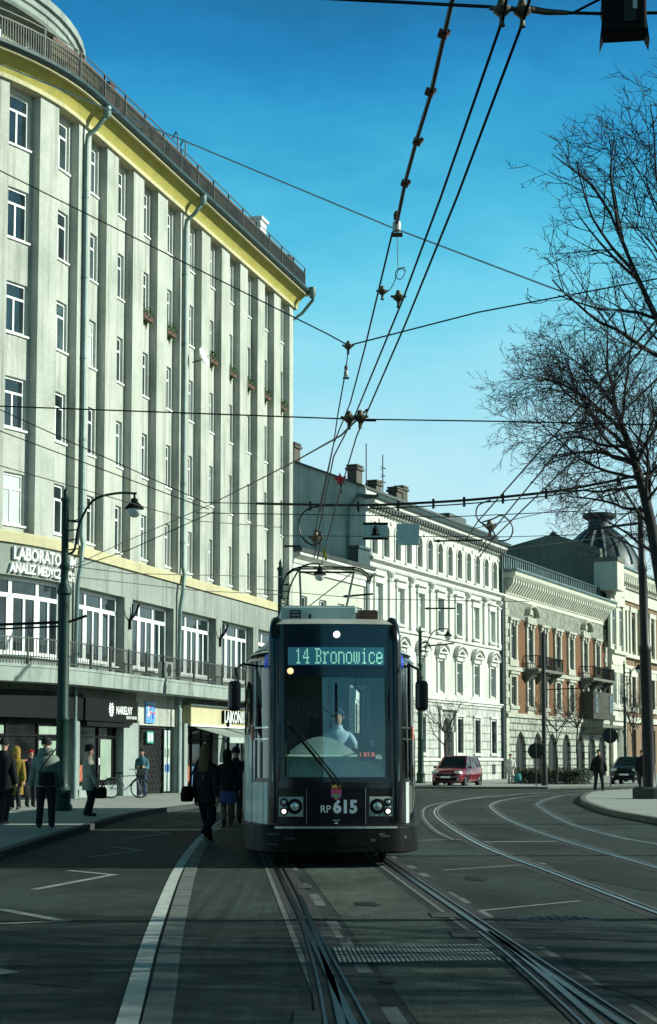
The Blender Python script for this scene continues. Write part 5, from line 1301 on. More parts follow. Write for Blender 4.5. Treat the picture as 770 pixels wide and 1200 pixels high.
def hgt(px,py,Y): return At(px,py,Y).z
p=G(72,950,.12); lp=lamp_post('tall dark green cast iron lamp post in front of the shops, left edge',p,hgt(72,570,p.y)-.12,1,1.95,True,'green street lamps')
m=MB(); s_=[]
m.tube([(-3.5,0,4.98),(.15,-.05,5.12),(.6,.1,5.3)],.04,5); m.tube([(-3.5,0,4.86),(.05,-.05,5.0)],.025,4); m.build('side_bracket',M['black'],lp)
p=At(328,890,67); lamp_post('green lamp post with its lantern rising just behind the tram roof',(p.x,67,0),hgt(328,655,67),1,1.6,True,'green street lamps')
p=At(493,890,101); lamp_post('slim green lamp post right of the tram in front of the white house',(p.x,101,.1),hgt(493,735,101),1,1.7,True,'green street lamps')
p=At(733,890,108); lamp_post('thin far lamp post in front of the domed house',(p.x,108,.1),hgt(733,775,108),1,.95,False,'green street lamps')
p=G(762,936,.12)
t=thing('catenary_mast','thick black tram wire mast on the island at the right edge','mast',p)
H=hgt(757,596,p.y)-.12
m=MB(); m.lathe([(.32,0),(.32,.25),(.24,.35),(.215,1.0),(.20,H*.5),(.22,H*.505),(.22,H*.52),(.17,H*.53),(.15,H*.78),(.17,H*.785),(.17,H*.80),(.13,H*.81),(.11,H),(.02,H+.1)],(0,0,0),16); m.map(lambda x,y,z:(x-.018*z,y,z)); m.build('mast_shaft',M['wire'],t,smooth=40)
m=MB(); m.lathe([(.62,0),(.62,.35),(.5,.42),(.34,.42)],(0,0,0),20); m.build('stone_base',M['darkkerb'],t)
m=MB(); m.tube([(-.18,0,H*.95),(-2.0,.3,H*.93)],.05,5); m.tube([(-.1,0,H*.85),(-1.4,.2,H*.92)],.03,4); m.build('bracket_arm',M['wire'],t)
p=At(638,890,92)
t=thing('catenary_mast','slim black wire pole standing before the brick house hedge','mast',(p.x,92,.1))
m=MB(); Hh=hgt(638,742,92); m.lathe([(.17,0),(.16,1.2),(.13,1.3),(.11,Hh-.1),(.02,Hh)],(0,0,0),12); m.build('mast_shaft',M['wire'],t,smooth=40)
m=MB(); m.tube([(0,0,Hh*.62),(2.2,0,Hh*.63)],.03,4); m.build('bracket_arm',M['wire'],t)
def disc_sign(label,px,py,Y,r):
    c=At(px,py,Y); t=thing('road_sign',label,'road sign',(c.x,Y,.1))
    m=MB(); m.tube([(0,0,0),(0,0,c.z+r-.1)],.035,6); m.build('post',M['iron'],t)
    m=MB(); m.lathe([(.001,-.05),(r,-.05),(r,-.035),(.001,-.035)],(0,0,c.z-.1),24,Matrix.Rotation(R(90),3,'X')); m.build('sign_plate',M['iron'],t)
disc_sign('dark back of a round sign on the hedge side of the slim pole',628,880,90,.42)
disc_sign('dark back of a round sign right of the man on the island',715,862,88,.40)
# off frame poles on the right whose shadows cross the road
for (X,Y,hh,lab) in((8.2,16.35,8.5,'black wire pole on the right kerb beyond the picture edge, the farther of two'),(7.0,11.55,2.55,'short black bollard post on the right kerb, nearer of two')):
    t=thing('roadside_post',lab,'post',(X,Y,0)); m=MB(); m.lathe([(.14,0),(.12,.5),(.10,hh-.1),(.02,hh)],(0,0,0),12); m.build('post_shaft',M['wire'],t,smooth=40)
# ------------------------------------------------------------------ overhead wires
def wire(label,pts,r=.011,mat='wire',name='overhead_wire',cat='wire',sag=0,group=None):
    P=[Vector(p) for p in pts]
    if sag:
        o=[]
        for a,b in zip(P,P[1:]):
            for k in range(8): t=k/8; o.append(a.lerp(b,t)-Vector((0,0,sag*4*t*(1-t))))
        P=o+[P[-1]]
    m=MB(); m.tube(P,r,6); return tag(m.build(name,M[mat],smooth=60),label,cat,group)
ZC=5.6
wire('left of the two tram contact wires running to the tram',[At(600,-40,9.2),G(590,20,5.7),G(517,230,ZC),G(471.7,352,ZC),G(417,484.5,ZC),G(391,535,5.5),G(373,625,5.3),G(368,655,5.2)],.010)
wire('right of the two tram contact wires running to the tram',[At(633,-40,9.2),G(613,25,5.7),G(536,230,ZC),G(475,380,ZC),G(418,511,ZC),G(400,571,5.5),G(382,637,5.3),G(377,662,5.2)],.010)
fe=[G(541,-40,6.1),G(530,0,6.1),G(505,110,6.1),G(488,165,6.1),G(475,213,6.1),G(465,262,6.1)]
wire('black feeder wire with square rusty clamps, leftmost of the overhead lines',fe,.016)
for (px,py),w_ in zip(((519,40),(503.5,108),(489,166),(474.5,215)),('top','second from the top','third from the top','lowest')):
    c=G(px,py,6.1); m=MB(); m.obox(c,.06,.045,.045,Matrix.Rotation(R(20),3,'Y')); m.obox(c+Vector((.02,0,.0)),.025,.055,.055,Matrix.Rotation(R(45),3,'Y')); tag(m.build('wire_clamp',M['rust']),f'rusty square clamp on the black feeder wire, {w_}','clamp','clamps on the feeder wire')
wire('thin wire going on from the white insulator down to the wire junction',[G(465,262,6.1),G(459,276,6.05),G(445,335,6),G(427,410,5.9),G(410.6,472,5.8),G(391,520,5.7),G(375,600,5.5)],.009)
wire('hanging wire from the span junction down towards the tram roof',[At(408,405,26),At(407,420,26),G(403,446,6.2),G(396,485,6.0),G(391,520,5.9),G(375,592,5.6),G(366,640,5.4)],.009)
wire('pale galvanised span wire crossing the sky from the yellow cornice',[At(-60,50,26),At(455,265,24),At(640,335,22),At(860,415,21)],.012,'lightwire')
wire('dark span wire sloping from the left edge to the junction',[At(-80,160,30),At(385,392,26.5),At(405,403,26)],.012)
wire('dark span wire rising right from the junction into the tree',[At(412,404,26),At(560,366,26),At(660,347,26),At(860,310,26)],.012)
wire('level span wire crossing the whole street at the insulator pair',[At(-120,471,20.8),At(0,476,20.7),At(408,491,20.5),At(600,494,20.5),At(860,500,20.5)],.009)
wire('diagonal wire falling left from the insulator pair across the grey block',[At(430,480,20.5),At(400,510,24),At(345,541,34),At(245,592,52),At(130,642,66)],.014)
wire('upper thin wire slanting down across the left facade',[At(-40,462,44),At(240,589,46),At(430,592,47)],.014)
wire('lower thin wire slanting down across the left facade',[At(-40,490,44),At(245,597,46)],.014)
wire('thin wire slanting from the left edge at the lowest upper windows',[At(-20,540,44),At(225,610,47),At(330,618,50)],.012)
wire('thin wire from the lamp post bracket along the spandrel',[At(80,663,49),At(150,672,50),At(330,676,55)],.012)
wire('second thin wire from the lamp post running right below the lettering',[At(80,675,49),At(230,692,53),At(330,697,55)],.012)
wire('thin wire from the lamp post up to the street junction',[At(80,668,49),At(150,645,47),At(250,600,46)],.012)
wire('fine level wire carrying the two hanging plates',[At(230,601,35),At(430,604,35),At(520,606,35),At(700,598,35)],.010)
wire('fine level wire in front of the white house arches',[At(330,628,45),At(600,629,45),At(700,626,45)],.010)
wire('fine wire across the second floor of the white house',[At(300,690,60),At(430,702,60),At(620,705,60)],.012)
for i,(lab,A_,B_) in enumerate((('left contact wire of the far track rising into the tree',(560,611),(647,513)),('middle contact wire of the far track rising into the tree',(576,623),(669,510)),('right contact wire of the far track rising into the tree',(580,629),(696,516)))):
    a=G(*A_,5.6); b=G(*B_,5.6); d=b-a
    wire(lab,[a-d*.25-Vector((0,0,.1)),a,b,b+d*1.2],.012,group='far track contact wires')
wire('fine wire running from the loop to the dark gable',[At(553,620,45),At(640,600,50),At(690,590,55)],.012,'wire')
wire('thin wire over the dark gable to the dome',[At(580,646,70),At(690,632,72),At(760,624,74)],.012)
# heavy cable with clamps
t=thing('power_cable','heavy black power cable with many clamps crossing in front of the white house roof','cable')
pc=[At(300,590,58),At(345,591,58),At(430,592,57),At(500,589,56),At(560,585,55),At(640,577,54),At(700,567,53),At(800,546,52)]
pp=spline(pc,8); m=MB(); m.tube(pp,.045,6); m.tube([q+Vector((0,0,-.12)) for q in pp[16:]],.022,5); m.build('cable',M['wire'],t)
for q in range(10,len(pp),5):
    m=MB(); m.obox(pp[q]+Vector((0,0,-.05)),.08,.08,.32); m.build('cable_clamp',M['wire'],t)
def loop(lab,pts,Y,r=.025):
    wire(lab,spline([At(x,y,Y) for x,y in pts],5),r,'wire','cable_loop','cable',group='hanging cable loops')
loop('black cable loop hanging above the pantograph at the left end of the heavy cable',[(395,592),(365,595),(352,606),(351,622),(358,634),(368,639),(376,634),(377,625),(368,622),(376,630),(372,655)],50)
loop('black cable loop hanging from the middle of the heavy cable before the white house',[(575,586),(561,592),(558,603),(563,612),(574,618),(580,628),(572,633)],52)
loop('second cable loop dropping to the far track wires beside the middle loop',[(565,612),(578,608),(588,604),(598,612),(601,622),(596,632),(584,634)],52)
loop('small curled wire loop hanging beside the upper insulator',[(465,268),(466,295),(467,315),(473,313),(475,318),(470,327),(464,325),(464,318),(470,314),(475,318)],22,.006)
loop('tail of wire from the curl down to the lower insulator pair',[(467,315),(463,328),(458,338),(452,343)],22,.006)
def insul(label,P,kind=0,rz=0,s=1.0):
    t=thing('wire_insulator',label,'insulator',P,rz,'insulators on the tram wires')
    if kind==0:
        m=MB(); m.lathe([(.02,-.20*s),(.035*s,-.17*s),(.035*s,-.08*s),(.06*s,-.05*s),(.12*s,.0),(.13*s,.05*s),(.07*s,.09*s),(.05*s,.16*s),(.02,.18*s)],(0,0,0),14); m.build('bell',M['brass'],t,smooth=40)
        for sg in(-1,1):
            m=MB(); m.lathe([(.001,-.03*s),(.03*s,-.02*s),(.035*s,0),(.03*s,.02*s),(.001,.03*s)],(sg*.14*s,0,.05*s),8); m.tube([(sg*.08*s,0,.03*s),(sg*.14*s,0,.06*s)],.018*s,5); m.build('ear',M['brass'],t)
    else:
        m=MB(); m.lathe([(.02*s,-.12*s),(.055*s,-.10*s),(.06*s,-.02*s),(.055*s,.02*s),(.02*s,.04*s)],(0,0,0),12); m.build('ceramic_body',M['ceramic'],t,smooth=40)
        m=MB(); m.lathe([(.02*s,.04*s),(.045*s,.06*s),(.045*s,.14*s),(.02*s,.18*s)],(0,0,0),8); m.obox((0,0,-.16*s),.16*s,.05*s,.05*s); m.build('clamp',M['rust'],t)
insul('left bronze bell insulator on the top span wire above the contact wires',G(588,14,5.75),0,0,.42); insul('right bronze bell insulator on the top span wire above the contact wires',G(612,15,5.75),0,0,.42)
insul('white ceramic insulator where the pale span wire crosses the feeder',G(465,262,6.1),1,0,.62)
insul('dark bell insulator on the right end of the small wire pair',G(467,350,5.7),0,0,.42); insul('dark bell insulator on the left end of the small wire pair',G(448,343,5.9),0,0,.34)
insul('dark insulator at the junction of the two sloping span wires',At(408,407,26),0,0,.55)
insul('small dark insulator strung on the hanging wire below the junction',At(405.5,436,26),1,0,.6)
insul('left bell insulator of the pair on the level span wire',At(409,492,20.5),0,0,.6); insul('right bell insulator of the pair on the level span wire',At(422,491,20.5),0,0,.6)
insul('small insulator hanging in the loop before the white house',At(574,618,52),0,0,1.3)
insul('small insulator inside the loop above the pantograph',At(370,632,50),0,0,1.3)
m=MB(); m.tube([At(617,10,9.75),At(640,14,9.75),At(666,15,9.75)],[.022,.02,.014],8); tag(m.build('strain_rod',M['brass'],smooth=50),'bronze strain rod between the bell insulators and the signal','rod')
wire('top span wire carrying the bell insulators and the signal',[At(300,-6,9.9),At(575,8,9.8),At(588,11,9.75),At(666,15,9.75),At(705,16,9.75),At(900,13,9.75)],.010)
wire('short stay wire left of the hanging signal',[At(672,15,9.75),At(705,-2,9.75),At(720,-12,9.75)],.008)
for lab,A_,B_,Y in (('black section rod level with the white house second floor',(498,713),(534,713),55),('black section rod before the white house arches',(508,634),(566,633),50),('black section rod over the first floor windows of the white house',(500,757),(532,754),60),('black rod at the insulator pair pointing right',(425,492.5),(441,493),20.4),('black section rod left above the pantograph',(333,640),(352,640),45),('black section rod right of the pantograph bow',(402,699),(437,696),45)):
    m=MB(); a,b=At(*A_,Y),At(*B_,Y); m.tube([a,a.lerp(b,.12),a.lerp(b,.15),b],[.02,.05,.028,.028] if Y>30 else [.008,.02,.014,.012],6); tag(m.build('section_rod',M['wire']),lab,'rod','section rods on the wires')
# hanging traffic signal seen from behind
sgp=At(731,8,9.75)
t=thing('traffic_signal','black hanging traffic signal seen from behind in the upper right corner','traffic signal',sgp,R(-8))
m=MB(); m.box(-.13,.13,-.06,.12,-.17,.75); m.build('housing',M['black'],t,bevel=.015)
for z in(.12,.36,.60):
    m=MB(); m.lathe([(.10,0),(.125,.02),(.13,.24),(.122,.24),(.115,.02)],(0,.12,z),16,Matrix.Rotation(R(-90),3,'X'),R(-20),R(200)); m.build('visor',M['black'],t)
m=MB()
for sg in(-1,1): m.add([(sg*.13,-.05,-.10),(sg*.145,-.05,-.23),(sg*.12,-.05,-.17),(sg*.13,.12,-.10),(sg*.145,.12,-.23),(sg*.12,.12,-.17)],[(0,1,2),(5,4,3),(0,3,4,1),(1,4,5,2),(2,5,3,0)])
m.build('lower_lip',M['black'],t)
m=MB(); m.box(.0,.07,-.075,-.06,-.12,.5); m.build('wiring_cover',M['iron'],t); m=MB(); m.box(.05,.075,-.085,-.075,-.05,.10); m.build('rating_plate',M['gable'],t)
# red star, hanging plates, yellow clip
c=G(399,562,5.95); t=thing('star_ornament','small bright red star hanging among the tram wires above the tram','star',c)
m=MB(); po=[]
for k in range(10):
    a=R(90+36*k+8); r=.115 if k%2==0 else .05; po.append((r*math.cos(a),r*math.sin(a)))
m.prism(po,-.015,.015); m.build('star',M['red'],t)
m=MB(); m.tube([(0,0,-.05),(.02,0,-.22)],.012,5); m.build('cord',M['black'],t)
c=At(440,622,35); t=thing('hanging_plate','white plate with a dark lamp symbol hung from the fine wire, left of two','hanging sign',c)
m=MB(); m.box(-.25,.25,-.02,.02,-.18,.16); m.build('plate',M['tbox'],t)
m=MB(); m.box(-.26,.26,-.03,-.021,.12,.17); m.box(-.26,.26,-.03,-.021,-.19,-.14); m.lathe([(.06,-.08),(.06,.03),(.03,.06),(.03,.09)],(0,-.04,0),10); m.box(-.1,.1,-.045,-.022,-.10,-.08); m.build('lamp_symbol',M['black'],t)
c=At(478,626,35); m=MB(); m.box(-.235,.235,-.02,.02,-.23,.22); m.shift(*c); tag(m.build('hanging_plate',plain('pale_plate',(.42,.55,.53),.5),bevel=.01),'blank pale plate hung from the fine wire, right of two','hanging sign')
c=G(380,648,5.35); m=MB(); m.obox(c,.07,.06,.14); m.obox(c+Vector((.03,0,-.08)),.05,.05,.12); tag(m.build('wire_clip',plain('yellow_clip',(.6,.5,.05),.5)),'yellow clip on the contact wire just above the pantograph','clip')
# ------------------------------------------------------------------ bare trees
def grow(tk,tw,p,d,L,r,lev,rg,droop=0.0,maxlev=4,dens=1.0,spread=.75):
    n=max(3,int(L/.28)) if lev<3 else 3
    pts=[p.copy()]; dd=d.normalized(); step=L/n
    for i in range(n):
        j=Vector((rg.gauss(0,1),rg.gauss(0,1),rg.gauss(0,1)))*(.12 if lev<2 else .135)
        dd=(dd+j+Vector((0,0,.05-droop*(i/n)))).normalized()
        pts.append(pts[-1]+dd*step)
    rr=[r*(1-.72*i/n) for i in range(n+1)]
    (tk if lev<2 else tw).tube(pts,rr,(7 if lev<1 else 5) if lev<2 else 3,caps=False)
    if lev>=maxlev: return
    k=max(2,int(L*(3.4,4.2,5.6,7.0,7)[lev]*dens))
    for i in range(k):
        t=.18+.82*(i+rg.random()*.8)/k
        if t>1: t=1
        f=t*n; a=min(n-1,int(f)); q=pts[a].lerp(pts[a+1],f-a); ax=(pts[a+1]-pts[a]).normalized()
        o=ax.orthogonal().normalized(); o.rotate(Matrix.Rotation(rg.uniform(0,6.283),3,ax))
        nd=(ax*rg.uniform(.55,1.0)+o*spread*rg.uniform(.7,1.2)).normalized()
        grow(tk,tw,q,nd,L*rg.uniform(.42,.64)*(1.15-.45*t),max(.0068,rr[a]*.54),lev+1,rg,droop,maxlev,dens,spread)
def tree(label,trunk,limbs,seed,r0,droop=0,maxlev=4,dens=1.0,depth=1.6,lk=.92):
    rg=random.Random(seed); tk,tw=MB(),MB()
    P=spline(trunk,6); n=len(P); tk.tube(P,[r0*(1-.85*i/(n-1)) for i in range(n)],10,caps=False)
    for base,tgt,L,r in limbs:
        a=Vector(base); d=Vector(tgt)-a; d.y+=rg.uniform(-depth,depth); grow(tk,tw,a,d,L if L else d.length*lk,r,0,rg,droop,maxlev,dens)
    t=thing('bare_tree',label,'tree',tuple(trunk[0]),0)
    tk.shift(*[-v for v in trunk[0]]); tw.shift(*[-v for v in trunk[0]])
    tk.build('trunk',M['bark'],t,smooth=60); tw.build('crown',M['twig'],t)
    return len(tw.f)+len(tk.f)
YB=40.0
q=lambda x,y,d=0:At(x,y,YB+d)
tb=[G(800,965,.0),q(796,800),q(776,690),q(760,600),q(745,545),q(733,510),q(722,480),q(716,440)]
tb[0]=Vector((q(800,900).x,YB,0))
limbs=[(q(722,480),q(700,380),0,0.046),(q(733,510),q(650,430),0,0.053),(q(738,525),q(605,440),0,0.053),(q(745,545),q(620,520),0,0.056),(q(752,570),q(640,580),0,0.050),(q(760,600),q(655,610),0,0.046),(q(772,650),q(690,600),0,0.043),
 (q(745,545),q(775,400),0,0.056),(q(752,570),q(840,440),0,0.056),(q(776,690),q(860,560),0,0.062),(q(733,510),q(690,470),0,0.043),(q(728,495),q(745,390),0,0.043),(q(760,600),q(800,480),0,0.050),(q(742,540),q(680,520),0,0.037),(q(738,525),q(640,480),0,.045),(q(730,500),q(660,390),0,.04),(q(750,560),q(610,560),0,.045),(q(764,620),q(690,560),0,.04),(q(757,590),q(700,440),0,.04),(q(742,540),q(770,470),0,.04),(q(757,590),q(790,540),0,.04),(q(722,480),q(675,420),0,.03),(q(745,545),q(600,480),0,.045),(q(760,600),q(740,480),0,.04)]
NF=tree('large bare tree at the right with dense drooping twigs over the dome',tb,limbs,21,.19,droop=.20,dens=1.08,depth=2.2)
YA=27.0
qa=lambda x,y,d=0:At(x,y,YA+d)
ta=[Vector((qa(930,900).x,YA,0)),qa(915,760),qa(880,620),qa(835,500),qa(800,430),qa(770,374),qa(745,320),qa(716,252)]
limbs=[(qa(716,252),qa(650,165),0,0.028),(qa(725,270),qa(690,160),0,0.031),(qa(745,320),qa(640,210),0,0.031),(qa(750,330),qa(640,275),0,0.031),(qa(800,430),qa(625,320),0,0.043),(qa(770,374),qa(645,335),0,0.031),
 (qa(835,500),qa(775,250),0,0.056),(qa(800,430),qa(745,130),0,0.050),(qa(835,500),qa(800,100),0,0.056),(qa(880,620),qa(900,300),0,0.062),(qa(795,420),qa(700,330),0,0.025),(qa(730,282),qa(740,190),0,0.025),(qa(790,300),qa(760,90),0,0.031)]
NF+=tree('bare tree with upright forking branches against the sky, upper right',ta,limbs,5,.13,droop=-.02,dens=.74,depth=1.5)
for lab,px,Y,h,seed in(('small bare street tree beside the arched door of the white house',521,96,5.2,3),('small bare street tree in front of the brick house ground floor',652,96,5.4,9),('slender bare tree before the brick house arches, right of the small one',676,104,6,12),('small bare street tree beside the corner bay of the domed house',742,104,6,15)):
    b=At(px,900,Y); b=Vector((b.x,Y,.1)); rg=random.Random(seed)
    tr=[b,b+Vector((.05,0,1.2)),b+Vector((0,.05,2.2)),b+Vector((.05,0,h*.55))]
    lm=[(tr[2+i%2] if i<4 else tr[3],tr[3]+Vector((math.cos(i*1.05+seed)*1.6,math.sin(i*1.05+seed)*1.6,h*.33+rg.uniform(-.4,.5))),0,.035) for i in range(7)]
    tree(lab,tr,lm,seed,.09,dens=.8,maxlev=3,depth=.2)
# bare park trees standing to the right outside the frame: their shadows dapple the road
for lab,X,Y,seed in(('bare park tree out of frame to the right, nearest the camera',15.5,13,31),('bare park tree out of frame to the right, beside the nearest one',19,9,32)):
    b=Vector((X,Y,0)); tr=[b,b+Vector((.1,0,2.5)),b+Vector((0,.2,5)),b+Vector((.2,0,8)),b+Vector((.1,.1,11))]; rg=random.Random(seed)
    lm=[(tr[1+i%4].lerp(tr[min(4,2+i%4)],rg.random()),tr[3]+Vector((math.cos(i*1.9)*5,math.sin(i*1.9)*5,rg.uniform(-1,5))),0,.09) for i in range(9)]
    tree(lab,tr,lm,seed,.28,dens=.6,maxlev=3,depth=.5)
# hedge with its low rail
hp=[At(606,890,101),At(640,890,99),At(690,890,96)]
A_,B_=Vector((hp[0].x,101,0)),Vector((hp[2].x,96.5,0))
t=thing('hedge','long low dark clipped hedge in front of the brick house arches','hedge',(A_+B_)/2)
m=MB(); rg=random.Random(2); d=(B_-A_); o=(A_+B_)/2; nrm_=Vector((-d.y,d.x,0)).normalized()
for i in range(5200):
    f=rg.random(); c=A_+d*f+nrm_*rg.uniform(-.5,.5)+Vector((0,0,.1+rg.random()**.7*(.85+.10*math.sin(f*40)))) -o
    a=Vector((rg.uniform(-1,1),rg.uniform(-1,1),rg.uniform(-1,1))).normalized(); e=a.orthogonal().normalized(); s=rg.uniform(.05,.10)
    m.add([c-a*s,c+e*s*.6,c+a*s,c-e*s*.6],[(0,1,2,3)])
m.build('leaves',M['hedge'],t)
m=MB(); 
for k in range(41):
    c=A_+d*(k/40)-nrm_*.75-o; m.tube([c,c+Vector((0,0,.55))],.02,4)
for z in(.15,.5): m.tube([A_-nrm_*.75-o+Vector((0,0,z)),B_-nrm_*.75-o+Vector((0,0,z))],.02,4)
m.build('low_railing',M['iron'],t)
# ------------------------------------------------------------------ cars
def car(label,loc,rz,paint,L=4.4,Wd=1.82,Hc=1.62,group=None):
    """front towards local -y"""
    t=thing('parked_car',label,'car',loc,rz,group)
    st=[(0.0,.62,.42,.62),(.06,.74,.30,.78),(.25,.85,.24,.90),(.6,.89,.22,.98),(1.1,.905,.22,1.03),(1.6,.91,.22,1.04),(2.6,.91,.22,1.05),(3.5,.91,.22,1.08),(4.0,.89,.26,1.08),(4.28,.83,.34,1.02),(4.4,.74,.45,.92)]
    k=L/4.4; m=MB(); N=12; vs=[]
    for y,w_,zb,zt in st:
        w_*=Wd/1.82; y*=k
        h=[(0,zb),(w_*.8,zb),(w_*.97,zb+.10),(w_,zb+(zt-zb)*.45),(w_*.985,zt-.14),(w_*.90,zt-.02),(w_*.5,zt+.02)]
        ring=[(x,y,z) for x,z in h]+[(0,y,zt+.03)]+[(-x,y,z) for x,z in reversed(h[1:])]
        vs+=ring; n=len(ring)
    fs=[tuple(range(n-1,-1,-1)),tuple((len(st)-1)*n+i for i in range(n))]
    for i in range(len(st)-1):
        for j in range(n): fs.append((i*n+j,i*n+(j+1)%n,(i+1)*n+(j+1)%n,(i+1)*n+j))
    m.add(vs,fs)
    for o_ in(): pass
    m.build('body',paint,t,smooth=40)
    # cabin: painted roof and pillars round dark glass
    cb=[(1.05*k,.80,1.02),(4.15*k,.78,1.06)]; ct=[(1.85*k,.63,Hc-.05),(3.95*k,.62,Hc-.08)]
    def ring(y0,y1,w0,w1,z0,z1): return [(-w0,y0,z0),(w0,y0,z0),(w1,y1,z1),(-w1,y1,z1)]
    b=ring(cb[0][0],cb[1][0],cb[0][1],cb[1][1],cb[0][2],cb[1][2]); c=ring(ct[0][0],ct[1][0],ct[0][1],ct[1][1],ct[0][2],ct[1][2])
    m=MB(); m.add(b+c,[(0,1,5,4),(1,2,6,5),(2,3,7,6),(3,0,4,7)]); m.build('glasshouse',M['tglass'],t)
    m=MB(); m.add([(x*1.0,y,z) for x,y,z in c]+[(x*.85,y+(.12 if i<2 else -.12),z+.06) for i,(x,y,z) in enumerate(c)],[(0,1,5,4),(1,2,6,5),(2,3,7,6),(3,0,4,7),(4,5,6,7)]); m.build('roof',paint,t,smooth=40)
    for i in range(4): m=MB(); m.tube([b[i],c[i]],.04,5); m.build('pillar',paint,t)
    for sg,ii in((1,(1,2)),(-1,(0,3))):
        for f in(.36,.70):
            p0=Vector(b[ii[0]]).lerp(Vector(b[ii[1]]),f); p1=Vector(c[ii[0]]).lerp(Vector(c[ii[1]]),max(0,f*1.15-.15)); m=MB(); m.tube([p0,p1],.03,4); m.build('pillar',paint,t)
    for y in(.85*k,3.55*k):
        for sg in(-1,1):
            m=MB(); m.lathe([(.20,-.11),(.33,-.11),(.345,-.05),(.345,.07),(.33,.10),(.22,.10),(.001,.10)],(sg*(Wd/2-.11),y,.345),20,Matrix.Rotation(R(90)*sg,3,'Y')); wh=m.build('wheel',M['tblack'],t,smooth=40)
            m=MB(); m.lathe([(.215,.105),(.20,.12),(.05,.125),(.001,.125)],(sg*(Wd/2-.11),y,.345),20,Matrix.Rotation(R(90)*sg,3,'Y'))
            m.build('rim',M['chrome'],wh,smooth=40)
            m=MB(); m.lathe([(.37,-.02),(.42,.0),(.42,.10),(.37,.12)],(sg*(Wd/2-.13),y,.36),14,Matrix.Rotation(R(90)*sg,3,'Y'),R(-100) if sg>0 else R(80),R(100) if sg>0 else R(280)); m.build('wheel_arch',M['tdirt'],t)
    for sg in(-1,1):
        m=MB(); m.obox((sg*.63,.12*k,.80),.36,.22,.15,Matrix.Rotation(R(-22)*sg,3,'Z')); m.build('headlight',M['blind'],t,bevel=.03)
        m=MB(); m.lathe([(.08,0),(.07,.03),(.001,.03)],(sg*.62,.05,.45),12,RX); m.build('fog_lamp',M['chrome'],t)
        m=MB(); m.box(sg*.90,sg*1.06,1.25*k,1.35*k,1.0,1.13); m.build('mirror',paint,t,bevel=.03)
        m=MB(); m.box(sg*.60,sg*.80,4.32*k,4.40*k,.82,1.0); m.build('tail_light',M['amber'],t)
    m=MB(); m.box(-.5,.5,-.03,.1,.60,.72); m.box(-.6,.6,-.02,.1,.34,.50); m.build('grille',M['black'],t,bevel=.015)
    m=MB(); m.box(-.27,.27,-.05,-.03,.50,.60); m.build('number_plate',M['white'],t)
    m=MB(); m.tube([(-.45,1.1*k,1.06),(.35,1.25*k,1.14)],.012,4); m.build('wiper',M['black'],t)
    return t
paint=plain('red_car_paint',(.15,.006,.016),.22,.1,.6,.08,2,coat=.8); dark=plain('dark_car_paint',(.010,.012,.013),.3,.0,.4,.1,2,coat=.3)
c=At(536,890,92); car('shiny dark red compact car parked in front of the white house arched door',(c.x-.7,91,.02),R(-21),paint,4.3,1.82,1.68)
c=At(731,890,97); car('dark grey car parked behind the two men at the domed house',(c.x,97,.1),R(-20),dark,4.2,1.75,1.55)
# ------------------------------------------------------------------ bicycle
def bicycle(label,loc,rz):
    t=thing('bicycle',label,'bicycle',loc,rz)
    for x in(-.53,.53):
        m=MB(); P=[(x+.335*math.cos(a),0,.345+.335*math.sin(a)) for a in [2*math.pi*i/24 for i in range(25)]]; m.tube(P,.018,6); w_=m.build('wheel',M['black'],t,smooth=60)
        m=MB()
        for i in range(14): a=2*math.pi*i/14; m.tube([(x,.0,.345),(x+.32*math.cos(a),0,.345+.32*math.sin(a))],.004,3)
        P=[(x+.312*math.cos(a),0,.345+.312*math.sin(a)) for a in [2*math.pi*i/24 for i in range(25)]]; m.tube(P,.010,4); m.build('spokes',M['chrome'],w_)
        m=MB(); P=[(x+.365*math.cos(a),0,.345+.365*math.sin(a)) for a in [R(20)+R(150)*i/10 for i in range(11)]]; m.tube(P,.02,5); m.build('mudguard',M['iron'],t)
    m=MB(); bb=(0,0,.30); st=(-.18,0,.78); hd=(.36,0,.80)
    for a,b in((bb,st),(bb,(.38,0,.70)),(st,hd),((-.53,0,.345),bb),((-.53,0,.345),st),((.36,0,.9),(.53,0,.345)),(st,(-.2,0,.86))): m.tube([a,b],.018,6)
    m.build('frame',plain('bike_blue',(.03,.06,.10),.4),t)
    m=MB(); m.tube([(.36,0,.9),(.34,0,1.0)],.015); m.tube(spline([(.2,-.28,1.0),(.32,-.25,1.04),(.34,0,1.0),(.32,.25,1.04),(.2,.28,1.0)],4),.013); m.build('handlebar',M['chrome'],t)
    m=MB(); m.lathe([(.001,.0),(.06,.0),(.075,.03),(.05,.055),(.001,.06)],(0,0,0),12); m.map(lambda x,y,z:(x*1.9-.21,y*1.2,z+.87)); m.build('saddle',M['black'],t,smooth=50)
    m=MB(); m.box(-.75,-.35,-.08,.08,.72,.74); m.tube([(-.7,.07,.73),(-.55,.07,.36)],.01,4); m.build('carrier',M['chrome'],t)
    m=MB(); m.box(.44,.72,-.15,.15,.82,1.04); m.build('basket',M['iron'],t)
p=G(150,931,.12); 
bicycle('dark city bicycle leaning by the pale pillar between the shops',(G(143,936,.12).x-.0,G(143,936,.12).y+1.0,.12),R(20))

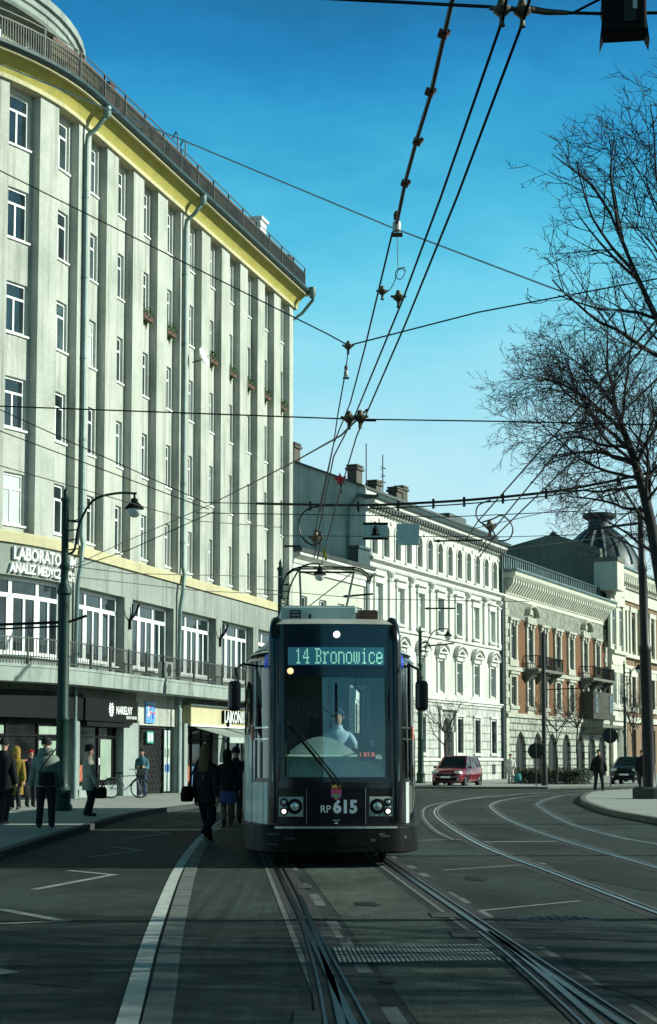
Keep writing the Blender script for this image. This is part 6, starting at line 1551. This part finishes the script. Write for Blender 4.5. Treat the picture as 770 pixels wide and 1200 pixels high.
# the bare park wood across the street on the right (outside the picture, mirrored in the shop windows)
m=MB(); rg=random.Random(77)
for i in range(9000):
    y=rg.uniform(-60,150); hgt_=9+2.5*math.sin(y*.21)+1.5*math.sin(y*.47+1); z=rg.random()**.8*hgt_; x=62+rg.uniform(-3,4)
    a=Vector((rg.gauss(0,.25),rg.gauss(0,.45),1)).normalized(); e=Vector((0,1,0)).cross(a).cross(a).normalized(); l=rg.uniform(.6,1.6); w_=rg.uniform(.10,.28)
    c=Vector((x,y,z)); m.add([c-a*l,c+e*w_,c+a*l,c-e*w_],[(0,1,2,3)])
for i in range(120):
    y=rg.uniform(-60,150); m.tube([(64,y,0),(64+rg.uniform(-.5,.5),y+rg.uniform(-.6,.6),9)],[.3,.12],6)
tag(m.build('park_wood',M['bark']),'dark mass of bare park trees across the street on the right','wood',kind='stuff')
# ------------------------------------------------------------------ people
M['skin']=plain('skin',(.46,.27,.19),.6,var=.06); M['haird']=plain('dark_hair',(.018,.012,.009),.8,0,.15); M['shoe']=plain('shoe',(.012,.012,.012),.5)
M['eye']=plain('eye_dark',(.02,.015,.012),.3)
def cloth(name,c): return plain(name,c,.85,0,.2,.25,7,bump=.4)
def skin_mesh(verts,edges,rad,root=0,sub=1,name='person'):
    me=bpy.data.meshes.new('skeleton'); me.from_pydata(verts,edges,[]); o=bpy.data.objects.new('skeleton',me); COL.objects.link(o)
    md=o.modifiers.new('skin','SKIN'); md.use_smooth_shade=True
    if not me.skin_vertices: me.skin_vertices.new()
    for i,r in enumerate(rad):
        v=me.skin_vertices[0].data[i]; v.radius=(r,r) if not isinstance(r,tuple) else r; v.use_root=(i==root)
    ss=o.modifiers.new('sub','SUBSURF'); ss.levels=sub; ss.render_levels=sub
    dg=bpy.context.evaluated_depsgraph_get(); dg.update()
    out=bpy.data.meshes.new_from_object(o.evaluated_get(dg)); out.name=name
    bpy.data.objects.remove(o); bpy.data.meshes.remove(me); return out
def ik(a,b,l1,l2,bend):
    a=Vector(a);b=Vector(b); d=b-a; L=min(d.length,(l1+l2)*.999); dn=d.normalized(); b=a+dn*L
    x=(l1*l1-l2*l2+L*L)/(2*L); h=math.sqrt(max(0,l1*l1-x*x)); bd=Vector(bend); bd=(bd-dn*bd.dot(dn)).normalized()
    return a+dn*x+bd*h,b
def loft(mb,rings,seg=14):
    vs=[]
    for (c,rx,ry) in rings:
        for k in range(seg):
            t=2*math.pi*k/seg; vs.append((c[0]+rx*math.cos(t),c[1]+ry*math.sin(t),c[2]))
    n=len(rings); fs=[tuple(range(seg-1,-1,-1)),tuple((n-1)*seg+k for k in range(seg))]
    for i in range(n-1):
        for k in range(seg): k2=(k+1)%seg; fs.append((i*seg+k,i*seg+k2,(i+1)*seg+k2,(i+1)*seg+k))
    return mb.add(vs,fs)
def person(label,loc,face,h=1.72,lf=(-.10,.0),rf=(.10,.0),lh=(-.27,.06,.78),rh=(.27,.06,.78),coat=(.05,.05,.05),hem=.50,trousers=(.02,.02,.022),hair='short',haircol=None,hat=None,hatcol=(.02,.02,.02),shoes=None,hood=None,bulk=1.0,lean=0.0,lift=(0,0),seat=False,skirt=None,group=None,headturn=0.0):
    """facing local +y; lf/rf are foot positions (x,y), lh/rh hand positions, lift raises a heel"""
    k=h/1.72
    hipz=.90 if not seat else .50
    ya=lambda z:lean*(z-hipz)
    V=[];E=[];Rr=[]
    def v(p,r,par=None):
        V.append(tuple(Vector(p)*k)); Rr.append(tuple(x*k for x in r) if isinstance(r,tuple) else r*k); i=len(V)-1
        if par is not None: E.append((par,i))
        return i
    pel=v((0,0,hipz),(.15,.105)); wa=v((0,ya(hipz+.17),hipz+.17),(.135,.095),pel); ch=v((0,ya(hipz+.38),hipz+.38),(.165,.11),wa); nk=v((0,ya(hipz+.54)+.005,hipz+.54),(.06,.055),ch)
    nk2=v((0,ya(hipz+.60)+.015,hipz+.60),(.052,.055),nk); hd=v((0,ya(hipz+.68)+.03,hipz+.68),(.070,.085),nk2); h2=v((0,ya(hipz+.76)+.025,hipz+.765),(.078,.095),hd); tp_=v((0,ya(hipz+.8)+.015,hipz+.815),(.055,.07),h2)
    J={}
    for sg,f,hn,li in((-1,lf,lh,lift[0]),(1,rf,rh,lift[1])):
        hp=Vector((sg*.09,0,hipz-.05)); an=Vector((f[0],f[1],.085+li))
        kn,an=ik(hp,an,.395,.39,(0,1,0) if not seat else (0,.5,1)); J['k',sg]=kn;J['a',sg]=an
        a=v(hp,.09,pel); mid=v(hp.lerp(kn,.5),.075,a); b=v(kn,.056,mid); c=v(kn.lerp(an,.35),.054,b); d=v(an,.038,c)
        tq=Vector((0,1,-.0)) if li<.03 else Vector((0,.75,-.65)); toe=an+tq.normalized()*.13+Vector((0,0,-.04 if li<.03 else -.03)); v(toe,(.042,.028),d); J['t',sg]=toe
        sh=Vector((sg*.172,ya(hipz+.445),hipz+.445)); el,wr=ik(sh,Vector(hn)+Vector((0,0,0)),.29,.255,(sg*.35,-1,-.2)); J['s',sg]=sh;J['e',sg]=el;J['w',sg]=wr
        a=v(sh,.055,ch); b=v(el,.042,a); c=v(wr,.028,b); pd=(wr-el).normalized(); v(wr+pd*.07,(.040,.020),c)
    me=skin_mesh(V,E,Rr,0,1)
    # fingers, face: joined to the same continuous body mesh
    bm=bmesh.new(); bm.from_mesh(me); bpy.data.meshes.remove(me)
    ex=MB()
    for sg in(-1,1):
        wr,el=J['w',sg]*k,J['e',sg]*k; pd=(wr-el).normalized(); sd=pd.cross(Vector((sg,0,0)));
        sd=(Vector((0,1,0))-pd*pd.y).normalized() if abs(pd.y)<.9 else Vector((0,0,1)); pn=pd.cross(sd)*sg
        for i,(o,l) in enumerate(((-.030,.060),(-.010,.075),(.010,.080),(.030,.070))):
            a=wr+pd*.075*k+sd*o*k; b=a+pd*l*.5*k-pn*.010*k; c=b+pd*l*.4*k-pn*.028*k; ex.tube([a-pd*.03*k,a,b,c],[.0095*k,.0095*k,.0085*k,.006*k],6)
        a=wr+pd*.03*k+sd*.03*k; ex.tube([a-sd*.01*k,a+sd*.028*k+pd*.025*k,a+sd*.030*k+pd*.06*k-pn*.012*k],[.012*k,.011*k,.008*k],6)
    hc=Vector((0,ya(hipz+.72)+.03,hipz+.715))*k
    ex.tube([hc+Vector((0,.080,.03))*k,hc+Vector((0,.098,.005))*k,hc+Vector((0,.112,-.022))*k,hc+Vector((0,.085,-.028))*k],[.008*k,.011*k,.015*k,.008*k],6)
    for sg in(-1,1):
        ex.mat(1).lathe([(.001,-.012*k),(.012*k,0),(.001,.012*k)],hc+Vector((sg*.033,.083,.028))*k,8); ex.mat(0)
        ex.tube([hc+Vector((sg*.076,.005,.03))*k,hc+Vector((sg*.086,-.005,.01))*k,hc+Vector((sg*.078,.005,-.02))*k],[.010*k,.016*k,.008*k],6)
    ex.mat(2).tube([hc+Vector((-.025,.086,-.052))*k,hc+Vector((0,.094,-.053))*k,hc+Vector((.025,.086,-.052))*k],[.004*k,.008*k,.004*k],5); ex.mat(0)
    me=bpy.data.meshes.new('person'); bm.to_mesh(me); bm.free()
    vs=[tuple(q.co) for q in me.vertices]; fs=[tuple(p.vertices) for p in me.polygons]; bpy.data.meshes.remove(me)
    ex.v,vv=vs+ex.v,None; ex.f=fs+[tuple(i+len(vs) for i in f) for f in ex.f]; ex.m=[0]*len(fs)+ex.m
    root=ex.build('person',[M['skin'],M['eye'],plain('lips',(.36,.14,.12),.5)],None,smooth=180,loc=loc,rz=face); tag(root,label,'person',group)
    # clothes
    cm=cloth('coat_cloth',coat); m=MB(); b_=bulk
    rg=[]
    zs=[(hem,.205 if hem<.75 else .19,.145),(hipz-.02,.195,.14),(hipz+.15,.175,.13),(hipz+.36,.205,.14),(hipz+.45,.205,.122),(hipz+.49,.175,.11),(hipz+.525,.115,.09),(hipz+.565,.078,.075),(hipz+.605,.074,.074)]
    if seat: zs=[(hipz-.1,.2,.15)]+zs[2:]
    zs=[z for i,z in enumerate(zs) if i==0 or z[0]>zs[0][0]+.02]
    for z,rx,ry in zs: rg.append(((0,ya(z)*k if z>hipz else 0,z*k),rx*b_*k,ry*b_*k))
    loft(m,rg)
    coat_o=m.build('coat',cm,root,smooth=60)
    for sg in(-1,1):
        m=MB(); s0,e0,w0=J['s',sg]*k,J['e',sg]*k,J['w',sg]*k
        m.tube(spline([s0+Vector((-sg*.07,0,.03))*k,s0+Vector((0,0,-.01))*k,s0.lerp(e0,.5),e0,e0.lerp(w0,.55),w0+(e0-w0)*.02],3),[x*b_*k for x in(.05,.058,.064,.067,.068,.068,.068,.07,.068,.066,.064,.062,.06,.058,.055,.052)],10); m.build('sleeve',cm,coat_o,smooth=60)
    tm_=cloth('trouser_cloth',trousers)
    for sg in(-1,1):
        m=MB(); hp=Vector((sg*.09,0,hipz+.02))*k; kn,an=J['k',sg]*k,J['a',sg]*k
        P=[hp,hp.lerp(kn,.5),kn,kn.lerp(an,.5),an+Vector((0,-.01,-.02))*k]; m.tube(spline(P,3),[x*k for x in(.112,.108,.102,.096,.090,.084,.078,.074,.072,.070,.068,.066,.062)],10); m.build('trouser_leg',tm_,root,smooth=60)
        m=MB(); a=J['a',sg]*k; t_=J['t',sg]*k; d=(t_-a).normalized()
        m.tube([a-d*.06*k+Vector((0,0,-.035*k)),a+Vector((0,0,-.02*k)),a.lerp(t_,.6)+Vector((0,0,-.005*k)),t_+d*.03*k,t_+d*.05*k],[.03*k,.048*k,.046*k,.036*k,.015*k],8); m.build('shoe',shoes or M['shoe'],root,smooth=60)
    if skirt:
        m=MB(); loft(m,[((0,0,.52*k),.22*k,.17*k),((0,0,.72*k),.2*k,.15*k),((0,0,.95*k),.16*k,.12*k)]); m.build('skirt',cloth('skirt_cloth',skirt),root,smooth=60)
    hm=haircol or M['haird']; H0=hc+Vector((0,-.005,.035))*k
    def cap(r,z0,ysh=-.012,back=0): # hair cap covering crown and back of the head
        m=MB(); vs=[]; n=16; rows=7
        for i in range(rows):
            t=R(8)+(R(100)-R(8))*i/(rows-1)
            for j in range(n):
                a=2*math.pi*j/n; fr=max(0,math.sin(a)); tt=t*(1-.42*fr**1.5)+ (back*(1-fr))*i/(rows-1)
                vs.append(H0+Vector((r[0]*math.sin(tt)*math.cos(a),ysh+r[1]*math.sin(tt)*math.sin(a),r[2]*math.cos(tt)))*k)
        fs=[tuple(range(n-1,-1,-1))]
        for i in range(rows-1):
            for j in range(n): fs.append((i*n+j,i*n+(j+1)%n,(i+1)*n+(j+1)%n,(i+1)*n+j))
        m.add(vs,fs); return m
    if hair!='none': cap((.096,.112,.112),0).build('hair',hm,root,smooth=60)
    if hair=='long':
        m=MB(); 
        loft(m,[(H0+Vector((0,-.13,-.50))*k,.075*k,.022*k),(H0+Vector((0,-.125,-.36))*k,.10*k,.03*k),(H0+Vector((0,-.10,-.18))*k,.10*k,.05*k),(H0+Vector((0,-.05,-.04))*k,.108*k,.075*k),(H0+Vector((0,-.02,.05))*k,.10*k,.09*k),(H0+Vector((0,-.015,.105))*k,.055*k,.06*k)]); m.build('long_hair',hm,root,smooth=60)
    if hat:
        hmt=cloth('hat_cloth',hatcol)
        m=cap((.105,.122,.128),0)
        if hat=='pom': m.lathe([(.001,-.03*k),(.03*k,0),(.001,.03*k)],H0+Vector((0,-.01,.14))*k,8)
        if hat=='cap': m.add([H0+Vector(p)*k for p in((-.08,.085,.03),(.08,.085,.03),(.07,.17,.015),(-.07,.17,.015),(-.08,.085,.04),(.08,.085,.04),(.07,.17,.022),(-.07,.17,.022))],[(0,3,2,1),(4,5,6,7),(0,1,5,4),(1,2,6,5),(2,3,7,6),(3,0,4,7)])
        if hat=='beret': loft(m,[(H0+Vector((0,0,.05))*k,.098*k,.112*k),(H0+Vector((0,-.01,.10))*k,.115*k,.128*k),(H0+Vector((0,-.01,.14))*k,.098*k,.108*k),(H0+Vector((0,-.01,.17))*k,.04*k,.05*k)])
        m.build('hat',hmt,root,smooth=60)
    if hood:
        m=MB(); loft(m,[(H0+Vector((0,-.06,-.22))*k,.15*k,.11*k),(H0+Vector((0,-.09,-.15))*k,.155*k,.10*k),(H0+Vector((0,-.10,-.09))*k,.12*k,.075*k)] if hood=='down' else [(H0+Vector((0,-.03,-.20))*k,.12*k,.11*k),(H0+Vector((0,-.03,-.06))*k,.125*k,.125*k),(H0+Vector((0,-.025,.05))*k,.122*k,.125*k),(H0+Vector((0,-.03,.12))*k,.085*k,.09*k),(H0+Vector((0,-.03,.15))*k,.03*k,.03*k)]); m.build('hood',cm,root,smooth=60)
    return root
def bag(label,loc,rz,w_,d_,h_,c,strap=None,cat='bag',name='bag'):
    t=thing(name,label,cat,loc,rz); mt=cloth('bag_cloth',c)
    m=MB(); rr=[((0,0,-h_/2),w_*.42,d_*.40),((0,0,-h_*.45),w_*.5,d_*.5),((0,0,0),w_*.52,d_*.55),((0,0,h_*.4),w_*.46,d_*.45),((0,0,h_/2),w_*.40,d_*.30)]; loft(m,rr,16); m.build('bag_body',mt,t,smooth=60)
    if strap:
        m=MB(); m.tube(spline([Vector(p) for p in strap],5),.014,6); m.build('strap',mt,t)
    return t
def on(px,py,z=.12): p=G(px,py,z); return (p.x,p.y,z)
# left pavement
p=on(53,971); A_=person('person in a puffy grey green hooded jacket and dark cap seen from behind',p,R(5),1.78,(-.12,-.02),(.12,.03),(-.30,.05,.80),(.30,.05,.80),coat=(.16,.20,.17),hem=.80,bulk=1.18,hat='cap',hood='down')
bag('dark shoulder bag on the back of the grey green jacket',(p[0]+.06,p[1]-.27,p[2]+1.0),R(5),.32,.14,.28,(.015,.015,.015),[(-.16,.05,.12),(-.05,-.01,.3),(.12,.02,.52),(.16,.2,.60)])
p=on(103,957); person('person in a beige quilted coat and dark beret standing side on',p,R(-80),1.66,(-.08,.04),(.08,-.06),(-.20,.22,.78),(.22,.20,.78),coat=(.36,.34,.26),hem=.66,bulk=1.12,hat='beret')
bag('black handbag held by the person in the beige coat',(p[0]+.28,p[1]-.02,p[2]+.58),R(10),.34,.14,.28,(.01,.01,.01),[(-.12,0,.12),(-.06,0,.26),(.06,0,.26),(.12,0,.12)])
p=on(35,946); person('person in a red knitted hat and dark jacket behind the others',p,R(-150),1.62,coat=(.022,.022,.026),hem=.72,hat='knit',hatcol=(.50,.015,.03),bulk=1.05)
p=on(18,949); person('person in a long mustard yellow hooded coat, partly hidden on the left',p,R(170),1.68,coat=(.24,.165,.03),hem=.42,hood='up',hair='none',bulk=1.1)
bag('dark shopping bag standing between the yellow coat and the red hat',(on(26,948)[0],on(26,948)[1]-.25,.12+.55),0,.42,.2,.4,(.012,.012,.014),[(-.15,0,.18),(-.07,0,.40),(.07,0,.40),(.15,0,.18)])
p=on(3,966); person('person in black coat and dark hat at the left edge',p,R(-20),1.80,(-.12,.10),(.12,-.12),coat=(.010,.010,.012),hem=.62,bulk=1.15,hat='knit',hatcol=(.012,.012,.014))
p=on(166,934); person('person in a teal jacket and jeans looking at a phone by the gated doorway',p,R(180),1.74,(-.12,0),(.12,0),(-.12,.27,1.08),(.12,.27,1.08),coat=(.05,.14,.17),hem=.82,trousers=(.03,.055,.11),hat='knit',hatcol=(.015,.02,.03))
m=MB(); q_=Vector((p[0],p[1]-.33,p[2]+1.10)); m.obox(q_,.075,.012,.14); m.obox(q_+Vector((0,-.008,.05)),.02,.008,.02); tag(m.build('mobile_phone',M['black'],bevel=.004),'small dark phone held by the person in the teal jacket','phone')
# walkers left of the tram
p=on(241,991,.0); person('person with long hair in a black coat and pale trainers striding between line and tram',p,R(-24),1.74,(-.06,.26),(.08,-.24),(-.27,.12,.78),(.27,-.10,.82),coat=(.016,.016,.018),hem=.74,trousers=(.007,.007,.009),hair='long',haircol=plain('brown_hair',(.13,.075,.04),.8,0,.15),shoes=plain('pale_trainer',(.36,.38,.38),.6),lift=(0,.12),bulk=.95)
bag('large black shoulder bag on the left side of the long haired walker',(p[0]-.33,p[1]-.02,.90),R(80),.36,.20,.27,(.007,.007,.008),[(-.1,-.05,.16),(0,-.12,.42),(.05,-.2,.60)])
p=on(266,968,.0); person('person in a dark jacket and blue denim skirt walking beside the tram',p,R(3),1.70,(-.07,-.12),(.08,.18),coat=(.012,.012,.016),hem=.80,trousers=(.16,.09,.07),hair='long',skirt=(.06,.07,.18),lift=(.06,0))
p=on(276,964,.0); person('person in black carrying a bag, closest to the tram side',p,R(2),1.76,(-.09,.16),(.09,-.14),coat=(.009,.009,.010),hem=.70,lift=(0,.05),hat='knit',hatcol=(.01,.01,.012))
bag('black bag with a pale curved strap carried beside the tram',(p[0]+.20,p[1]-.20,1.12),R(10),.36,.22,.42,(.008,.009,.010))
# far right
p=on(702,927.5,.12); person('person in black standing with legs apart on the island edge',p,R(175),1.78,(-.17,0),(.17,0),(-.30,.05,.86),(.30,.05,.86),coat=(.010,.010,.011),hem=.78,bulk=1.12)
p=on(753,925.5,.12); person('person in a dark jacket walking just left of the thick mast',p,R(160),1.78,(-.10,.14),(.12,-.12),coat=(.014,.012,.012),hem=.70,bulk=1.1)
p=At(598,890,99); person('person in pale clothes standing at the corner between white and brick house',(p.x,99,.1),R(180),1.70,coat=(.55,.55,.50),hem=.60,trousers=(.40,.36,.33),lh=(-.25,.15,.95),rh=(.18,.25,1.0))
bag('teal shopping bag beside the person in pale clothes',(p.x+.4,98.8,.45),0,.4,.22,.5,(.05,.22,.24))
# tram driver, seated in the cab
TM=tram.matrix_basis.copy()
tram_m=Matrix.Translation(tram.location)@Matrix.Rotation(tram.rotation_euler.z,4,'Z')
d_=tram_m@Vector((.10,1.42,.90))
person('tram driver in a pale blue shirt and dark cap behind the windscreen',tuple(d_),tram.rotation_euler.z+R(180),1.72,(-.12,.45),(.12,.45),(-.22,.42,.72),(.22,.42,.72),coat=(.34,.46,.56),trousers=(.02,.02,.03),hat='cap',hatcol=(.02,.03,.06),seat=True)
